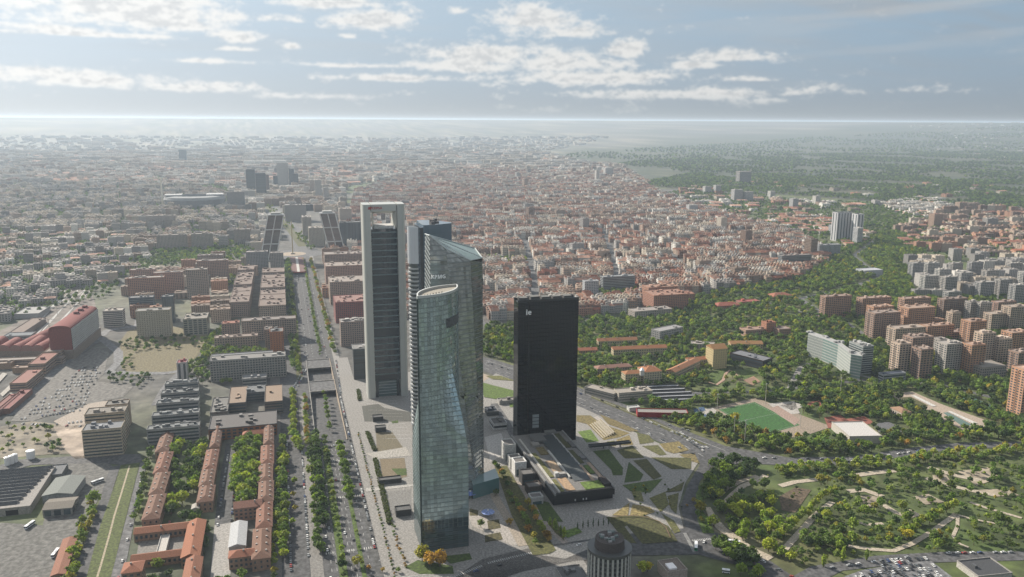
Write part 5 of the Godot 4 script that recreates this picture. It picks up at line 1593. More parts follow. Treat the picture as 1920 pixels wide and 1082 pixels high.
	for q in [
		[Vector2(-263.9, 1734), 66.1, 20.0, 42.8, 0, BRICK * 1.5, "brick residential slab with pale roof far behind the cream cube"], [Vector2(-229.9, 1789.7), 55.9, 18.0, 42.1, 0, PINK, "pinkish residential slab behind the brick slab left of the avenue"],
		[Vector2(-167.5, 1712), 39.6, 18.0, 58.8, 0, Color(0.42, 0.34, 0.28), "tall brown residential slab nearest the outer brown row"], [Vector2(-149.6, 1875), 63.3, 20.0, 49.3, 0, PINK * 0.9, "rose brick block with light roof left of the leaning towers"],
		[Vector2(-163.9, 1998.1), 55.6, 20.0, 42.3, 0, Color(0.36, 0.3, 0.26), "beige block behind the rose brick block left of the leaning towers"], [Vector2(-291.7, 1880.7), 50.4, 18.0, 34.5, 0, PINK * 1.1, "rosy low block among trees beyond the station tracks"],
		[Vector2(-60.8, 1988.5), 48.6, 22.0, 47.7, 0, Color(0.30, 0.31, 0.32), "grey office in front of the left leaning tower with dark centre"], [Vector2(-16.8, 1965.8), 29.7, 22.0, 47.4, 0, Color(0.36, 0.34, 0.32), "second grey office right below the left leaning tower"],
		[Vector2(-48.2, 2154.2), 87.7, 14.0, 17.7, 0, Color(0.08, 0.09, 0.11), "dark glass office squeezed between the two grey offices"], [Vector2(-290.6, 2389.3), 76.8, 20.0, 40.8, 0, Color(0.42, 0.36, 0.31), "pale long block above the green park left of the avenue"],
		[Vector2(-214.1, 2393), 55.0, 20.0, 41.2, 0, Color(0.42, 0.37, 0.32), "pale second long block above the green park, right part"], [Vector2(-374.9, 2845.8), 87.3, 22.0, 44.6, 0, Color(0.44, 0.38, 0.33), "pale rose block below the stadium"],
		[Vector2(-111.2, 2431.4), 42.9, 22.0, 45.3, 0, Color(0.42, 0.36, 0.31), "pale block left of the left leaning tower"], [Vector2(-169, 3374), 64.8, 22.0, 72.1, 0, Color(0.27, 0.26, 0.25), "grey brown hospital like tower block right of the stadium"],
	]:
		var v: Array = q
		bld("residential_slab", v[6], "building", v[0], v[1], v[2], v[3], v[4], {"wall": v[5], "roof": Color(0.38, 0.34, 0.31), "bay": 3.4})
	# right side of the avenue, beside the portal tower
	for q in [
		[Vector2(113.9, 1466), 64.8, 60.0, 36.3, 0, Color(0.34, 0.10, 0.09), Color(0.36, 0.2, 0.17), "red brick block with speckled roof beside the portal tower"], [Vector2(100.1, 1291.7), 41.5, 26.0, 38.7, 0, Color(0.40, 0.3, 0.25), Color(0.45, 0.42, 0.4), "pale roofed block behind the dark glass cube by the portal tower"],
		[Vector2(121.9, 1615.3), 81.3, 60.0, 43.8, 0, Color(0.44, 0.34, 0.27), Color(0.40, 0.34, 0.30), "beige brick block on the avenue's right side with roof huts"], [Vector2(123.9, 1751.2), 85.8, 50.0, 50.6, 0, PINK, Color(0.40, 0.33, 0.29), "rosy block on the avenue's right side before the plaza"],
		[Vector2(134.6, 1898), 95.4, 40.0, 51.1, 0, Color(0.38, 0.28, 0.23), Color(0.36, 0.3, 0.27), "brown block right of the red roofed tunnel mouth"],
	]:
		var v: Array = q
		bld("apartment_block", v[7], "building", v[0], v[1], v[2], v[3], v[4], {"wall": v[5], "roof": v[6], "bay": 3.4, "huts": 16})
	bld("office_cube", "dark glass office cube with white roof edge left of the portal tower", "building", Vector2(97.1, 1115.3), 26.1, 24.0, 43.1, 0, {"wall": Color(0.045, 0.05, 0.052), "roof": Color(0.3, 0.29, 0.28), "rim": Color(0.5, 0.5, 0.48), "win": "bands"})


func station() -> void:
	var n: Vector2 = Vector2(-308, 1308.9)
	var f: Vector2 = Vector2(-297.5, 1443.2)
	var d := (f - n).normalized()
	var l := n.distance_to(f)
	var turn := rad_to_deg(atan2(d.y, d.x)) - 90.0
	var side := Vector2(-d.y, d.x)
	var c := (n + f) / 2 + side * 15.0
	var t := thing("station_office", "tall station slab with red roof, red end wall and white gridded long facade", "station building", c, turn)
	fill_occ([n, f, f + side * 34, n + side * 34], 1)
	var g := Geo.new()
	g.box(-15, 15, 14, 46, -l / 2, l / 2, Color(0.24, 0.06, 0.05))
	part("red_body", g, "wall", t)
	var base := Geo.new()
	base.box(-14, 17, -1, 13.9, -l / 2 - 2, l / 2 + 2, Color(0.28, 0.22, 0.18), Color(0.4, 0.37, 0.34))
	part("plinth", base, "wall", t)
	for i in 10:
		var s := Geo.new()
		s.box(15, 16.2, 15 + i * 3.1, 16.6 + i * 3.1, -l / 2 + 1, l / 2 - 1, Color(0.62, 0.62, 0.60))
		part("white_balcony_band", s, "wall", t)
	var gl := Geo.new()
	gl.box(14.9, 15.4, 15, 45.5, -l / 2 + 1, l / 2 - 1, Color(0.08, 0.085, 0.09))
	part("glazing", gl, "window", t)
	var fins := Geo.new()
	for i in 26:
		var z := -l / 2 + 2 + (l - 4) * i / 25.0
		fins.box(15.4, 16.5, 15, 46, z - 0.3, z + 0.3, Color(0.62, 0.62, 0.60))
	part("facade_fins", fins, "wall", t, true)
	var r := Geo.new()
	for i in 10:
		var a := PI * i / 10
		var b := PI * (i + 1) / 10
		r.quad(Vector3(-cos(a) * 15, 46 + sin(a) * 5, l / 2), Vector3(-cos(a) * 15, 46 + sin(a) * 5, -l / 2), Vector3(-cos(b) * 15, 46 + sin(b) * 5, -l / 2), Vector3(-cos(b) * 15, 46 + sin(b) * 5, l / 2), Color(0.27, 0.055, 0.05))
		r.tri(Vector3(-cos(a) * 15, 46 + sin(a) * 5, l / 2), Vector3(-cos(b) * 15, 46 + sin(b) * 5, l / 2), Vector3(0, 46, l / 2), Color(0.26, 0.06, 0.05))
	part("vaulted_roof", r, "roof", t)
	for i in 3:
		var u := Geo.new()
		u.box(-3, 3, 50, 54, l * (0.1 + i * 0.16) * -1.0 - 4, l * (0.1 + i * 0.16) * -1.0 + 4, Color(0.2, 0.05, 0.045))
		part("roof_plant", u, "roof", t)
	# barrel vaults over the concourse
	var names := ["longest red barrel vault reaching the station slab", "short red barrel vault left of the middle one", "red barrel vault nearest the station slab", "stubby red barrel vault at far left of the concourse", "leftmost cut red barrel vault at the picture's edge"]
	var ends := [[Vector2(-393.8, 1345.8), Vector2(-360.2, 1488)], [Vector2(-377, 1341.4), Vector2(-371.4, 1401.6)], [Vector2(-361.7, 1337.4), Vector2(-343.9, 1420.8)], [Vector2(-410.6, 1350.1), Vector2(-404.6, 1397.4)], [Vector2(-433.5, 1356), Vector2(-428.6, 1409.9)]]
	for i in 5:
		var a: Vector2 = ends[i][0]
		var b: Vector2 = ends[i][1]
		var o := thing("barrel_vault", names[i], "roof vault", (a + b) / 2, rad_to_deg(atan2(b.y - a.y, b.x - a.x)) - 90.0, "red vaults of the station concourse")
		var hl := a.distance_to(b) / 2
		var k := Geo.new()
		var R := 9.5
		for j in 10:
			var p := PI * j / 10
			var q := PI * (j + 1) / 10
			k.quad(Vector3(-cos(p) * R, 8 + sin(p) * R, hl), Vector3(-cos(p) * R, 8 + sin(p) * R, -hl), Vector3(-cos(q) * R, 8 + sin(q) * R, -hl), Vector3(-cos(q) * R, 8 + sin(q) * R, hl), Color(0.32, 0.10, 0.085))
			k.tri(Vector3(-cos(p) * R, 8 + sin(p) * R, hl), Vector3(-cos(q) * R, 8 + sin(q) * R, hl), Vector3(0, 8, hl), Color(0.42, 0.22, 0.18))
		part("vault", k, "roof", o)
		var w := Geo.new()
		w.box(-R, R, -1, 8, -hl, hl, Color(0.3, 0.22, 0.18))
		part("wall", w, "wall", o)
	var dturn := turn
	for q in [
		["station_wing", "red brick station wing along the forecourt road, nearest part", Vector2(-338.3, 1189.6), 20.0, 62.0, 12.0, Color(0.38, 0.27, 0.2), Color(0.36, 0.17, 0.14)],
		["station_wing", "red roofed brick station wing along the forecourt road, middle part", Vector2(-336.8, 1269.3), 22.0, 58.0, 14.0, Color(0.38, 0.27, 0.2), Color(0.34, 0.15, 0.12)],
		["station_wing", "brick station wing touching the tall red slab", Vector2(-331.4, 1317.9), 24.0, 36.0, 15.0, Color(0.38, 0.27, 0.2), Color(0.3, 0.25, 0.22)],
		["station_hall", "long low brick concourse hall under the red vaults", Vector2(-372, 1294.7), 112.0, 14.0, 9.0, Color(0.36, 0.27, 0.22), Color(0.38, 0.33, 0.3)],
		["platform_roof", "red flat platform roof at lower left beside the brick wing", Vector2(-331.4, 1111.2), 13.0, 76.0, 6.0, Color(0.28, 0.15, 0.12), Color(0.31, 0.12, 0.11)],
		["platform_roof", "second red flat platform roof left of the first one", Vector2(-340.6, 1097.5), 12.0, 70.0, 6.0, Color(0.28, 0.15, 0.12), Color(0.30, 0.13, 0.115)],
		["station_shed", "small brick shed among the platforms left of the concourse", Vector2(-359.4, 1256.7), 26.0, 12.0, 7.0, Color(0.4, 0.27, 0.18), Color(0.4, 0.3, 0.24)],
		["station_shed", "brick shed at far left below the barrel vaults", Vector2(-392.2, 1283.7), 24.0, 14.0, 8.0, Color(0.38, 0.26, 0.18), Color(0.36, 0.28, 0.23)],
		["goods_hall", "long brown goods hall roof behind the barrel vaults", Vector2(-421.6, 1503.8), 22.0, 130.0, 8.0, Color(0.3, 0.25, 0.22), Color(0.27, 0.2, 0.17)],
		["goods_hall", "grey flat goods hall left of the long vault", Vector2(-415.2, 1449.3), 40.0, 24.0, 9.0, Color(0.33, 0.32, 0.32), Color(0.22, 0.24, 0.26)],
		["goods_hall", "white roofed rail shed beyond the tracks at left", Vector2(-443.6, 1636.6), 40.0, 60.0, 8.0, Color(0.42, 0.41, 0.4), Color(0.45, 0.44, 0.43)],
		["station_kiosk", "small pale roofed kiosk row at the plinth's near end", Vector2(-337.8, 1343.1), 12.0, 20.0, 17.0, Color(0.4, 0.33, 0.27), Color(0.5, 0.48, 0.46)],
	]:
		bld(q[0], q[1], "station building" if "station" in q[0] else "building", q[2], q[3], q[4], q[5], dturn, {"wall": q[6], "roof": q[7], "win": "bands" if q[5] > 8 else "", "fh": 0.3, "huts": 1})
	for i in 4:
		var p: Vector2 = [Vector2(-399, 1616.6), Vector2(-388.9, 1667.1), Vector2(-379.8, 1702.2), Vector2(-393.5, 1534.1)][i]
		var o := thing("catenary_mast", "%s slim grey mast over the railway tracks behind the station" % ["leftmost", "second", "third", "nearest"][i], "mast", p, 0, "masts over the tracks")
		var k := Geo.new()
		k.tube(Vector3.ZERO, Vector3(0, 14, 0), 0.4, 0.3, 6, PALE)
		part("pole", k, "metal", o)
		var b := Geo.new()
		b.box(-12, 12, 12, 12.7, -0.3, 0.3, PALE)
		part("crossbeam", b, "metal", o)


func flats() -> void:
	# brick flats with tiled hip roofs, in three rows
	var rows := [
		[[Vector2(-132.7, 904), Vector2(-127.3, 845.8), Vector2(-124.5, 794.7), Vector2(-122.6, 743.9)], [12.5, 12.5, 13.0, 14.0], "left"], [[Vector2(-80.8, 905.7), Vector2(-81.7, 840.4), Vector2(-81.9, 795.4), Vector2(-80.2, 759.7)], [9.5, 12.0, 12.5, 13.5], "middle"],
		[[Vector2(-25.9, 895.9), Vector2(-26.9, 839.6), Vector2(-28, 793.4), Vector2(-27, 751.2), Vector2(-27.8, 703.1), Vector2(-29.2, 651.7)], [10.0, 12.5, 13.0, 13.0, 13.0, 14.0], "right"],
	]
	for r in rows:
		for i in r[0].size():
			var q: Vector2 = r[0][i]
			var prev: Vector2 = r[0][maxi(i - 1, 0)]
			var nxt: Vector2 = r[0][mini(i + 1, r[0].size() - 1)]
			var len := prev.distance_to(nxt) / (1.0 if i == 0 or i == r[0].size() - 1 else 2.0) - 1.0
			var t := bld("brick_flats", "%s hip roofed brick flats of the %s row, counted from the far end" % [ordinal(i), r[2]], "building", q, r[1][i], len, 10.5, 0.0, {"wall": Color(0.36, 0.235, 0.165), "roof": [Color(0.235, 0.125, 0.085), Color(0.27, 0.125, 0.08), Color(0.245, 0.13, 0.09)][i % 3], "top": "hip", "rise": 3.2, "chimneys": 0, "group": "brick flats with tiled roofs", "bay": 4.0, "fw": 0.3, "fh": 0.45})
			for s in [-1, 1]:
				for j in 4:
					var u := Geo.new()
					var z := -len / 2 + len * (j + 0.6) / 4.4
					u.box(s * r[1][i] * 0.27 - 0.7, s * r[1][i] * 0.27 + 0.7, 10.6, 13.0, z - 0.7, z + 0.7, Color(0.55, 0.5, 0.46))
					part("dormer", u, "roof", t)
	bld("brick_flats", "brick cross wing with dormer rows joining the right row of flats", "building", Vector2(-42, 724.2), 23.6, 14.0, 12.2, 0, {"wall": Color(0.33, 0.2, 0.15), "roof": Color(0.33, 0.16, 0.11), "top": "gable", "rise": 3.5, "fw": 0.5})
	bld("brick_flats", "tiled wing at the top of the right row of flats reaching left", "building", Vector2(-41.2, 911.2), 24.8, 10.0, 8.7, 0, {"wall": Color(0.36, 0.235, 0.165), "roof": TILE * 1.1, "top": "hip", "rise": 3.0, "chimneys": 0})
	bld("brick_flats", "tiled wing reaching left below the white roofed hall", "building", Vector2(-42.8, 639.6), 22.2, 12.0, 10.1, 0, {"wall": Color(0.36, 0.235, 0.165), "roof": TILE, "top": "hip", "rise": 3.0, "chimneys": 1})
	bld("school_wing", "long tiled wing on the far side of the gravel courtyard", "building", Vector2(-112.2, 706.5), 42.1, 12.0, 7.3, 0, {"wall": Color(0.32, 0.2, 0.14), "roof": Color(0.31, 0.122, 0.066), "top": "gable", "rise": 2.6, "chimneys": 1})
	bld("school_wing", "long tiled wing on the near side of the gravel courtyard", "building", Vector2(-107.8, 660.6), 41.9, 11.0, 6.5, 0, {"wall": Color(0.32, 0.2, 0.14), "roof": Color(0.31, 0.122, 0.066), "top": "gable", "rise": 2.6, "chimneys": 0})
	bld("school_wing", "broad tiled wing closing the courtyard on its right side", "building", Vector2(-83.5, 677), 14.0, 62.0, 9.0, 0.0, {"wall": Color(0.32, 0.2, 0.14), "roof": Color(0.40, 0.16, 0.085), "top": "gable", "rise": 3.0, "chimneys": 3})
	bld("school_wing", "tiled tail wing with dormers running down from the courtyard", "building", Vector2(-79.9, 622.4), 12.0, 42.0, 9.0, 0.0, {"wall": Color(0.32, 0.2, 0.14), "roof": Color(0.36, 0.15, 0.09), "top": "gable", "rise": 3.0, "chimneys": 3})
	bld("tiled_house", "small tiled house below the courtyard at the frame edge", "building", Vector2(-123.2, 634), 14.2, 16.0, 13.1, 0, {"wall": Color(0.32, 0.2, 0.14), "roof": TILE * 1.1, "top": "hip", "chimneys": 1})
	bld("tiled_house", "long tiled shed between the bus yard and the tree belt", "building", Vector2(-181.5, 679.7), 10.0, 60.0, 6.0, 4.0, {"wall": Color(0.33, 0.22, 0.16), "roof": Color(0.36, 0.16, 0.1), "top": "gable", "chimneys": 0, "rise": 1.5})
	sheet("gravel_courtyard", [Vector2(-130.5, 710), Vector2(-92.3, 702.7), Vector2(-88.5, 664.2), Vector2(-127.4, 669.4)], 0.2, Color(0.24, 0.22, 0.20), "paving")
	bld("shed", "white canopy crossing the gravel courtyard of the tiled school", "shed", Vector2(-108.5, 681.9), 7.0, 34.0, 3.5, 0.0, {"wall": Color(0.6, 0.58, 0.55), "roof": Color(0.66, 0.62, 0.58), "win": "", "huts": 0})
	bld("hall", "white metal roofed hall beside the right row of brick flats", "building", Vector2(-48.8, 678.9), 12.9, 42.0, 7.1, 0, {"wall": Color(0.42, 0.4, 0.38), "roof": Color(0.58, 0.59, 0.60), "top": "gable", "rise": 2.2, "chimneys": 0, "win": ""})
	bld("mast_house", "pale small gabled house at the foot of the middle row of flats", "building", Vector2(-88.1, 743.7), 6.3, 9.0, 6.2, 0, {"wall": Color(0.55, 0.5, 0.42), "roof": Color(0.5, 0.47, 0.42), "top": "gable", "chimneys": 0})
	# bus depot with its saw tooth roof
	var p: Vector2 = Vector2(-255.5, 826)
	var t := thing("bus_depot", "wide bus depot with saw tooth roof of pale and dark strips", "building", p)
	fill_occ([Vector2(-321.9, 911), Vector2(-242, 880.3), Vector2(-224.3, 755.7), Vector2(-278.1, 770.1)], 1)
	var g := Geo.new()
	g.box(-52, 24, -1, 7.5, -45, 45, Color(0.36, 0.33, 0.29), Color(0.3, 0.28, 0.26))
	part("wall", g, "wall", t)
	for i in 11:
		var s := Geo.new()
		var z := -42.0 + i * 7.8
		var x := 22.0 - i * 1.0
		s.quad(Vector3(x, 10.0, z), Vector3(-51, 10.0, z), Vector3(-51, 8.6, z - 3.6), Vector3(x, 8.6, z - 3.6), Color(0.52, 0.53, 0.52))
		s.quad(Vector3(-51, 10.0, z), Vector3(x, 10.0, z), Vector3(x, 7.6, z + 4.0), Vector3(-51, 7.6, z + 4.0), Color(0.035, 0.045, 0.06))
		s.tri(Vector3(x, 10.0, z), Vector3(x, 7.6, z - 3.6), Vector3(x, 7.6, z + 4.0), Color(0.33, 0.32, 0.3))
		part("sawtooth_strip", s, "roof", t)
	var dr := Geo.new()
	for i in 3:
		dr.box(-30 + i * 17.0, -20 + i * 17.0, 0, 5, 44.9, 45.2, Color(0.02, 0.02, 0.02))
	part("gate_openings", dr, "wall", t, true)
	bld("bus_shed", "grey green metal shed on the bus yard right of the depot", "shed", Vector2(-211.8, 817.9), 26.0, 40.0, 8.0, -4.0, {"wall": Color(0.35, 0.36, 0.35), "roof": Color(0.26, 0.28, 0.26), "top": "gable", "rise": 2.0, "chimneys": 0, "win": ""})
	bld("bus_shed", "brown arched shed with dark openings in front of the grey shed", "shed", Vector2(-206.6, 780.2), 24.0, 22.0, 7.0, -2.0, {"wall": Color(0.3, 0.29, 0.27), "roof": Color(0.24, 0.215, 0.18), "top": "gable", "rise": 2.0, "chimneys": 0, "win": "grid", "bay": 8.0, "fl": 6.0, "fw": 0.7, "fh": 0.85, "base": 0.0})
	bld("bus_shed", "small dark flat shed behind the grey green shed", "shed", Vector2(-229.1, 866.2), 14.0, 26.0, 5.0, 0.0, {"wall": Color(0.22, 0.23, 0.23), "roof": Color(0.2, 0.21, 0.22), "win": "", "huts": 0})
	for i in 4:
		var q: Vector2 = [Vector2(-284.4, 905.2), Vector2(-281.4, 908.6), Vector2(-278.9, 912.1), Vector2(-266.2, 918.7)][i]
		var o := thing("storage_tank", "%s white upright storage tank behind the bus depot" % ["leftmost", "second", "third", "largest, rightmost"][i], "tank", q, 0, "white tanks behind the depot")
		var k := Geo.new()
		k.tube(Vector3.ZERO, Vector3(0, 8.5, 0), 2.6 if i < 3 else 4.2, 2.6 if i < 3 else 4.2, 16, Color(0.66, 0.67, 0.68))
		part("drum", k, "paint", o)
		var c := Geo.new()
		c.tube(Vector3(0, 8.5, 0), Vector3(0, 9.3, 0), 2.6 if i < 3 else 4.2, 0.6, 16, Color(0.7, 0.7, 0.7))
		part("lid", c, "paint", o)


# ------------------------------------------------------------------ right of the avenue

func right_blocks() -> void:
	# buildings among the trees behind the black tower
	for q in [
		["school_block", Vector2(441.5, 1046.5), 52.6, 14.0, 8.6, 0, {"wall": Color(0.42, 0.34, 0.27), "roof": Color(0.38, 0.2, 0.15), "top": "hip"}, "small tiled house among trees right of the black tower"],
		["convent_wing", Vector2(511, 1112.5), 83.8, 13.0, 13.3, -6, {"wall": Color(0.58, 0.49, 0.32), "roof": Color(0.46, 0.19, 0.085), "top": "gable", "rise": 3.5, "chimneys": 4}, "longest orange tiled wing among trees right of the black tower"],
		["convent_wing", Vector2(500.9, 1174.4), 63.6, 12.0, 10.4, -6, {"wall": Color(0.58, 0.49, 0.32), "roof": Color(0.45, 0.2, 0.095), "top": "gable", "rise": 3.5, "chimneys": 3}, "orange tiled wing behind the longest one, half hidden by trees"],
		["convent_wing", Vector2(433.5, 1140.4), 37.5, 12.0, 8.4, -6, {"wall": Color(0.5, 0.3, 0.2), "roof": Color(0.45, 0.16, 0.08), "top": "gable", "rise": 3.0, "chimneys": 2}, "orange roofed wing touching the black tower's right edge"],
		["villa", Vector2(447.9, 994.5), 25.8, 14.0, 15.0, 0, {"wall": Color(0.56, 0.49, 0.33), "roof": Color(0.45, 0.2, 0.09), "top": "hip", "chimneys": 1}, "yellow villa with orange hip roof, left of the larger twin"],
		["villa", Vector2(472.7, 992.9), 25.2, 24.0, 18.0, 0, {"wall": Color(0.60, 0.53, 0.36), "roof": Color(0.46, 0.19, 0.085), "top": "hip", "chimneys": 2}, "large yellow villa with orange roof and white dome lantern"],
		["convent_wing", Vector2(533.8, 1012.4), 74.1, 14.0, 12.9, 35, {"wall": Color(0.55, 0.45, 0.32), "roof": Color(0.44, 0.2, 0.1), "top": "gable", "chimneys": 2}, "orange tiled wing set askew beside the yellow villas"],
		["convent_wing", Vector2(581.3, 1048.4), 45.7, 13.0, 9.6, 0, {"wall": Color(0.5, 0.42, 0.3), "roof": Color(0.46, 0.19, 0.085), "top": "gable", "chimneys": 2}, "low orange wing leading to the yellow church"],
		["church", Vector2(597.5, 1034.8), 22.3, 22.0, 29.3, 0, {"wall": Color(0.60, 0.49, 0.26), "roof": Color(0.42, 0.22, 0.085), "top": "gable", "rise": 5.0, "fw": 0.22, "chimneys": 0}, "tall yellow church with orange gabled roof beside the dark hall"],
		["modern_hall", Vector2(652.5, 1031.2), 55.8, 24.0, 13.1, -64.6, {"wall": Color(0.045, 0.038, 0.036), "roof": Color(0.22, 0.23, 0.25), "win": "bands", "huts": 3}, "dark modern hall with grey roof beside the yellow church"],
		["school_block", Vector2(625.7, 1126.3), 35.8, 16.0, 8.6, -25, {"wall": Color(0.5, 0.47, 0.42), "roof": Color(0.45, 0.4, 0.36), "huts": 2}, "pale flat school block uphill from the yellow church"],
		["school_block", Vector2(600.8, 1201.3), 53.4, 20.0, 16.0, 20, {"wall": Color(0.42, 0.41, 0.40), "roof": Color(0.40, 0.39, 0.39), "huts": 1}, "grey flat block among trees above the orange roofs"],
		["convent_wing", Vector2(692.5, 1112.3), 50.3, 16.0, 8.6, -15, {"wall": Color(0.55, 0.42, 0.25), "roof": Color(0.42, 0.22, 0.085), "top": "gable", "chimneys": 1}, "tawny roofed wing behind the dark modern hall"],
		["seminary", Vector2(774.7, 1177.7), 18.2, 16.0, 21.8, 0, {"wall": Color(0.42, 0.19, 0.11), "roof": Color(0.4, 0.17, 0.1), "huts": 4, "fw": 0.3}, "red brick tower house rising out of the hillside trees"],
		["seminary", Vector2(750, 1182), 42.0, 20.0, 10.9, 0, {"wall": Color(0.47, 0.3, 0.22), "roof": Color(0.4, 0.27, 0.2), "huts": 4}, "low brick wing with terraces left of the brick tower house"],
		["seminary", Vector2(789.5, 1161.2), 22.1, 18.0, 14.4, 0, {"wall": Color(0.38, 0.24, 0.18), "roof": Color(0.38, 0.3, 0.26), "huts": 2}, "brick wing right of the brick tower house"],
		["school_block", Vector2(422.8, 933.8), 45.7, 18.0, 11.3, -1.8, {"wall": Color(0.46, 0.42, 0.36), "roof": Color(0.42, 0.38, 0.33), "win": "bands", "fh": 0.25, "huts": 5}, "long pale two storey school beside the wide road"],
		["school_block", Vector2(388.7, 954), 44.7, 16.0, 8.7, -55.6, {"wall": Color(0.44, 0.41, 0.36), "roof": Color(0.42, 0.38, 0.33), "win": "bands", "fh": 0.25, "huts": 1}, "slanting wing of the pale school nearest the black tower"],
		["petrol_station", Vector2(431.4, 867), 60.6, 14.0, 5.4, -18, {"wall": Color(0.36, 0.03, 0.035), "roof": Color(0.35, 0.33, 0.31), "win": "", "huts": 0, "rim": Color(0.36, 0.03, 0.035)}, "low filling station with red fascia and grey roof by the wide road"],
		["kiosk", Vector2(405.7, 893.4), 14.2, 8.0, 4.1, 0, {"wall": Color(0.6, 0.6, 0.58), "roof": Color(0.62, 0.62, 0.6), "win": "", "huts": 0}, "small white kiosk left of the red filling station"],
		["sports_hall", Vector2(616.1, 750.2), 36.6, 45.0, 8.0, -12, {"wall": Color(0.5, 0.47, 0.42), "roof": Color(0.72, 0.69, 0.66), "win": "", "huts": 0, "fh": 0.2}, "sports hall with broad white roof below the red courts"],
		["pool_house", Vector2(713.3, 793.5), 13.8, 20.0, 7.3, 0, {"wall": Color(0.55, 0.47, 0.4), "roof": Color(0.40, 0.24, 0.15), "top": "hip", "chimneys": 0}, "small tiled pool house among trees beside the lawn terrace"],
		["bridge_house", Vector2(795.6, 907.8), 36.4, 10.0, 12.7, 0, {"wall": Color(0.36, 0.38, 0.40), "roof": Color(0.07, 0.09, 0.13), "win": "bands", "huts": 0}, "dark roofed small block at the foot of the pale brick towers"],
		["warehouse", Vector2(522.5, 475.2), 23.8, 30.0, 4.6, -95.3, {"wall": Color(0.5, 0.48, 0.44), "roof": Color(0.075, 0.08, 0.088), "win": "", "huts": 1, "rim": Color(0.42, 0.4, 0.38)}, "dark roofed warehouse beside the car park at lower right"],
		["cement_shed", Vector2(944.7, 899.1), 41.3, 30.0, 16.7, 0, {"wall": Color(0.36, 0.32, 0.28), "roof": Color(0.35, 0.32, 0.28), "huts": 2}, "grey low block below the cream towers at right"],
		["pavilion", Vector2(636.4, 1344), 76.5, 26.0, 14.7, 4.4, {"wall": Color(0.42, 0.37, 0.33), "roof": Color(0.4, 0.36, 0.33), "huts": 8}, "grey and white school complex at the dense quarter's near edge"],
		["brick_quarter", Vector2(694.7, 1402.8), 71.4, 50.0, 30.5, 0, {"wall": Color(0.42, 0.2, 0.13), "roof": Color(0.40, 0.22, 0.16), "huts": 16}, "big orange brick block complex at the dense quarter's near edge"],
		["brick_quarter", Vector2(709.8, 1458.6), 62.8, 30.0, 31.8, 0, {"wall": Color(0.44, 0.22, 0.14), "roof": Color(0.42, 0.25, 0.18), "huts": 10}, "second orange brick block behind the big complex"],
		["brick_quarter", Vector2(757.7, 1435.4), 23.0, 18.0, 19.1, 0, {"wall": Color(0.46, 0.24, 0.16), "roof": Color(0.42, 0.2, 0.14), "huts": 3}, "small orange brick house right of the big complex"],
		["red_roof_hall", Vector2(804.2, 1367.1), 48.4, 22.0, 9.2, 0, {"wall": Color(0.4, 0.2, 0.15), "roof": Color(0.42, 0.13, 0.09), "top": "hip", "chimneys": 0}, "low red hipped hall in the wood above the orange roofs"],
		["red_roof_hall", Vector2(863.7, 1387.5), 40.7, 20.0, 8.4, 0, {"wall": Color(0.4, 0.18, 0.14), "roof": Color(0.38, 0.10, 0.08), "huts": 1}, "flat red hall right of the hipped red one"],
		["red_roof_hall", Vector2(961.3, 1429.8), 44.0, 24.0, 6.5, 0, {"wall": Color(0.45, 0.25, 0.18), "roof": Color(0.44, 0.17, 0.1), "top": "hip", "chimneys": 1}, "orange hipped hall farthest right in the wood"],
		["civic_block", Vector2(674.5, 1588.4), 72.4, 16.0, 29.5, 0, {"wall": Color(0.30, 0.31, 0.32), "roof": Color(0.36, 0.37, 0.38), "win": "bands"}, "grey office slab beside green trees in the dense quarter"],
		["white_slab", Vector2(590.3, 1527.2), 29.7, 14.0, 34.8, 0, {"wall": Color(0.5, 0.53, 0.55), "roof": Color(0.45, 0.45, 0.45), "fw": 0.6}, "white gridded slab right behind the black tower's top"],
		["grey_slab", Vector2(1390.3, 1865.7), 65.5, 18.0, 31.1, 0, {"wall": Color(0.42, 0.44, 0.46), "roof": Color(0.4, 0.4, 0.4), "win": "strips"}, "pale grey slab below the twin white towers"],
		["grey_slab", Vector2(1217.9, 1759.5), 83.1, 16.0, 26.5, 0, {"wall": Color(0.22, 0.22, 0.22), "roof": Color(0.36, 0.3, 0.27), "win": "bands"}, "dark grey slab at the right end of the dense quarter"],
	]:
		var v: Array = q
		var o: Dictionary = v[6]
		bld(v[0], v[7], "building", v[1], v[2], v[3], v[4], v[5], o)
	var dome := thing("lantern_dome", "small white dome lantern on the large yellow villa", "dome", Vector2(456.6, 981.9), 0, "", 14.0)
	var g := Geo.new()
	g.tube(Vector3(0, 0, 0), Vector3(0, 7, 0), 3.2, 3.2, 12, WHITE)
	part("drum", g, "wall", dome)
	var k := Geo.new()
	k.tube(Vector3(0, 7, 0), Vector3(0, 10.5, 0), 3.4, 0.5, 12, Color(0.7, 0.7, 0.72))
	part("cap", k, "paint", dome)
	for i in 5:
		bld("carport", "%s white carport roof from the near side, below the yellow villas" % ordinal(4 - i), "carport", (Vector2(469.8, 932.8) as Vector2) + Vector2(i * 2.0, 30.0 - i * 14.0), 60.0, 6.0, 3.2, -8.0, {"wall": Color(0.12, 0.12, 0.13), "roof": Color(0.62, 0.64, 0.68), "win": "", "huts": 0, "group": "white carport roofs"})
	# floodlight masts round the pitch
	var spots := [Vector2(497.1, 851.9), Vector2(482.7, 764.5), Vector2(577.1, 872.7), Vector2(685, 869.9), Vector2(569.8, 788.6), Vector2(477.7, 778.8)]
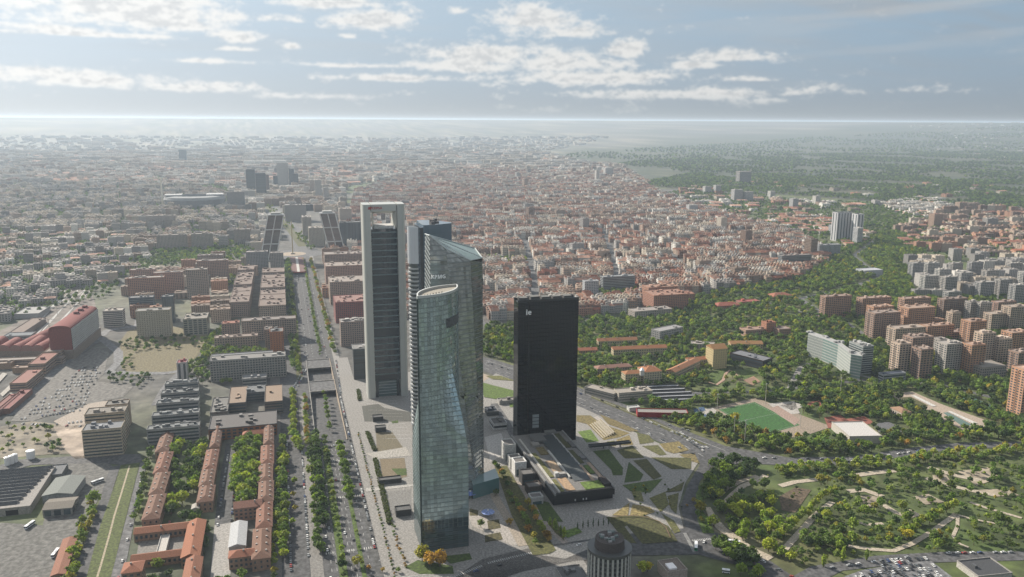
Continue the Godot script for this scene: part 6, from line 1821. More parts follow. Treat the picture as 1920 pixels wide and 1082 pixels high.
	for i in 6:
		var t := thing("floodlight_mast", "", "mast", spots[i], 0, "floodlight masts")
		later(t, "slim floodlight mast beside the green football pitch", "mast", "floodlight masts", spots[i])
		var a := Geo.new()
		a.tube(Vector3.ZERO, Vector3(0, 26, 0), 0.35, 0.2, 6, PALE)
		part("pole", a, "metal", t)
		var b := Geo.new()
		b.box(-0.9, 0.9, 25.6, 26.6, -0.25, 0.25, Color(0.5, 0.5, 0.5))
		part("lamp_bank", b, "metal", t)
	# the curved glass office: a bowed front and a straight wing
	var t := thing("glass_office", "pale green glass office with bowed front and roof plant on the hillside", "building", Vector2(777.2, 993.2))
	var p0: Array = [Vector2(761.6, 1052.3), Vector2(766, 1021.7), Vector2(766.8, 987.7), Vector2(751.5, 939.1), Vector2(759.5, 927)]
	var c: Vector2 = Vector2(777.2, 993.2)
	var front := []
	for p in p0:
		front.append(Vector2(p.x - c.x, -(p.y - c.y)))
	for i in front.size() - 1:
		for j in 8:
			var u := Geo.new()
			u.wall(front[i], front[i + 1], j * 4.2 + 1.6, j * 4.2 + 4.2, Color(0.16, 0.23, 0.22))
			part("glass_storey", u, "glass", t)
			var s := Geo.new()
			s.wall(front[i] + Vector2(-0.3, 0.3), front[i + 1] + Vector2(-0.3, 0.3), j * 4.2, j * 4.2 + 1.6, Color(0.42, 0.45, 0.43))
			part("floor_band", s, "wall", t)
	var body := Geo.new()
	var back := []
	for p in front:
		back.append(p + Vector2(14, -16) - (p - front[0]).normalized() * 0.2)
	back.reverse()
	body.prism(grown(front + back, -0.4), -1, 33.6, Color(0.3, 0.33, 0.32), Color(0.42, 0.42, 0.41))
	part("body", body, "wall", t)
	for i in 14:
		var u := Geo.new()
		var b: Vector2 = (front[i % 5] as Vector2) + Vector2(7, -8) + Vector2(rng.randf_range(-5, 5), rng.randf_range(-4, 4))
		u.box(b.x - 2, b.x + 2, 33.6, 35.5 + rng.randf() * 2, b.y - 2, b.y + 2, Color(0.4, 0.4, 0.4) * rng.randf_range(0.6, 1.5))
		part("roof_plant", u, "roof", t)
	fill_occ([Vector2(753, 1042.6), Vector2(750.9, 929.3), Vector2(817.7, 969), Vector2(830.8, 1084.6)], 1)
	bld("glass_office_wing", "grey glass wing with cluttered roof behind the bowed glass office", "building", Vector2(786.3, 962.7), 17.8, 30.0, 40.2, 0, {"wall": Color(0.36, 0.39, 0.38), "roof": Color(0.4, 0.4, 0.39), "win": "bands", "huts": 14})


func hill_blocks() -> void:
	# brick apartment towers on the hillside at right
	var B := Color(0.48, 0.30, 0.215)
	var O := Color(0.56, 0.32, 0.205)
	var C := Color(0.64, 0.50, 0.39)
	var W := Color(0.52, 0.48, 0.44)
	var D := Color(0.33, 0.225, 0.175)
	for q in [
		[Vector2(966.2, 1262), 55.4, 16.0, 36.4, 0, B * 0.9, "broad brown brick slab, first from the left among the hillside towers"], [Vector2(1034.9, 1245.3), 62.1, 16.0, 33.5, 0, B, "brown brick slab second from the left on the hillside"],
		[Vector2(1092, 1209.2), 57.6, 16.0, 36.9, 0, B, "brown brick slab behind the white topped orange tower"], [Vector2(940.6, 1107), 49.6, 22.0, 42.4, 0, D * 1.2, "big dark recessed brick block above the glass office"],
		[Vector2(969.6, 1149.6), 40.6, 18.0, 41.2, 0, O, "orange brick block rising behind the big recessed block"], [Vector2(1042.7, 1146.7), 54.8, 24.0, 36.9, 0, O, "orange brick tower with white roof patches"],
		[Vector2(1024.5, 1144.6), 32.7, 16.0, 23.1, 0, O * 1.05, "low orange brick block in front of the white patched tower"], [Vector2(943.9, 1056.6), 56.4, 20.0, 29.9, 0, C * 0.85, "beige brown brick block above the pale corner tower"],
		[Vector2(833.8, 939.4), 19.8, 18.0, 41.6, 0, C, "pale corner tower with brick edges beside the dark roofed block"], [Vector2(849, 915.3), 20.5, 18.0, 39.4, 0, D * 1.1, "dark brown tower with terracotta crown right of the pale corner tower"],
		[Vector2(885.8, 966), 36.4, 20.0, 41.2, 0, D * 1.2, "brown tower with cluttered terracotta roof behind the dark brown one"], [Vector2(1014.5, 1069.4), 52.2, 18.0, 26.3, 0, O, "long orange slab with bands above the grey white tower"],
		[Vector2(1081, 1143.3), 25.6, 14.0, 15.0, 0, O, "small orange tower top behind the long orange slab"], [Vector2(1080.4, 1105.2), 17.5, 14.0, 34.6, 0, C * 0.9, "slim beige tower beside the long orange slab"],
		[Vector2(1148.9, 1181.4), 51.1, 16.0, 38.5, 0, D, "dark grey brown slab high on the hillside"], [Vector2(1163.6, 1152.3), 18.4, 14.0, 38.0, 0, W * 0.8, "narrow grey tower right of the dark slab"],
		[Vector2(1176.8, 1141.8), 24.2, 14.0, 37.8, 0, W * 0.85, "narrow grey tower second right of the dark slab"], [Vector2(1052.7, 1034.8), 31.2, 20.0, 38.7, 0, O * 0.95, "sharp edged orange brick tower with red roof"],
		[Vector2(907, 927.7), 29.5, 20.0, 40.1, 0, W, "white grey tower with red roof between brick towers"], [Vector2(930.3, 909.7), 24.0, 18.0, 41.3, 0, O * 0.95, "orange brown tower right of the white grey tower"],
		[Vector2(977.5, 938.4), 23.0, 16.0, 47.4, 0, C, "beige tower with ribbed balconies behind the orange brown one"], [Vector2(1001.9, 933.1), 23.1, 18.0, 39.5, 0, C * 1.05, "cream ribbed tower near the right edge"],
		[Vector2(1067, 969.6), 33.4, 20.0, 36.1, 0, O, "orange tower at the right edge behind the cream ribbed tower"], [Vector2(999.8, 894.7), 28.3, 18.0, 30.7, 0, D * 1.1, "brown tower at the right edge in front of the orange one"],
		[Vector2(1161.6, 1099.2), 32.5, 18.0, 30.2, 0, C * 0.8, "tan slab with terraces above the sharp edged orange tower"], [Vector2(1195.3, 1092.4), 39.6, 20.0, 41.2, 0, C * 0.8, "tan slab at the right edge above the cream tower"],
		[Vector2(873, 764.3), 39.3, 20.0, 53.1, 0, O * 1.1, "orange tower cut by the right edge beside the canal"], [Vector2(953.4, 994.6), 14.7, 16.0, 26.4, 0, W * 0.8, "grey block squeezed between terracotta crown and white tower"],
		[Vector2(1056.7, 1071.5), 37.2, 14.0, 13.3, 0, PINK, "low roofed block with red patch behind the white grey tower"], [Vector2(1044.9, 992.9), 22.3, 16.0, 16.7, 0, D, "low dark block between the beige and cream towers"],
		[Vector2(1170.1, 1191.9), 21.2, 14.0, 27.3, 0, PINK * 0.8, "brown mid rise slab high on the hillside, near the dark slab"], [Vector2(1248.8, 1166.9), 40.6, 16.0, 31.1, 0, PINK * 0.9, "rose slab near the right edge, high on the hillside"],
	]:
		var v: Array = q
		bld("apartment_tower", v[6], "building", v[0], v[1], v[2], v[3] * 1.08, v[4], {"wall": v[5], "roof": (v[5] as Color).lerp(Color(0.4, 0.36, 0.33), 0.45), "win": "balcony", "bay": 4.2, "huts": 5, "group": "apartment towers on the hillside"})
	# pale grey towers farther up
	var k := 0
	for q in [
		[Vector2(1298.6, 1403.9), 33.6, 16.0, 35.9, 0], [Vector2(1313.4, 1366.7), 29.3, 16.0, 39.7, 0], [Vector2(1361.9, 1323.3), 34.5, 16.0, 34.7, 0], [Vector2(1415.9, 1431.7), 31.0, 16.0, 32.4, 0], [Vector2(1406.7, 1322), 30.9, 16.0, 38.1, 0], [Vector2(1376.6, 1254.7), 36.3, 16.0, 41.7, 0], [Vector2(1416.7, 1493), 31.7, 16.0, 28.7, 0], [Vector2(1494.8, 1442.3), 31.8, 16.0, 31.8, 0],
		[Vector2(1403.9, 1561.5), 29.5, 16.0, 32.1, 0], [Vector2(1449.4, 1563.3), 32.9, 14.0, 29.9, 0], [Vector2(1520.6, 1566), 29.0, 14.0, 26.4, 0], [Vector2(1566.1, 1555.2), 33.8, 14.0, 28.9, 0], [Vector2(1633, 1560), 34.5, 14.0, 28.0, 0], [Vector2(1627.3, 1505.6), 35.3, 14.0, 32.1, 0], [Vector2(1229.2, 1266.7), 31.0, 14.0, 33.0, 0], [Vector2(1524, 1374.8), 35.6, 14.0, 39.9, 0],
	]:
		var v: Array = q
		var tw := bld("apartment_tower", "", "building", v[0], v[1], v[2], v[3], v[4], {"wall": [WHITE * 0.75, PALE * 0.85, Color(0.40, 0.39, 0.38)][k % 3], "roof": PALE * 0.9, "win": "balcony", "bay": 4.0, "huts": 3, "group": "pale towers of the hilltop estate"})
		later(tw, "pale grey tower of the hilltop estate at right", "building", "pale towers of the hilltop estate", v[0])
		k += 1


func far_landmarks() -> void:
	leaning_tower(-1)
	leaning_tower(1)
	for q in [
		["white_skyscraper", Vector2(13, 4485), 56.1, 36.0, 128.6, 0, {"wall": Color(0.62, 0.60, 0.57), "roof": Color(0.5, 0.5, 0.5), "win": "strips", "bay": 4.0, "fw": 0.35, "huts": 2}, "tall white skyscraper in the distant business cluster"],
		["dark_skyscraper", Vector2(-139, 4240), 42.1, 30.0, 108.1, 0, {"wall": Color(0.07, 0.09, 0.10), "roof": DARK, "win": "bands", "huts": 2}, "dark skyscraper left of the white one, leftmost of the cluster"],
		["dark_skyscraper", Vector2(-85, 3885), 43.5, 30.0, 111.4, 0, {"wall": Color(0.04, 0.06, 0.08), "roof": DARK, "win": "bands", "huts": 2}, "nearest dark blue skyscraper in front of the white one"],
		["brown_skyscraper", Vector2(-61, 4045), 19.1, 26.0, 93.9, 0, {"wall": Color(0.2, 0.16, 0.14), "roof": DARK, "huts": 1}, "brown tower touching the nearest dark blue skyscraper"],
		["dark_skyscraper", Vector2(57, 4470), 26.8, 30.0, 93.2, 0, {"wall": Color(0.10, 0.14, 0.17), "roof": DARK, "win": "bands", "huts": 1}, "grey blue tower directly right of the white skyscraper"],
		["dark_skyscraper", Vector2(75, 4397), 26.4, 30.0, 75.7, 0, {"wall": Color(0.06, 0.08, 0.10), "roof": DARK, "win": "bands", "huts": 1}, "lower dark tower second right of the white skyscraper"],
		["dark_skyscraper", Vector2(-24, 4479), 23.9, 24.0, 60.3, 0, {"wall": Color(0.07, 0.10, 0.13), "roof": DARK, "huts": 1}, "small dark tower peeping out left of the white skyscraper"],
		["pale_tower", Vector2(136, 3841), 21.0, 24.0, 81.0, 0, {"wall": Color(0.5, 0.42, 0.37), "roof": PALE}, "pale pinkish tower right of the distant cluster"],
		["pale_tower", Vector2(159, 3759), 27.6, 24.0, 86.5, 0, {"wall": Color(0.5, 0.48, 0.45), "roof": PALE}, "pale grey tower right of the pinkish one"],
		["pale_tower", Vector2(109, 3847), 21.0, 24.0, 52.5, 0, {"wall": Color(0.62, 0.58, 0.54), "roof": PALE}, "small white tower left of the pinkish one"],
		["pale_tower", Vector2(185, 3630), 22.3, 24.0, 63.5, 0, {"wall": Color(0.5, 0.46, 0.42), "roof": PALE}, "pale stubby tower at the right end of the distant towers"],
		["blue_tower", Vector2(-766, 7377), 57.6, 40.0, 95.5, 0, {"wall": Color(0.05, 0.12, 0.18), "roof": DARK, "win": "bands", "huts": 0}, "lone blue tower far off in the haze at upper left"],
		["dark_block", Vector2(184, 2376.5), 59.7, 30.0, 63.7, 0, {"wall": Color(0.055, 0.075, 0.095), "roof": Color(0.2, 0.2, 0.2), "win": "strips"}, "dark blue office block between the right leaning tower and the portal tower"],
		["pale_block", Vector2(205.6, 2846.8), 40.8, 40.0, 54.0, 0, {"wall": Color(0.55, 0.47, 0.39), "roof": Color(0.46, 0.4, 0.35)}, "cream gabled block behind the dark blue office block"],
		["pale_block", Vector2(90.9, 2381.4), 43.8, 40.0, 51.1, 0, {"wall": Color(0.52, 0.46, 0.38), "roof": Color(0.5, 0.45, 0.4)}, "cream block left of the right leaning tower"],
		["pale_block", Vector2(69.9, 2570.2), 26.5, 60.0, 61.0, 0, {"wall": Color(0.48, 0.42, 0.36), "roof": Color(0.45, 0.41, 0.38)}, "cream slab edging the tree lined avenue beyond the plaza"],
		["pale_block", Vector2(45.6, 2995.2), 72.2, 40.0, 55.7, 0, {"wall": Color(0.42, 0.37, 0.33), "roof": Color(0.3, 0.28, 0.27)}, "brownish block with mast beyond the leaning towers"],
		["dark_block", Vector2(97, 3332), 68.8, 30.0, 20.8, 0, {"wall": Color(0.08, 0.09, 0.10), "roof": Color(0.14, 0.15, 0.16), "win": ""}, "long dark flat block beyond the leaning towers"],
		["twin_tower", Vector2(1617.2, 2115.5), 50.4, 26.0, 84.5, 0, {"wall": Color(0.56, 0.56, 0.57), "roof": DARK, "win": "strips", "bay": 9.0, "fw": 0.3, "huts": 2}, "left of the twin white and dark striped towers at right"],
		["twin_tower", Vector2(1632.1, 2063.6), 22.1, 26.0, 84.6, 0, {"wall": Color(0.62, 0.62, 0.63), "roof": DARK, "win": "strips", "bay": 9.0, "fw": 0.35, "huts": 2}, "right of the twin white and dark striped towers at right"],
		["twin_wing", Vector2(1679.4, 2238.3), 15.7, 20.0, 28.7, 0, {"wall": Color(0.56, 0.56, 0.57), "roof": PALE, "win": "bands"}, "lower white wing left of the twin towers"],
		["twin_wing", Vector2(1604.8, 2023.2), 18.1, 20.0, 49.4, 0, {"wall": Color(0.64, 0.64, 0.65), "roof": PALE, "win": "bands"}, "lower white wing in front of the right twin tower"],
		["campus_tower", Vector2(2550, 4226), 75.2, 40.0, 69.1, 0, {"wall": Color(0.42, 0.38, 0.34), "roof": PALE, "win": "bands"}, "brown hospital like tower before the far woods"],
		["campus_tower", Vector2(2181, 3366), 25.1, 24.0, 34.2, 0, {"wall": Color(0.62, 0.6, 0.57), "roof": PALE}, "white tower in the woods right of centre"],
		["campus_tower", Vector2(2018.6, 2950.6), 24.9, 26.0, 41.2, 0, {"wall": Color(0.45, 0.45, 0.45), "roof": PALE}, "grey tower with low white halls in the woods"],
		["campus_tower", Vector2(2205, 3062), 23.7, 24.0, 38.5, 0, {"wall": Color(0.66, 0.63, 0.58), "roof": PALE}, "bright cream tower in the woods above the twin towers"],
		["campus_tower", Vector2(2004, 4924), 54.2, 40.0, 56.7, 0, {"wall": Color(0.52, 0.5, 0.47), "roof": PALE}, "pale slab on the skyline of the far dense city"],
		["campus_tower", Vector2(1763, 4499), 19.7, 26.0, 67.1, 0, {"wall": Color(0.58, 0.55, 0.51), "roof": PALE}, "slim pale tower left of the skyline slab"],
		["campus_tower", Vector2(1533.8, 2901.7), 36.5, 26.0, 30.9, 0, {"wall": Color(0.5, 0.5, 0.5), "roof": PALE}, "grey tower at the edge of the dense city before the woods"],
		["campus_tower", Vector2(2027, 3688), 35.0, 26.0, 33.9, 0, {"wall": Color(0.55, 0.54, 0.52), "roof": PALE}, "pale tower of the university quarter, left of the row"],
		["campus_tower", Vector2(2061, 3650), 29.1, 26.0, 41.5, 0, {"wall": Color(0.5, 0.48, 0.46), "roof": PALE}, "pale tower of the university quarter, middle of the row"],
		["campus_tower", Vector2(1957, 3290), 42.6, 30.0, 51.8, 0, {"wall": Color(0.46, 0.45, 0.44), "roof": PALE}, "grey slab of the university quarter, nearest of the row"],
		["campus_tower", Vector2(2006, 3277), 37.4, 26.0, 42.5, 0, {"wall": Color(0.5, 0.49, 0.47), "roof": PALE}, "grey slab of the university quarter, right of the row"],
		["campus_tower", Vector2(2443.5, 2985.6), 26.8, 24.0, 22.6, 0, {"wall": Color(0.6, 0.57, 0.54), "roof": PALE}, "white block at the left end of the white hillside terraces"],
		["campus_tower", Vector2(2288.7, 2232.4), 44.1, 22.0, 35.5, 0, {"wall": Color(0.36, 0.34, 0.32), "roof": PALE}, "grey slab among orange houses at far right"],
		["campus_tower", Vector2(2128, 2299.7), 34.8, 26.0, 46.6, 0, {"wall": Color(0.42, 0.28, 0.2), "roof": PINK}, "brick slab among houses right of the twin towers"],
		["campus_tower", Vector2(2608.4, 2694), 36.2, 24.0, 37.9, 0, {"wall": Color(0.46, 0.33, 0.24), "roof": PINK}, "tan tower at the wood's edge, far right"],
		["swim_hall", Vector2(1315.2, 1607), 51.1, 30.0, 12.5, 0, {"wall": Color(0.5, 0.52, 0.55), "roof": Color(0.58, 0.59, 0.62), "win": "", "huts": 0}, "low white roofed hall in the green valley below the twin towers"],
	]:
		var v: Array = q
		var o: Dictionary = v[6]
		bld(v[0], v[7], "building", v[1], v[2], v[3], v[4], v[5], o)
	# stadium: oval bowl with pale roof wings
	var c: Vector2 = Vector2(-336, 3552)
	var t := thing("stadium", "large pale stadium bowl with white roof edges left of the distant towers", "stadium", c)
	var prev := []
	for lv in [[112.0, 100.0, 0.0], [118.0, 104.0, 34.0], [112.0, 98.0, 44.0], [80.0, 60.0, 47.0], [60.0, 42.0, 4.0]]:
		var now := []
		for i in 32:
			var a := -TAU * i / 32
			now.append(Vector3(cos(a) * lv[0], lv[2], sin(a) * lv[1]))
		if prev:
			var g := Geo.new()
			for i in 32:
				var j := (i + 1) % 32
				g.quad(now[i], now[j], prev[j], prev[i], Color(0.26, 0.27, 0.28) if lv[2] < 40 else Color(0.36, 0.365, 0.37))
			part(["outer_wall", "upper_wall", "roof", "stand"][mini(3, int(prev[0].y) / 17 + (1 if lv[2] < 10 else 0))], g, "roof", t)
		prev = now
	for s in [-1, 1]:
		var g := Geo.new()
		g.box(s * 78.0 - 32, s * 78.0 + 32, 47, 52, -30, 30, Color(0.6, 0.6, 0.6))
		part("white_roof_wing", g, "roof", t)
	# tower crane beside the stadium
	var cr := thing("tower_crane", "pale tower crane standing left of the stadium", "crane", Vector2(-470, 3647))
	var m := Geo.new()
	m.box(-3, 3, 0, 110, -3, 3, Color(0.6, 0.55, 0.45))
	part("mast", m, "paint", cr)
	var j := Geo.new()
	j.box(-62, 24, 108, 112, -2, 2, Color(0.6, 0.55, 0.45))
	part("jib", j, "paint", cr)
	var w := Geo.new()
	w.box(16, 25, 102, 108, -3, 3, PALE)
	part("counterweight", w, "paint", cr)


func leaning_tower(s: int) -> void:
	# s = -1 the left tower, which leans to the right, and the other way round
	var b: Vector2 = Vector2(-39.6, 2164.3) if s < 0 else Vector2(135.4, 2173.4)
	var t := thing("leaning_tower", "%s of the two inclined twin towers with white cross lines on dark glass" % ("left" if s < 0 else "right"), "skyscraper", b, 0, "inclined twin towers")
	fill_occ(rect(b.x - 30, b.x + 30, b.y - 30, b.y + 30), 1)
	var h := 114.0
	var w := 19.0
	var x := -s * 24.0 * 1.0
	var lo := [Vector3(-w, 0, 18), Vector3(w, 0, 18), Vector3(w, 0, -18), Vector3(-w, 0, -18)]
	var hi := []
	for p in lo:
		hi.append(p + Vector3(x, h, 0))
	var names := ["front_glass", "right_glass", "back_glass", "left_glass"]
	for i in 4:
		var g := Geo.new()
		for k in 13:
			var a := lerp_pt(lo[i], hi[i], k / 13.0)
			var c := lerp_pt(lo[(i + 1) % 4], hi[(i + 1) % 4], k / 13.0)
			var d := lerp_pt(lo[i], hi[i], (k + 1) / 13.0)
			var e := lerp_pt(lo[(i + 1) % 4], hi[(i + 1) % 4], (k + 1) / 13.0)
			g.quad(d, e, c, a, Color(0.10, 0.085, 0.08) * (0.8 + 0.4 * rng.randf()))
		part(names[i], g, "window", t)
	var r := Geo.new()
	r.quad(hi[3], hi[2], hi[1], hi[0], Color(0.4, 0.4, 0.4))
	part("roof", r, "roof", t)
	var W := Color(0.55, 0.55, 0.53)
	var up := Vector3(0, 0, 0.6)
	var lines := [[lo[0], hi[0]], [lo[1], hi[1]], [lerp_pt(lo[0], lo[1], 0.5), lerp_pt(hi[0], hi[1], 0.5)], [lo[0], lo[1]], [hi[0], hi[1]], [lerp_pt(lo[0], hi[0], 0.36), lerp_pt(lo[1], hi[1], 0.36)], [lerp_pt(lo[0], hi[0], 0.68), lerp_pt(lo[1], hi[1], 0.68)]]
	for l in lines:
		var g := Geo.new()
		g.tube(l[0] + up, l[1] + up, 1.3, 1.3, 4, W)
		part("white_line", g, "paint", t)
	var hp := Geo.new()
	hp.box(x - 12, x + 12, h, h + 5, -10, 10, Color(0.5, 0.5, 0.48))
	part("roof_cap", hp, "roof", t)


# ------------------------------------------------------------------ trees, cars and the mass of houses

var eye := Transform3D.IDENTITY

func in_frame(p: Vector2, y: float, margin := 0.98) -> bool:
	var v: Vector3 = eye * at(p, y)
	return v.z < 0.0 and absf(v.x / -v.z) < 0.6194 * margin and absf(v.y / -v.z) < 0.349 * margin


# places that labels may lean on: [plan position, words]
var marks := [
	[Vector2(537.9, 827.9), "beside the green football pitch"], [Vector2(468.4, 995.6), "around the yellow villas"], [Vector2(748.3, 960.4), "below the bowed glass office"], [Vector2(595.7, 1026.7), "around the yellow church"],
	[Vector2(464.1, 556.6), "inside the park's curved pale path"], [Vector2(403.6, 648), "beside the junction road"], [Vector2(404.8, 562.8), "near the park's lower left gate"], [Vector2(576.6, 526.5), "on the lawns right of the park's curved path"],
	[Vector2(535.8, 649.8), "in the middle of the terraced park"], [Vector2(639.3, 622.2), "among the park's bare terraces at right"], [Vector2(539, 696.5), "along the park's upper road"], [Vector2(681, 680.9), "along the upper road, far right"],
	[Vector2(656.6, 787.3), "around the red sports courts"], [Vector2(730, 749.9), "around the swimming pools"], [Vector2(835.9, 778.4), "beside the canal at right"], [Vector2(444.7, 825.1), "behind the red filling station"], [Vector2(456.2, 771.5), "between pitch and wide road"],
	[Vector2(314.4, 1218), "in the wood left of the black tower"], [Vector2(447.4, 1121.8), "in the wood right of the black tower"], [Vector2(615.2, 1173.5), "in the wood above the orange wings"], [Vector2(832.4, 1268.5), "around the red brick tower house"], [Vector2(987.1, 1416.2), "above the brick tower house"],
	[Vector2(885.3, 1103.9), "below the brown brick slabs"], [Vector2(776.9, 856.8), "at the foot of the brick towers"], [Vector2(1163.7, 1483.1), "in the green valley below the twin towers"], [Vector2(469, 915.8), "round the school by the wide road"],
	[Vector2(-198.4, 734), "in the belt beside the bus yard"], [Vector2(-106.2, 820.6), "between left and middle flats"], [Vector2(-50.9, 818.8), "between middle and right flats"], [Vector2(-17.4, 809.9), "beside the right row of flats"], [Vector2(-89, 714.5), "round the tiled courtyard school"], [Vector2(-49.7, 627.8), "below the white roofed hall"],
	[Vector2(3.7, 642.9), "in the avenue thicket"], [Vector2(18.2, 787.5), "in the dark row beside the main lanes"], [Vector2(5.7, 1016.6), "in the bright row by the dark office"], [Vector2(33.5, 783.4), "on the grassy median"], [Vector2(51.3, 778.7), "on the narrow right median"],
	[Vector2(194.6, 648.8), "in the orange garden strip"], [Vector2(153.4, 649.6), "on the terrace behind the leaf tower"], [Vector2(100, 612.7), "at the leaf tower's foot"], [Vector2(273.2, 648.8), "in the slanting gardens"], [Vector2(108, 913.9), "on the plaza's sunken courts"], [Vector2(355.7, 626.8), "on the grass wedge at the junction"],
	[Vector2(-194, 1349.3), "round the waste ground"], [Vector2(-81, 1304.3), "in the hedge above the long gridded slab"], [Vector2(-283.8, 951.7), "on the rough ground behind the depot"], [Vector2(-231.1, 1166.3), "round the station car park"], [Vector2(28.2, 1474), "along the avenue above the bridges"], [Vector2(56.9, 1317.5), "beside the portal tower's avenue side"],
	[Vector2(-157.4, 888.5), "by the striped cream offices"], [Vector2(319.2, 545.3), "in the dark triangle below the junction"], [Vector2(455.9, 512.9), "by the lower right car park"],
]

func near_mark(p: Vector2) -> String:
	var best := ""
	var d := 1e9
	for m in marks:
		var e: float = p.distance_squared_to(m[0])
		if e < d:
			d = e
			best = m[1]
	return best


const GREEN := [Color(0.148, 0.212, 0.048), Color(0.245, 0.285, 0.054), Color(0.072, 0.112, 0.042), Color(0.046, 0.074, 0.032), Color(0.35, 0.21, 0.05), Color(0.21, 0.28, 0.06), Color(0.105, 0.158, 0.048), Color(0.33, 0.29, 0.05)]
const KIND := ["rounded green tree", "bright yellow green tree", "dark evergreen tree", "dark narrow cypress", "autumn orange tree", "tall slim poplar", "spreading umbrella pine", "golden yellow tree"]

func tree(kind: int, p: Vector2, h: float, zone := "", y := 0.0) -> void:
	if p.length() < 430.0:
		return
	var score := h / p.length() * (1.0 if in_frame(p, h * 0.5) else 0.0)
	trees.append([kind, p, h, rng.randf_range(0.72, 1.35), zone, score, y])


func tree_row(a: Vector2, b: Vector2, gap: float, kinds: Array, h0: float, h1: float, wob := 1.0, zone := "") -> void:
	var n := int(a.distance_to(b) / gap)
	for i in n + 1:
		tree(kinds[rng.randi() % kinds.size()], a.lerp(b, i / maxf(n, 1)) + Vector2(rng.randf_range(-wob, wob), rng.randf_range(-wob, wob) * 2.0), rng.randf_range(h0, h1), zone)


func scatter(poly: Array, gap: float, kinds: Array, h0: float, h1: float, keep := 1.0, clear := -2.0, check := true, zone := "", wave := 0.012) -> void:
	var pk := PackedVector2Array(poly)
	var lo := pk[0]
	var hi := pk[0]
	for q in pk:
		lo = lo.min(q)
		hi = hi.max(q)
	var y := lo.y
	while y < hi.y:
		var x := lo.x
		while x < hi.x:
			var p := Vector2(x + rng.randf() * gap, y + rng.randf() * gap)
			x += gap
			if rng.randf() > keep or not Geometry2D.is_point_in_polygon(p, pk):
				continue
			if clear > -1.5 and noise.get_noise_2d(p.x * wave + 7.0, p.y * wave) < clear:
				continue
			if check and not is_clear(p, 2.5):
				continue
			tree(kinds[rng.randi() % kinds.size()], p, rng.randf_range(h0, h1), zone)
		y += gap


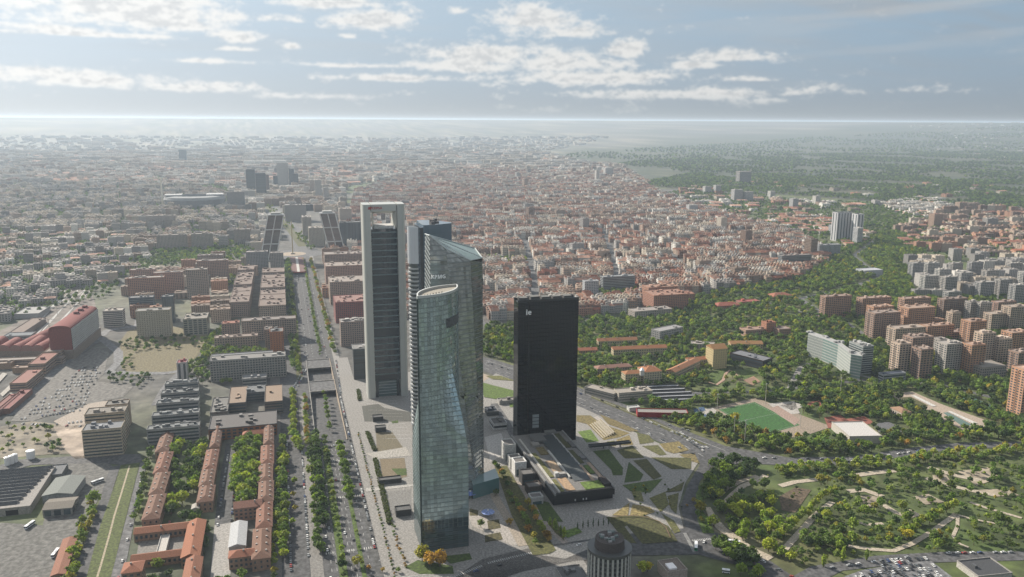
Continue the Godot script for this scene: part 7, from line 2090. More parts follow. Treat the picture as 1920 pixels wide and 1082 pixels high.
func vegetation() -> void:
	eye = (Transform3D(Basis(Vector3.UP, deg_to_rad(-15.6)) * Basis(Vector3.RIGHT, deg_to_rad(-11.523)) * Basis(Vector3.BACK, deg_to_rad(0.3)), Vector3(0, EYE_H, 0))).affine_inverse()
	# the avenue
	tree_row(Vector2(21, 690), Vector2(23, 900), 6.0, [2, 2, 2, 0], 9.0, 13.0, 1.6)
	tree_row(Vector2(15, 640), Vector2(17, 885), 10.0, [2, 0, 1], 8.0, 12.0, 2.5)
	tree_row(Vector2(-12, 640), Vector2(-11, 900), 9.0, [0, 2, 0, 1], 8.0, 12.0, 1.5)
	tree_row(Vector2(33, 560), Vector2(33, 890), 13.0, [2, 0, 1, 0], 5.0, 10.0, 1.0)
	tree_row(Vector2(48.5, 730), Vector2(48.5, 860), 14.0, [2, 0], 9.5, 13.0, 0.8)
	tree_row(Vector2(48.5, 560), Vector2(48.5, 720), 24.0, [0, 1], 3.0, 5.5, 0.8)
	tree_row(Vector2(0, 905), Vector2(2, 1065), 6.5, [1, 5, 1], 9.0, 13.0, 1.2)
	tree_row(Vector2(14, 890), Vector2(17, 1040), 7.5, [0, 1, 4], 6.0, 10.0, 1.0)
	tree_row(Vector2(41, 920), Vector2(41, 1052), 15.0, [0, 1], 6.0, 10.0, 0.8)
	tree_row(Vector2(-13, 1240), Vector2(-12, 2100), 11.0, [2, 0, 2], 8.0, 12.0, 2.0)
	tree_row(Vector2(4, 1180), Vector2(4, 2120), 12.0, [2, 0, 0], 8.0, 12.0, 2.5)
	tree_row(Vector2(11, 1150), Vector2(11, 2120), 15.0, [0, 1, 1, 2], 8.0, 13.0, 2.5)
	tree_row(Vector2(46, 1240), Vector2(46, 2120), 13.0, [0, 1, 0], 5.0, 9.0, 1.5)
	tree_row(Vector2(66, 1240), Vector2(64, 2120), 12.0, [0, 1, 4], 8.0, 12.0, 2.0)
	tree_row(Vector2(51.7, 604.6), Vector2(73.6, 594.7), 9.0, [4, 0], 4.0, 6.0, 1.0)
	tree_row(Vector2(71, 560), Vector2(71, 900), 5.5, [2, 0, 4], 2.2, 3.4, 0.6)
	tree_row(Vector2(80, 600), Vector2(80, 680), 6.0, [4, 4, 0], 2.5, 4.0, 1.5)
	tree(7, Vector2(44.2, 613.2), 10.0)
	scatter([Vector2(-8.6, 673.6), Vector2(5.6, 679.3), Vector2(19.3, 656.7), Vector2(16, 583), Vector2(-1.9, 587.8)], 8.5, [1, 0, 1, 0, 2], 9.0, 13.0, 0.95)
	tree_row(Vector2(-0.7, 786.2), Vector2(-2.9, 696.5), 24.0, [7, 4, 1], 7.0, 9.0, 2.0)
	tree_row(Vector2(-13.4, 887.9), Vector2(-17.8, 685.6), 9.0, [0, 0, 1, 2], 8.0, 11.0, 2.0)
	tree_row(Vector2(-19.6, 676.5), Vector2(-20.5, 600.3), 9.0, [2, 7, 0, 1], 7.0, 10.0, 2.0)
	tree_row(Vector2(-1.1, 916.9), Vector2(5.7, 859.9), 8.0, [0, 0, 1], 10.0, 13.0, 2.0)
	# flats and school
	scatter([Vector2(-130.1, 914.1), Vector2(-119.3, 914.3), Vector2(-111.7, 822), Vector2(-105.3, 723.9), Vector2(-112.3, 720.7), Vector2(-121.9, 824.7)], 9.0, [0, 0, 1, 2], 10.0, 14.0, 0.85)
	scatter([Vector2(-112.3, 909.3), Vector2(-89.2, 907.9), Vector2(-89.4, 816.1), Vector2(-84.1, 718.2), Vector2(-103, 723.3), Vector2(-108.4, 808.6)], 8.5, [0, 1, 1, 0, 2], 10.0, 14.0, 0.92)
	scatter([Vector2(-63.7, 905.9), Vector2(-34.4, 904.5), Vector2(-34.6, 801.5), Vector2(-37.4, 748.3), Vector2(-58.1, 732)], 8.5, [0, 0, 1, 0], 12.0, 17.0, 0.97)
	tree_row(Vector2(-147.7, 900.5), Vector2(-138.4, 742.9), 9.0, [0, 1, 0, 2], 8.0, 11.0, 2.0)
	scatter([Vector2(-144.9, 729.5), Vector2(-133.6, 731.5), Vector2(-130.2, 674.5), Vector2(-139.8, 672.8)], 10.0, [2, 0], 8.0, 11.0, 0.6)
	scatter([Vector2(-126.1, 660.6), Vector2(-91.6, 654.7), Vector2(-84, 617.4), Vector2(-132.9, 630.6)], 10.0, [2, 0, 1], 8.0, 12.0, 0.75)
	tree_row(Vector2(-76.9, 716.3), Vector2(-74.6, 663.9), 6.0, [2, 2, 3], 7.0, 9.0, 1.0)
	scatter([Vector2(-64.6, 644.1), Vector2(-38.2, 645.5), Vector2(-37, 604.8), Vector2(-63.1, 604.3)], 9.0, [2, 1, 7, 0], 8.0, 12.0, 0.85)
	scatter([Vector2(-93.8, 741.5), Vector2(-75.5, 739.8), Vector2(-76, 716), Vector2(-94, 720.9)], 9.0, [2, 0], 7.0, 10.0, 0.8)
	# belt by the bus yard and rough ground
	scatter([Vector2(-184.4, 782), Vector2(-177, 785.6), Vector2(-172.4, 708.1), Vector2(-168, 640), Vector2(-178.6, 642.8), Vector2(-181, 710.4)], 6.0, [1, 1, 0, 7], 7.0, 10.0, 1.0, -2.0, false)
	tree(0, Vector2(-180.8, 786.6), 14.0)
	scatter([Vector2(-290.4, 1019), Vector2(-261.7, 1014.9), Vector2(-235.4, 916.4), Vector2(-274.1, 934)], 10.0, [1, 0, 2, 7], 5.0, 9.0, 0.6)
	scatter([Vector2(-325.8, 1028.3), Vector2(-301.7, 1030.8), Vector2(-278.9, 942.8), Vector2(-301.3, 941.2)], 11.0, [1, 0], 4.0, 8.0, 0.5)
	scatter([Vector2(-203, 927.2), Vector2(-145.7, 918.2), Vector2(-133.7, 865.2), Vector2(-193.4, 889.4)], 13.0, [2, 0], 7.0, 10.0, 0.25)
	scatter([Vector2(-260.4, 1210.5), Vector2(-241.2, 1244.4), Vector2(-184.2, 1188.1), Vector2(-193.9, 1138), Vector2(-246, 1158.5)], 9.0, [0, 2], 5.0, 9.0, 0.7)
	scatter([Vector2(-263.8, 1400.1), Vector2(-200.4, 1400.8), Vector2(-121.5, 1380.5), Vector2(-112.7, 1312.5), Vector2(-168.2, 1326.8), Vector2(-239.8, 1323.8)], 11.0, [2, 0], 6.0, 10.0, 0.7)
	scatter([Vector2(-244.5, 1307.1), Vector2(-229.2, 1303.1), Vector2(-211.4, 1210.4), Vector2(-227.2, 1214.5)], 10.0, [2, 0], 5.0, 8.0, 0.8)
	scatter([Vector2(-125.7, 1381.5), Vector2(-106.1, 1468.2), Vector2(-104.2, 1326.1), Vector2(-1.7, 1262.1), Vector2(-5.8, 1245.2), Vector2(-109.1, 1260.3), Vector2(-127.6, 1214.9), Vector2(-130, 1286.3)], 8.5, [0, 1, 1, 0], 7.0, 11.0, 0.95)
	scatter([Vector2(-149.6, 1220.6), Vector2(-112.3, 1252.5), Vector2(-104.8, 1157.5), Vector2(-118, 1118.1), Vector2(-129.5, 1121.1)], 9.0, [2, 0], 8.0, 12.0, 0.85)
	scatter([Vector2(-105.2, 1162.5), Vector2(-74, 1154.4), Vector2(-72.5, 1120.1), Vector2(-99.6, 1122.5)], 9.0, [1, 0], 7.0, 10.0, 0.8)
	scatter([Vector2(-362.9, 2131.7), Vector2(-322, 2377), Vector2(-135.6, 2484.6), Vector2(-86.9, 2319.9), Vector2(-122.1, 2193), Vector2(-289.2, 2113.5)], 16.0, [0, 1, 0, 2], 9.0, 13.0, 0.75)
	scatter([Vector2(-312.5, 2300.7), Vector2(-100.7, 2323.2), Vector2(-94.5, 2144.4), Vector2(-227.6, 2098.3)], 13.0, [0, 1], 9.0, 13.0, 0.9)
	scatter([Vector2(-133, 2153.9), Vector2(-86.8, 2102.3), Vector2(-87.8, 1797.3), Vector2(-118.6, 1776.4)], 11.0, [0, 1], 8.0, 12.0, 0.8)
	# plaza, terrace, garden strip
	tree_row(Vector2(198.2, 691.1), Vector2(191.3, 610.7), 6.0, [4, 7, 0], 6.0, 9.0, 1.5)
	tree_row(Vector2(206.7, 677.6), Vector2(204, 609.1), 6.0, [4, 7, 1], 6.0, 9.5, 1.5)
	tree_row(Vector2(200.2, 779.3), Vector2(195.3, 691.9), 8.0, [4, 2, 0, 4], 6.0, 8.5, 2.5)
	scatter([Vector2(194.9, 787.8), Vector2(209.4, 788.3), Vector2(207.7, 750.1), Vector2(191.5, 751.8)], 8.0, [4, 4, 0], 6.0, 9.0, 0.9)
	scatter([Vector2(153.7, 654.6), Vector2(164.6, 636.8), Vector2(172.8, 606.5), Vector2(151.5, 586.1), Vector2(140.8, 587.3)], 8.0, [4, 7, 2, 0], 5.0, 8.5, 0.7)
	tree_row(Vector2(93.5, 605), Vector2(108.9, 599.2), 4.0, [4, 4, 7], 11.0, 16.0, 2.5)
	tree_row(Vector2(213.6, 638.6), Vector2(219.4, 612.5), 6.0, [5, 5], 9.0, 12.0, 1.0)
	for i in 7:
		tree(3, (Vector2(235.4, 625.7) as Vector2).lerp(Vector2(264.1, 625.1), i / 6.0), 8.5, "in the row before the podium plaza")
	scatter([Vector2(306.9, 704.3), Vector2(376.1, 692.3), Vector2(348.6, 628.7), Vector2(281.8, 620.3)], 11.0, [7, 4, 0, 2], 2.0, 4.0, 0.4, -2.0, false)
	tree(0, Vector2(154.3, 649.4), 9.0)
	tree(4, Vector2(179.5, 647.7), 9.0)
	tree(2, Vector2(182.7, 706.9), 9.0)
	tree_row(Vector2(362.8, 647.2), Vector2(341.8, 594.3), 8.0, [7, 1, 0], 4.0, 8.0, 3.0)
	tree(7, Vector2(353.7, 625.2), 12.0)
	tree(1, Vector2(260.3, 544.5), 11.0)
	tree(7, Vector2(265, 545.7), 9.0)
	# slope right of the junction road, triangle below it
	scatter([Vector2(429.6, 729.9), Vector2(452.2, 709.6), Vector2(457.1, 697.3), Vector2(368, 634.5), Vector2(363.6, 644.7), Vector2(387.5, 682.9)], 8.0, [2, 2, 0], 9.0, 14.0, 0.95, -2.0, false)
	scatter([Vector2(332.7, 574.6), Vector2(355.8, 566.6), Vector2(356.8, 535.2), Vector2(345.4, 501.9), Vector2(331.6, 517.3)], 8.0, [2, 2, 0, 2], 8.0, 13.0, 0.95, -2.0, false)
	# hedge like rows along the park's paths and roads
	tree_row(Vector2(472.7, 687.7), Vector2(598.8, 676.4), 6.0, [1, 1, 0], 8.0, 11.0, 2.0)
	tree_row(Vector2(471.9, 679.9), Vector2(590.4, 670.2), 6.5, [1, 0, 1], 8.0, 11.0, 2.0)
	tree_row(Vector2(619.8, 673.7), Vector2(780.6, 673), 7.0, [1, 0, 7], 8.0, 12.0, 3.0)
	tree_row(Vector2(608.5, 668.2), Vector2(762.3, 659.4), 7.0, [1, 0], 8.0, 12.0, 3.0)
	tree_row(Vector2(393.4, 561.2), Vector2(493.6, 629.9), 5.5, [1, 1, 0], 8.0, 11.0, 1.5)
	tree_row(Vector2(456.4, 594.5), Vector2(453.6, 549.8), 6.0, [1, 0, 7], 7.0, 10.0, 2.0)
	tree_row(Vector2(453.2, 548), Vector2(492.7, 531.7), 6.0, [1, 7, 0], 6.0, 9.0, 2.0)
	tree_row(Vector2(503.5, 541.2), Vector2(588, 575.8), 5.5, [1, 0, 1], 8.0, 11.0, 1.5)
	tree_row(Vector2(404.4, 518.2), Vector2(445.4, 515.7), 14.0, [5, 5], 11.0, 14.0, 2.0)
	tree_row(Vector2(352.5, 601.4), Vector2(386.7, 535.8), 9.0, [0, 1, 5, 0], 9.0, 13.0, 4.0)
	scatter([Vector2(379, 654.5), Vector2(453.3, 671.7), Vector2(419.5, 609.8), Vector2(400.4, 564), Vector2(373.8, 534.9), Vector2(357.3, 605.3)], 8.5, [0, 0, 1, 2, 1, 0], 8.0, 13.0, 0.9)
	scatter([Vector2(464, 688.6), Vector2(617.8, 671.3), Vector2(762.3, 659.4), Vector2(860.8, 633.3), Vector2(676, 462.5), Vector2(387.8, 522.6), Vector2(376.5, 542.9), Vector2(496.1, 629.3)], 9.8, [0, 0, 1, 2, 0, 6, 2, 0, 0, 1, 2, 0, 0, 2, 0, 7], 4.0, 11.5, 0.95, -0.34)
	scatter([Vector2(379, 654.5), Vector2(464, 688.6), Vector2(617.8, 671.3), Vector2(762.3, 659.4), Vector2(860.8, 633.3), Vector2(676, 462.5), Vector2(387.8, 522.6), Vector2(376.5, 542.9)], 8.5, [0, 1, 2, 0, 6], 2.0, 5.0, 0.5)
	scatter([Vector2(413.7, 560.5), Vector2(464.4, 597.8), Vector2(455, 544.7), Vector2(419.5, 518.3), Vector2(387.8, 522.6)], 9.0, [0, 2, 0], 7.0, 11.0, 0.8)
	# sports ground and pools
	scatter([Vector2(406.5, 891.2), Vector2(455.5, 888.3), Vector2(477.6, 834.5), Vector2(511, 773.3), Vector2(572.2, 732.9), Vector2(607.7, 707.9), Vector2(697.5, 714.2), Vector2(802, 696.4), Vector2(791, 686.2), Vector2(647.4, 689.8), Vector2(511, 702.5), Vector2(457.7, 740.1), Vector2(441.2, 805.2)], 9.0, [0, 2, 1, 6, 0, 2, 0, 4], 7.0, 12.0, 0.9)
	scatter([Vector2(661.3, 887.1), Vector2(743.5, 876.7), Vector2(693.7, 777.5), Vector2(613.8, 789.5)], 9.0, [1, 0, 6, 0, 2, 7], 9.0, 14.0, 0.85)
	scatter([Vector2(743.5, 876.7), Vector2(809.7, 837.2), Vector2(830.7, 723.3), Vector2(799.2, 693.8), Vector2(634.5, 732.5)], 12.0, [0, 2, 6, 3, 1], 7.0, 12.0, 0.5)
	scatter([Vector2(597.8, 899.3), Vector2(777.6, 898), Vector2(826.1, 855.1), Vector2(872.9, 758.8), Vector2(833.8, 722.5), Vector2(797.2, 788.5), Vector2(739, 871.2), Vector2(583.6, 864.8)], 9.0, [2, 0, 2], 8.0, 12.0, 0.9)
	scatter([Vector2(447.4, 917.2), Vector2(597.8, 899.3), Vector2(592.7, 879.1), Vector2(500.5, 876.5), Vector2(440.5, 872.5)], 9.0, [2, 0, 1], 6.0, 10.0, 0.85)
	# the wooded hill
	scatter(WOOD, 9.2, [0, 0, 2, 2, 1, 6, 0, 2, 0, 0, 2, 0, 1, 2, 0, 7], 8.0, 14.0, 0.95, -0.34)
	scatter([Vector2(944.8, 1239.8), Vector2(1208.7, 1360.2), Vector2(1447.7, 1299.8), Vector2(930.5, 816.5), Vector2(766.7, 905.6)], 12.0, [0, 0, 1, 2], 8.0, 13.0, 0.55)
	scatter([Vector2(1112.7, 1622.5), Vector2(1805, 2196.5), Vector2(2177.9, 2242.3), Vector2(1480, 1676.5), Vector2(1229.8, 1354.8), Vector2(1044.8, 1375.8)], 13.0, [0, 0, 1, 0], 8.0, 13.0, 0.8)
	# between the far houses at left, in the university quarter and the far woods
	scatter([Vector2(-2098, 5806), Vector2(-715, 5535), Vector2(-287, 4595), Vector2(-114, 3262), Vector2(-73, 2316.5), Vector2(-339.8, 1984.4), Vector2(-342.2, 1752.1), Vector2(-565.2, 1477.8)], 14.0, [0, 0, 2], 8.0, 13.0, 0.7, -2.0, false)
	scatter([Vector2(1748, 3642), Vector2(2323, 4204), Vector2(2225, 3288), Vector2(2494, 3053), Vector2(1972.7, 2156.6), Vector2(1403.3, 1863.4), Vector2(1571.7, 2252.1), Vector2(1587.1, 2591.8)], 15.0, [0, 0, 2], 9.0, 14.0, 0.75, -0.2)
	scatter([Vector2(1375.6, 1825.8), Vector2(2462, 3013), Vector2(2438.4, 2677.5), Vector2(2107.1, 2259), Vector2(1818.6, 2071.2), Vector2(1722.7, 2094.2)], 15.0, [0, 0, 2], 8.0, 13.0, 0.7, -0.2)
	scatter([Vector2(1805, 2196.5), Vector2(2438.4, 2677.5), Vector2(2668.8, 2275.7), Vector2(1741.1, 1465.9), Vector2(1627.3, 1808.6)], 20.0, [0, 0, 2], 9.0, 14.0, 0.5)
	scatter([Vector2(601.8, 1578.3), Vector2(717.8, 1625), Vector2(700.8, 1531.2), Vector2(585.9, 1476.9)], 12.0, [1, 0], 8.0, 12.0, 0.8)
	scatter([Vector2(494.7, 2085.6), Vector2(602.5, 2006.8), Vector2(573.2, 1931.7), Vector2(471.7, 1988.9)], 12.0, [1, 0], 8.0, 12.0, 0.9)
	tree_row(Vector2(23.7, 2723.9), Vector2(-17, 3167), 26.0, [0, 1], 10.0, 14.0, 14.0)
	tree_row(Vector2(-17, 3167), Vector2(-150, 4496), 30.0, [0, 1], 10.0, 14.0, 18.0)
	tree_row(Vector2(69, 2282), Vector2(46, 2615.4), 14.0, [0, 1], 10.0, 14.0, 12.0)
	scatter([Vector2(1938, 4324), Vector2(1956, 4053), Vector2(2283, 3647), Vector2(2561, 3137), Vector2(2784.7, 2940.5), Vector2(2860.8, 2620.2), Vector2(3198.5, 2503.6), Vector2(4588, 3778), Vector2(3997, 4611), Vector2(2715, 5141)], 21.0, [0, 2, 0, 2], 13.0, 19.0, 0.9, -0.22, false, "", 0.0016)
	scatter([Vector2(3407, 9042), Vector2(5434, 10327), Vector2(7977, 11608), Vector2(13141, 12516), Vector2(13267, 9705), Vector2(7857, 6230), Vector2(8602, 8175), Vector2(5405, 7852), Vector2(2954, 6551), Vector2(2568, 7527)], 75.0, [2, 0, 2], 22.0, 34.0, 0.8, -0.2, false, "", 0.0006)
	scatter([Vector2(2563, 6194), Vector2(2715, 5141), Vector2(3997, 4611), Vector2(4588, 3778), Vector2(7857, 6230), Vector2(8602, 8175), Vector2(5405, 7852), Vector2(3071, 6813)], 36.0, [2, 0, 2], 18.0, 26.0, 0.85, -0.16, false, "", 0.0011)


func leaf_card(g: Geo, c: Vector3, r: float, col: Color) -> void:
	var n := Vector3(rng.randfn(), rng.randfn() * 0.8 + 0.5, rng.randfn()).normalized()
	var x := n.cross(Vector3(rng.randfn(), rng.randfn(), rng.randfn())).normalized() * r
	var y := n.cross(x).normalized() * r * rng.randf_range(0.6, 1.0)
	g.tri(c - x, c + y, c + x, col)
	g.tri(c - x, c + x, c - y, col)


# a crown one unit high in all, standing on its trunk: [trunk Geo, crown Geo]
func tree_shape(kind: int, cards: int) -> Array:
	var t := Geo.new()
	var g := Geo.new()
	var col: Color = GREEN[kind]
	var lobes := []
	match kind:
		3, 5:
			for i in 5:
				var f := i / 4.0
				lobes.append([Vector3(rng.randf_range(-0.02, 0.02), 0.2 + f * 0.64, rng.randf_range(-0.02, 0.02)), (0.10 if kind == 3 else 0.15) * (1.0 - 0.6 * absf(f - 0.35)), 1.6])
		6:
			for i in 7:
				var a := TAU * i / 7.0
				lobes.append([Vector3(cos(a) * 0.30, 0.76 + rng.randf() * 0.08, sin(a) * 0.30) if i else Vector3(0, 0.85, 0), 0.22, 0.65])
		_:
			lobes.append([Vector3(0, 0.60, 0), 0.30, 1.0])
			for i in 6:
				var a := TAU * i / 6.0 + rng.randf()
				lobes.append([Vector3(cos(a) * 0.24, 0.48 + rng.randf() * 0.22, sin(a) * 0.24), rng.randf_range(0.16, 0.24), 0.95])
			lobes.append([Vector3(0.05, 0.80, -0.03), 0.18, 1.0])
	var total := 0.0
	for l in lobes:
		total += l[1] * l[1]
	for l in lobes:
		# added dark core that blocks light, then leaf clumps round it
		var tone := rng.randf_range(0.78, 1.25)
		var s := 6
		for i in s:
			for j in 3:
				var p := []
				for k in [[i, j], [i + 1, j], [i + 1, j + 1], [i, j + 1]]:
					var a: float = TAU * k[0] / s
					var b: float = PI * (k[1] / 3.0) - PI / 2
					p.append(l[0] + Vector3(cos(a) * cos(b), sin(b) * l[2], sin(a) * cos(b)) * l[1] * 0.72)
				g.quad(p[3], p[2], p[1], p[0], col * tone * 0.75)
		var n := int(cards * l[1] * l[1] / total)
		for i in n:
			var d := Vector3(rng.randfn(), rng.randfn(), rng.randfn()).normalized()
			var c: Vector3 = l[0] + Vector3(d.x, d.y * l[2], d.z) * l[1] * rng.randf_range(0.7, 1.12)
			leaf_card(g, c, l[1] * rng.randf_range(0.22, 0.40), col * tone * rng.randf_range(0.7, 1.4))
	var top := 0.62 if kind != 6 else 0.76
	t.tube(Vector3(0, -0.02, 0), Vector3(0, top, 0), 0.028, 0.012, 5, Color(0.10, 0.075, 0.055))
	for i in 3:
		var a := TAU * i / 3.0 + 0.4
		t.tube(Vector3(0, top * 0.55, 0), Vector3(cos(a) * 0.16, top * 0.95, sin(a) * 0.16), 0.014, 0.006, 4, Color(0.10, 0.075, 0.055))
	return [t, g]


func put_trees() -> void:
	trees.sort_custom(func(a, b): return a[5] > b[5])
	var fine := []
	var coarse := []
	for k in KIND.size():
		var a := []
		for v in 2:
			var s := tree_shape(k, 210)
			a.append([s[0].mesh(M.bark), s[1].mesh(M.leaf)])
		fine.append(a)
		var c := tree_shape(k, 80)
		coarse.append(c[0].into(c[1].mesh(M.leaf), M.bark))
	var tints := []
	for i in 4:
		var m: StandardMaterial3D = M.leaf.duplicate()
		var f := 0.72 + i * 0.2
		m.albedo_color = Color(f, f, f).linear_to_srgb() if f < 1.0 else Color(1.16, 1.12, 0.95)
		tints.append(m)
	var n := mini(300, trees.size())
	var rest := {}
	for i in trees.size():
		var q: Array = trees[i]
		if i < n:
			var o := Node3D.new()
			o.name = numbered("tree")
			add_child(o)
			o.position = at(q[1], q[6])
			o.rotation.y = fposmod(i * 2.399, TAU)
			var s: float = q[2]
			o.scale = Vector3(s, s, s) * Vector3(0.95 + 0.2 * fposmod(i * 0.37, 1.0), 1.0, 0.95 + 0.2 * fposmod(i * 0.61, 1.0))
			var f: Array = fine[q[0]][i % 2]
			part("trunk", f[0], "bark", o)
			var c := part("crown", f[1], "leaf", o)
			c.material_override = tints[clampi(int((q[3] - 0.72) / 0.16), 0, 3)]
			var zone: String = q[4] if q[4] else near_mark(q[1])
			later(o, "%s %s" % [KIND[q[0]], zone], "tree", "%ss %s" % [KIND[q[0]], zone], q[1])
		else:
			if not rest.has(q[0]):
				rest[q[0]] = []
			rest[q[0]].append(q)
	var words := ["rounded_trees", "bright_trees", "evergreen_trees", "cypress_trees", "orange_trees", "poplar_trees", "umbrella_pines", "golden_trees"]
	var says := ["mass of rounded green trees in the woods, streets and gardens", "mass of bright yellow green trees in parks and streets", "mass of dark evergreen trees in the woods and gardens", "scattered dark cypresses among the woods", "scattered autumn orange trees of the gardens", "scattered slim poplars of the park", "scattered umbrella pines of the hillside", "scattered golden yellow trees of the gardens"]
	for k in rest:
		var mm := MultiMesh.new()
		mm.transform_format = MultiMesh.TRANSFORM_3D
		mm.use_colors = true
		mm.mesh = coarse[k]
		mm.instance_count = rest[k].size()
		for i in rest[k].size():
			var q: Array = rest[k][i]
			var s: float = q[2]
			var b := Basis(Vector3.UP, fposmod(i * 2.399, TAU)).scaled(Vector3(s, s * (0.85 + 0.3 * fposmod(i * 0.317, 1.0)), s))
			mm.set_instance_transform(i, Transform3D(b, at(q[1], q[6] - 0.2 + rise(q[1]))))
			var f: float = q[3]
			mm.set_instance_color(i, Color(f * (0.9 + 0.25 * fposmod(i * 0.713, 1.0)), f, f * 0.95))
		var o := MultiMeshInstance3D.new()
		o.name = words[k]
		o.multimesh = mm
		o.set_meta("kind", "stuff")
		add_child(o)
		tag(o, says[k], "trees")


func traffic() -> void:
	row(Vector2(60.5, 640), Vector2(60.5, 1050), 6.2, "parked along the plaza kerb", 0.7, 0.4)
	row(Vector2(7, 620), Vector2(8, 890), 6.5, "parked on the avenue's service road", 0.75, 0.5)
	row(Vector2(-7, 620), Vector2(-7, 900), 6.5, "parked under trees by the right row of flats", 0.7, 0.5)
	row(Vector2(-57.9, 876.7), Vector2(-56.7, 721.1), 6.5, "parked in the street between middle and right flats", 0.8, 0.5)
	row(Vector2(-67.8, 879.3), Vector2(-67.9, 713.9), 7.0, "parked along the middle row of flats", 0.6, 0.5)
	row(Vector2(-118.7, 892.8), Vector2(-109, 730), 6.5, "parked in the court between left and middle flats", 0.6, 0.6)
	row(Vector2(-148, 851.3), Vector2(-136.1, 643), 9.0, "parked along the grass strip", 0.5, 1.0)
	for x in [22.5, 26.0, 38.5, 42.0, 44.8, 53.5]:
		row(Vector2(x, 560), Vector2(x, 885), 34.0, "driving on the main avenue", 0.5, 14.0)
		row(Vector2(x, 1230), Vector2(x, 2150), 40.0, "driving on the avenue beyond the bridges", 0.5, 14.0)
	row(Vector2(0, 1070), Vector2(18, 1165), 7.0, "waiting left of the underpass bridges", 0.9, 2.0)
	row(Vector2(5, 1070), Vector2(22, 1165), 7.0, "waiting left of the underpass bridges", 0.8, 2.0)
	row(Vector2(62, 1050), Vector2(66, 1200), 7.0, "waiting right of the underpass bridges", 0.9, 2.0)
	row(Vector2(278.9, 1136.7), Vector2(362, 969.9), 16.0, "driving on the wide road behind the black tower", 0.7, 6.0)
	row(Vector2(369, 974.8), Vector2(435.7, 758.1), 18.0, "driving on the wide road's upper lanes", 0.6, 6.0)
	row(Vector2(352.3, 929.7), Vector2(411.8, 749.3), 17.0, "driving on the wide road's lower lanes", 0.6, 6.0)
	row(Vector2(422.2, 810.2), Vector2(426.1, 754.5), 6.0, "queueing on the wide road at the junction", 0.9, 1.0)
	row(Vector2(427, 809), Vector2(430.4, 762.6), 6.0, "queueing on the wide road at the junction", 0.9, 1.0)
	row(Vector2(435.2, 734.2), Vector2(563.5, 694.3), 14.0, "driving on the road above the park", 0.6, 5.0)
	row(Vector2(559.9, 689.6), Vector2(673.1, 695.2), 6.5, "parked along the park's upper road", 0.8, 0.5)
	row(Vector2(397.2, 878.1), Vector2(444.1, 804.4), 8.0, "parked at the filling station", 0.6, 2.0)
	row(Vector2(318.9, 562.8), Vector2(343.1, 589), 14.0, "crossing the junction by the round tower", 0.7, 3.0)
	row(Vector2(346.1, 580.5), Vector2(370.2, 510.9), 11.0, "driving down the road below the junction", 0.6, 4.0)
	row(Vector2(410.2, 512.4), Vector2(479.5, 510), 7.0, "parked along the park's lower road", 0.6, 0.8)
	row(Vector2(518.7, 506.5), Vector2(582.4, 491.2), 6.0, "parked along the lower road at far right", 0.85, 0.5)
	row(Vector2(137.3, 581.6), Vector2(228.9, 598.7), 16.0, "driving on the cross street by the leaf tower", 0.5, 5.0)
	for i in 7:
		row((Vector2(418.9, 494.6) as Vector2).lerp(Vector2(461.1, 509.7), i / 6.0), (Vector2(486.3, 471.8) as Vector2).lerp(Vector2(493.1, 504.6), i / 6.0), 3.4, "parked in the lower right car park", 0.62, 0.2)
	for i in 15:
		row((Vector2(-309.2, 1049.1) as Vector2).lerp(Vector2(-288.7, 1256.7), i / 14.0), (Vector2(-249.2, 1063.6) as Vector2).lerp(Vector2(-258, 1248.8), i / 14.0), 3.6, "parked in the station car park", 0.6, 0.4)
	row(Vector2(-310.6, 1033.2), Vector2(-237.1, 1004.9), 4.0, "parked behind the station car park", 0.6, 0.6)
	row(Vector2(-289.4, 1015.2), Vector2(-235, 1022.2), 4.0, "parked behind the station car park", 0.6, 0.6)
	row(Vector2(464.2, 921.3), Vector2(493.6, 905.1), 4.0, "parked below the yellow villas", 0.7, 0.5)
	row(Vector2(791.4, 936.3), Vector2(889.5, 885.7), 9.0, "parked at the foot of the brick towers", 0.6, 1.0)
	row(Vector2(28.9, 1892.5), Vector2(8.2, 1479.1), 22.0, "driving on the avenue's left lanes", 0.7, 8.0)
	for k in [[45.2, 580.0, 880.0, "right median"], [62.6, 600.0, 1050.0, "plaza kerb"]]:
		var n := int((k[2] - k[1]) / 30.0)
		for i in n:
			var t := thing("street_lamp", "%s grey street lamp from the near end along the avenue's %s" % [ordinal(i), k[3]], "street lamp", Vector2(k[0], k[1] + i * 30.0), 0, "street lamps of the avenue")
			var g := Geo.new()
			g.tube(Vector3.ZERO, Vector3(0, 10, 0), 0.14, 0.09, 5, PALE)
			part("pole", g, "metal", t)
			var a := Geo.new()
			a.box(-2.2, 0.1, 9.9, 10.05, -0.08, 0.08, PALE)
			part("arm", a, "metal", t)
			var l := Geo.new()
			l.box(-2.6, -1.6, 9.8, 10.1, -0.22, 0.22, Color(0.5, 0.5, 0.5))
			part("lamp_head", l, "metal", t)
	for q in [
		[Vector2(-186.9, 835.7), 38.0, Color(0.62, 0.63, 0.64), "white bus parked askew at the bus yard's upper right"], [Vector2(-225.6, 754), 70.0, Color(0.6, 0.62, 0.66), "white bus leaving the saw tooth depot"], [Vector2(-192, 695.4), 82.0, Color(0.7, 0.7, 0.72), "white bus standing alone on the wide bus yard"],
		[Vector2(320.1, 569.7), 62.0, Color(0.03, 0.24, 0.12), "green bus crossing the junction beside the round tower"], [Vector2(353.7, 568.1), -32.0, Color(0.62, 0.62, 0.62), "long white bus at the edge of the dark triangle"], [Vector2(324.3, 528.1), -30.0, Color(0.62, 0.62, 0.62), "white van at the bottom edge of the road below the junction"],
	]:
		var t := thing("bus" if not "van" in q[3] else "van", q[3], "bus" if not "van" in q[3] else "van", q[0], q[1])
		var l := 6.0 if not "van" in q[3] else 3.0
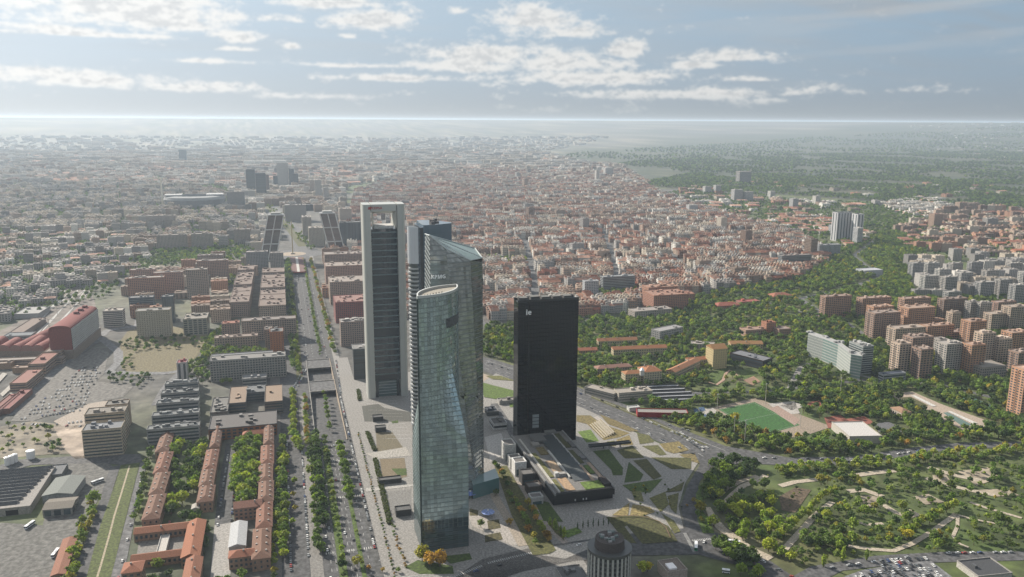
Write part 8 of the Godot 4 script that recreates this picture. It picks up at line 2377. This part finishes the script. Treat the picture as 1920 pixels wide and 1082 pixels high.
		var g := Geo.new()
		g.box(-l, l, 0.5, 3.1, -1.25, 1.25, q[2], Color(0.66, 0.67, 0.68))
		part("body", g, "paint", t)
		var w := Geo.new()
		w.box(-l - 0.03, l + 0.03, 1.5, 2.5, -1.28, 1.28, Color(0.03, 0.035, 0.04))
		part("windows", w, "window", t)
		for s in [-1, 1]:
			for z in [-1, 1]:
				var k := Geo.new()
				k.tube(Vector3(s * l * 0.62, 0.5, z * 1.0), Vector3(s * l * 0.62, 0.5, z * 1.29), 0.5, 0.5, 10, Color(0.02, 0.02, 0.02))
				part("wheel", k, "wall", t)
		var a := Geo.new()
		a.box(-l * 0.3, l * 0.25, 3.1, 3.35, -0.7, 0.7, Color(0.55, 0.55, 0.55))
		part("roof_unit", a, "paint", t)


func row(a: Vector2, b: Vector2, gap: float, zone: String, keep: float, wob: float) -> void:
	var n := int(a.distance_to(b) / gap)
	var side: bool = gap < 5.0
	for i in n + 1:
		if rng.randf() < keep:
			cars.append([a.lerp(b, i / maxf(n, 1)) + (b - a).normalized() * rng.randf_range(-wob, wob), (b - a).angle() + (PI / 2 if side else 0.0), [0, 0, 0, 0, 0, 0, 1, 1, 1, 1, 1, 2, 2, 2, 2, 3, 3, 3, 4, 5][rng.randi() % 20], zone])


const PAINT := [Color(0.66, 0.66, 0.65), Color(0.30, 0.31, 0.32), Color(0.025, 0.026, 0.028), Color(0.10, 0.11, 0.12), Color(0.28, 0.035, 0.03), Color(0.04, 0.07, 0.17)]
const PAINT_WORD := ["white", "silver", "black", "dark grey", "red", "blue"]

func car_mesh(col: Color) -> ArrayMesh:
	var g := Geo.new()
	var side := [Vector2(-2.15, 0.35), Vector2(-2.1, 0.85), Vector2(-1.2, 0.98), Vector2(-0.55, 1.45), Vector2(0.9, 1.47), Vector2(1.7, 1.0), Vector2(2.15, 0.9), Vector2(2.15, 0.35)]
	for i in side.size():
		var p: Vector2 = side[i]
		var q: Vector2 = side[(i + 1) % side.size()]
		var wp := 0.9 if p.y < 1.2 else 0.72
		var wq := 0.9 if q.y < 1.2 else 0.72
		var c := Color(0.03, 0.035, 0.04) if (i == 2 or i == 4) else col
		g.quad(Vector3(p.x, p.y, wp), Vector3(p.x, p.y, -wp), Vector3(q.x, q.y, -wq), Vector3(q.x, q.y, wq), c)
	for z in [-1, 1]:
		for i in range(1, 6):
			var p: Vector2 = side[i]
			var q: Vector2 = side[i + 1]
			var c := Color(0.035, 0.04, 0.045) if i in [2, 3, 4] else col
			g.quad(Vector3(p.x, p.y, z * (0.9 if p.y < 1.2 else 0.72)), Vector3(q.x, q.y, z * (0.9 if q.y < 1.2 else 0.72)), Vector3(q.x, 0.85, z * 0.9), Vector3(p.x, 0.85, z * 0.9), c)
		g.quad(Vector3(-2.15, 0.85, z * 0.9), Vector3(2.15, 0.85, z * 0.9), Vector3(2.15, 0.35, z * 0.9), Vector3(-2.15, 0.35, z * 0.9), col)
		for x in [-1.35, 1.35]:
			g.tube(Vector3(x, 0.32, z * 0.7), Vector3(x, 0.32, z * 0.92), 0.32, 0.32, 8, Color(0.02, 0.02, 0.02))
	return g.mesh(M.paint)


func put_cars() -> void:
	var shapes := []
	for c in PAINT:
		shapes.append(car_mesh(c))
	var vis := []
	for q in cars:
		vis.append([q, q[0].length() if in_frame(q[0], 1.0) else 1e6])
	vis.sort_custom(func(a, b): return a[1] < b[1])
	var n := mini(300, vis.size())
	for i in n:
		var q: Array = vis[i][0]
		if vis[i][1] > 9e5:
			break
		var o := MeshInstance3D.new()
		o.name = numbered("car")
		o.mesh = shapes[q[2]]
		add_child(o)
		o.position = at(q[0], 0.12)
		o.rotation.y = q[1]
		later(o, "%s car %s" % [PAINT_WORD[q[2]], q[3]], "car", "cars %s" % q[3], q[0])
	var left := vis.slice(n)
	if left.is_empty():
		return
	var mm := MultiMesh.new()
	mm.transform_format = MultiMesh.TRANSFORM_3D
	mm.use_colors = true
	mm.mesh = car_mesh(Color(0.66, 0.66, 0.66))
	mm.instance_count = left.size()
	for i in left.size():
		var q: Array = left[i][0]
		mm.set_instance_transform(i, Transform3D(Basis(Vector3.UP, q[1]), at(q[0], 0.15)))
		mm.set_instance_color(i, Color(PAINT[q[2]].r * 1.5, PAINT[q[2]].g * 1.5, PAINT[q[2]].b * 1.5))
	var o := MultiMeshInstance3D.new()
	o.name = "distant_cars"
	o.multimesh = mm
	o.set_meta("kind", "stuff")
	add_child(o)
	tag(o, "many small cars in the station car park and on farther roads", "cars")


# house shapes: [name, word, width, depth, height, top]
const HOUSE := [
	["flat_house", "flat roofed house", 15.0, 13.0, 14.0, "flat"], ["tiled_house", "tile roofed house", 15.0, 12.0, 11.0, "gable"], ["hipped_house", "hip roofed house", 14.0, 13.0, 9.0, "hip"],
	["apartment_slab", "apartment slab", 34.0, 14.0, 24.0, "flat"], ["apartment_tower", "apartment tower", 22.0, 20.0, 40.0, "flat"], ["flat_workshop", "low flat roofed block", 30.0, 22.0, 8.0, "flat"],
]
const HUE := [Color(0.38, 0.25, 0.185), Color(0.50, 0.375, 0.29), Color(0.62, 0.54, 0.44), Color(0.80, 0.77, 0.71), Color(0.37, 0.19, 0.13), Color(0.44, 0.42, 0.40), Color(0.50, 0.275, 0.18)]
const HUE_WORD := ["brown", "rosy", "cream", "white", "reddish", "grey", "orange"]


func house_parts(k: int) -> Array:
	var q: Array = HOUSE[k]
	var w: float = q[2]
	var d: float = q[3]
	var h: float = q[4]
	var g := Geo.new()
	g.box(-w / 2, w / 2, -1, h, -d / 2, d / 2, Color(0.95, 0.95, 0.95))
	var gw := Geo.new()
	var c := [Vector2(-w / 2, d / 2), Vector2(w / 2, d / 2), Vector2(w / 2, -d / 2), Vector2(-w / 2, -d / 2)]
	for i in 4:
		var l: float = c[i].distance_to(c[(i + 1) % 4])
		gw.windows(c[i], c[(i + 1) % 4], 0.6, h - 0.6, maxi(1, int(h / 3.2)), maxi(1, int(l / 3.6)), 0.45, 0.5, Color(0.10, 0.12, 0.14), 0.07)
	var r := Geo.new()
	if q[5] == "flat":
		r.box(-w / 2 - 0.2, w / 2 + 0.2, h, h + 0.5, -d / 2 - 0.2, d / 2 + 0.2, Color(1.0, 0.98, 0.96), Color(0.56, 0.54, 0.53))
		for i in 3:
			var x := rng.randf_range(-w * 0.35, w * 0.35)
			var z := rng.randf_range(-d * 0.3, d * 0.3)
			var s := rng.randf_range(1.2, 2.4)
			r.box(x - s, x + s, h + 0.5, h + rng.randf_range(2.0, 3.6), z - s, z + s, Color(1.1, 1.08, 1.05), Color(0.9, 0.85, 0.8))
	else:
		var rc := Color(0.80, 0.47, 0.36)
		r.gable(w, d, h, 2.8, rc, 0.5, (d / 2) if q[5] == "hip" else 0.0)
		r.box(-w * 0.25, -w * 0.25 + 1.2, h + 0.5, h + 3.6, -0.6, 0.6, Color(1.1, 1.05, 1.0))
	return [g, r, gw]


func fill(poly: Array, yaw: float, gx: float, gy: float, street: Vector2i, kinds: Array, hues: Array, keep := 1.0, hs := Vector2(0.8, 1.3), zone := "", size := 1.0, check := true, clear := -2.0) -> void:
	var pk := PackedVector2Array(poly)
	var a := deg_to_rad(yaw)
	var ux := Vector2(cos(a), sin(a))
	var uy := Vector2(-sin(a), cos(a))
	var lo := Vector2(1e9, 1e9)
	var hi := -lo
	for q in pk:
		var p := Vector2(q.dot(ux), q.dot(uy))
		lo = lo.min(p)
		hi = hi.max(p)
	for j in int((hi.y - lo.y) / gy) + 1:
		if street.y and j % street.y == 0:
			continue
		for i in int((hi.x - lo.x) / gx) + 1:
			var col := i + (j / maxi(street.y, 1)) % 3
			if street.x and col % street.x == 0 or rng.randf() > keep:
				continue
			var q := lo + Vector2((i + 0.5) * gx, (j + 0.5) * gy)
			var p := ux * q.x + uy * (q.y + sin(q.x * 0.004) * 26.0)
			if not Geometry2D.is_point_in_polygon(p, pk):
				continue
			if clear > -1.5 and noise.get_noise_2d(p.x * 0.0022 + 3.0, p.y * 0.0022) < clear:
				continue
			if check and not is_clear(p, 6.0):
				continue
			# houses of one street block share much of their height and colour
			var block := (col / maxi(street.x, 1)) * 7919 + (j / maxi(street.y, 1)) * 104729
			var bh := fposmod(sin(block * 0.731) * 5431.3, 1.0)
			var bk := int(fposmod(sin(block * 1.317) * 2917.7, 1.0) * kinds.size())
			var bc := int(fposmod(sin(block * 2.113) * 1313.1, 1.0) * hues.size())
			var k: int = kinds[bk if rng.randf() < 0.72 else rng.randi() % kinds.size()]
			var hue: int = hues[bc if rng.randf() < 0.6 else rng.randi() % hues.size()]
			var sx := gx / float(HOUSE[k][2]) * rng.randf_range(0.93, 1.0)
			var sz := gy / float(HOUSE[k][3]) * rng.randf_range(0.86, 1.0)
			var hh := lerpf(hs.x, hs.y, clampf(bh * 0.75 + rng.randf() * 0.25, 0, 1))
			var sc := Vector3(sx, hh, sz) if size == 1.0 else Vector3(size * 1.1, (0.7 + size * 0.16) * hh, size)
			if k >= 3 and size == 1.0:
				sc = Vector3(clampf(sx, 0.6, 1.1), hh, clampf(sz, 0.7, 1.1))
			houses.append([k, p, yaw, sc, hue, zone, p.length() / sc.y if in_frame(p, 5.0) else 1e7])


func city() -> void:
	# roads that cut the dense quarter
	for q in [[Vector2(328.2, 1364.9), Vector2(353.4, 1686.6), Vector2(374.5, 2207.7), Vector2(412, 3141)], [Vector2(647.2, 1502.1), Vector2(833.2, 2002.8), Vector2(1010.8, 2517.9)], [Vector2(856, 1503.1), Vector2(1014.1, 2052.2), Vector2(1096.5, 2497.7)], [Vector2(432.5, 1370.7), Vector2(542.8, 1764.4), Vector2(694.1, 2341)], [Vector2(334, 3159), Vector2(332.4, 2318.4), Vector2(501.5, 2083.9), Vector2(723.7, 1902.6), Vector2(1042.4, 1951.7), Vector2(1268.7, 1809.4)]]:
		ribbon("street", q, 15.0, -0.1, ROAD * 1.4, "asphalt")
	fill_occ([Vector2(601.8, 1578.3), Vector2(717.8, 1625), Vector2(700.8, 1531.2), Vector2(585.9, 1476.9)], 2)
	fill_occ([Vector2(498.7, 2102.6), Vector2(607.3, 2022.8), Vector2(573.2, 1931.7), Vector2(471.7, 1988.9)], 2)
	var z1 := "in the dense quarter"
	# the near belt of the dense quarter
	fill([Vector2(328.2, 1364.9), Vector2(377.7, 1570.2), Vector2(591.3, 1597.9), Vector2(767.2, 1708.5), Vector2(1221.4, 1740.4), Vector2(1148.6, 1613.5), Vector2(850.6, 1515.7), Vector2(634.2, 1407), Vector2(510.8, 1363.2)], -6.0, 15.0, 13.5, Vector2i(7, 4), [0, 0, 1, 1, 0, 1], [0, 1, 2, 5, 4, 6, 1, 3], 0.95, Vector2(0.8, 1.5), "at the dense quarter's near edge")
	fill(TETUAN, -6.0, 14.5, 13.0, Vector2i(6, 4), [0, 1, 1, 0, 1, 0, 0], [0, 1, 2, 5, 4, 3, 1, 5, 3, 0, 2], 0.93, Vector2(0.8, 1.6), z1)
	fill(TETUAN, 12.0, 130.0, 120.0, Vector2i(0, 0), [3, 3, 4], [0, 1, 2, 5], 0.12, Vector2(0.9, 1.3), z1)
	# left of the avenue, nearer blocks
	fill([Vector2(-276.2, 1551.8), Vector2(-329.4, 1917.9), Vector2(-284.4, 2075), Vector2(-174.4, 2205.8), Vector2(-81.7, 2141.3), Vector2(-63.6, 1915.6), Vector2(-90.2, 1504.3), Vector2(-123.3, 1464.9)], 4.0, 34.0, 24.0, Vector2i(4, 3), [3, 3, 0], [0, 1, 1, 2, 6], 0.6, Vector2(0.7, 1.0), "left of the avenue")
	fill([Vector2(110.9, 2271.8), Vector2(69.4, 1648.1), Vector2(151.5, 1577.2), Vector2(210.7, 2155)], 0.0, 22.0, 18.0, Vector2i(4, 3), [0, 0, 3], [0, 1, 2, 6], 0.85, Vector2(1.0, 1.6), "beside the portal tower")
	fill([Vector2(-565.2, 1477.8), Vector2(-724.9, 1928.9), Vector2(-528.4, 1967.6), Vector2(-389.8, 1902.6), Vector2(-422.9, 1772.5), Vector2(-445.4, 1637.1), Vector2(-464.6, 1522.2)], 8.0, 19.0, 17.0, Vector2i(5, 4), [2, 0, 0, 0], [2, 5, 3, 5], 0.6, Vector2(0.8, 1.3), "beyond the railway tracks at left")
	fill([Vector2(-724.9, 1928.9), Vector2(-1061.3, 2879), Vector2(-544.2, 2885.1), Vector2(-322, 2377), Vector2(-339.8, 1984.4), Vector2(-384, 1871.7)], 14.0, 20.0, 18.0, Vector2i(5, 4), [2, 0, 3, 0], [2, 1, 3, 5, 5], 0.55, Vector2(0.8, 1.2), "in the villa quarter")
	fill([Vector2(-1061.3, 2879), Vector2(-1850, 5105), Vector2(-630, 4854), Vector2(-267, 4257), Vector2(-95, 3257), Vector2(-74.1, 2365.7), Vector2(-322, 2377), Vector2(-544.2, 2885.1)], -5.0, 23.0, 21.0, Vector2i(6, 4), [0, 0, 3, 0, 0], [1, 2, 5, 2, 5], 0.6, Vector2(0.9, 1.4), "in the hazy left quarter")
	fill([Vector2(-73, 2316.5), Vector2(-95, 3257), Vector2(-287, 4595), Vector2(105, 5130), Vector2(350, 4652), Vector2(192.5, 2855), Vector2(171, 2257.2), Vector2(138, 3204), Vector2(70, 3641), Vector2(19, 3054), Vector2(33.3, 2618.4)], 2.0, 30.0, 24.0, Vector2i(5, 4), [3, 0, 0, 3], [2, 1, 2, 5, 3], 0.75, Vector2(0.9, 1.4), "beyond the leaning towers")
	# slopes at right
	fill([Vector2(2485, 3008), Vector2(2869, 3227), Vector2(2747.9, 2857), Vector2(2312.5, 2523.4), Vector2(2307, 2669.4)], -20.0, 19.0, 17.0, Vector2i(5, 3), [0, 2, 0], [3, 3, 2], 0.9, Vector2(0.7, 1.0), "on the white terraced hillside")
	fill([Vector2(2312.5, 2523.4), Vector2(2747.9, 2857), Vector2(2918.5, 2383.1), Vector2(1937.3, 1563.5), Vector2(1782.2, 1770.8), Vector2(1666.3, 1893.7), Vector2(1965.9, 2292.4)], -14.0, 30.0, 26.0, Vector2i(5, 3), [0, 1, 3, 0], [1, 6, 2, 0, 1], 0.72, Vector2(0.8, 1.3), "on the rosy hillside at far right")
	fill([Vector2(1671.5, 2228.3), Vector2(1571.7, 2252.1), Vector2(1570.3, 2563.9), Vector2(1940.9, 2791.4), Vector2(1805, 2196.5), Vector2(1520.3, 1929.2)], -10.0, 24.0, 22.0, Vector2i(5, 3), [1, 1, 0], [2, 1, 3, 1], 0.55, Vector2(0.7, 1.1), "round the twin towers")
	fill([Vector2(1758, 3639), Vector2(2160, 4084), Vector2(2104, 3450), Vector2(2462, 3013), Vector2(1921.4, 2450.5), Vector2(1604.3, 2620.3)], -10.0, 40.0, 34.0, Vector2i(4, 3), [1, 5, 0], [2, 6, 3, 1], 0.35, Vector2(0.7, 1.3), "in the wooded university quarter")
	fill([Vector2(1480, 1676.5), Vector2(1782.2, 1770.8), Vector2(1867.3, 1505.1), Vector2(1408, 1121.4), Vector2(1409.7, 1258.2), Vector2(1229.8, 1354.8)], -12.0, 34.0, 30.0, Vector2i(4, 3), [4, 3, 4], [3, 5, 2, 5], 0.62, Vector2(0.55, 0.85), "in the hilltop estate")
	# the far city, out to the haze
	fill([Vector2(-2246, 5187), Vector2(-3031, 7040), Vector2(2565, 6037), Vector2(1945, 4129), Vector2(2128, 4874), Vector2(1354, 5703), Vector2(761, 5245), Vector2(336, 4465), Vector2(103, 5039), Vector2(-282, 4523), Vector2(-626, 4814)], 3.0, 27.0, 24.0, Vector2i(6, 5), [0, 0, 1, 3, 0], [2, 3, 1, 2, 5, 3, 0], 0.85, Vector2(0.9, 1.5), "", 1.0, false)
	fill([Vector2(-3380, 7103), Vector2(-4733, 9987), Vector2(2805, 8963), Vector2(2505, 6908), Vector2(2565, 6037)], -4.0, 44.0, 40.0, Vector2i(6, 5), [0, 3, 1, 0, 3], [2, 3, 2, 5, 3, 1], 0.72, Vector2(0.9, 1.4), "", 2.0, false, -0.28)
	fill([Vector2(-5205, 10051), Vector2(-7231, 14004), Vector2(5400, 13081), Vector2(2745, 8971)], 5.0, 70.0, 66.0, Vector2i(6, 6), [0, 3, 0], [2, 3, 2, 3, 1, 5], 0.5, Vector2(0.8, 1.2), "", 2.4, false, -0.12)
	fill([Vector2(12237, 14218), Vector2(15112, 14068), Vector2(7857, 6230), Vector2(6220, 6498)], 5.0, 120.0, 110.0, Vector2i(0, 0), [2, 0, 5], [3, 3, 2], 0.25, Vector2(0.7, 1.0), "", 2.6, false, 0.1)
	fill([Vector2(2410, 4922), Vector2(4013, 3696), Vector2(3249.9, 2983.8), Vector2(2669, 3271), Vector2(2354, 3761)], 5.0, 90.0, 80.0, Vector2i(0, 0), [5, 1, 0], [3, 6, 2], 0.10, Vector2(0.7, 1.0), "", 2.4, false)


func put_houses() -> void:
	houses.sort_custom(func(a, b): return a[6] < b[6])
	var shapes := []
	var merged := []
	for k in HOUSE.size():
		var p := house_parts(k)
		shapes.append([p[0].mesh(M.wall), p[1].mesh(M.roof), p[2].mesh(M.window)])
		merged.append(p[2].into(p[1].into(p[0].mesh(M.wall), M.roof), M.window))
	var tinted := []
	for c in HUE:
		var pair := []
		for m in [M.wall, M.roof]:
			var d: StandardMaterial3D = m.duplicate()
			d.albedo_color = c.linear_to_srgb()
			pair.append(d)
		tinted.append(pair)
	var rest := {}
	var count := 0
	for q in houses:
		var k: int = q[0]
		if count < 300 and q[5] and q[6] < 9e6:
			count += 1
			var o := Node3D.new()
			o.name = numbered(HOUSE[k][0])
			add_child(o)
			o.position = at(q[1])
			o.rotation.y = deg_to_rad(q[2])
			o.scale = q[3]
			part("wall", shapes[k][0], "wall", o).material_override = tinted[q[4]][0]
			part("roof", shapes[k][1], "roof", o).material_override = tinted[q[4]][1]
			part("windows", shapes[k][2], "window", o, true)
			later(o, "%s %s %s" % [HUE_WORD[q[4]], HOUSE[k][1], q[5]], "building", "houses %s" % q[5], q[1])
		else:
			if not rest.has(k):
				rest[k] = []
			rest[k].append(q)
	var says := ["mass of flat roofed houses of the far city", "mass of tile roofed houses of the far city", "mass of hip roofed villas of the far quarters", "mass of apartment slabs of the far city", "mass of apartment towers of the far hills", "mass of low flat workshops of the far city"]
	var words := ["far_flat_houses", "far_tiled_houses", "far_villas", "far_apartment_slabs", "far_apartment_towers", "far_workshops"]
	for k in rest:
		var mm := MultiMesh.new()
		mm.transform_format = MultiMesh.TRANSFORM_3D
		mm.use_colors = true
		mm.mesh = merged[k]
		mm.instance_count = rest[k].size()
		for i in rest[k].size():
			var q: Array = rest[k][i]
			var b := Basis(Vector3.UP, deg_to_rad(q[2])) * Basis.from_scale(q[3])
			mm.set_instance_transform(i, Transform3D(b, at(q[1], -0.2 + rise(q[1]))))
			var c: Color = HUE[q[4]]
			var f := 0.6 + 0.7 * fposmod(i * 0.618, 1.0)
			mm.set_instance_color(i, Color(c.r * f, c.g * f, c.b * f))
		var o := MultiMeshInstance3D.new()
		o.name = words[k]
		o.multimesh = mm
		o.set_meta("kind", "stuff")
		add_child(o)
		tag(o, says[k], "houses")
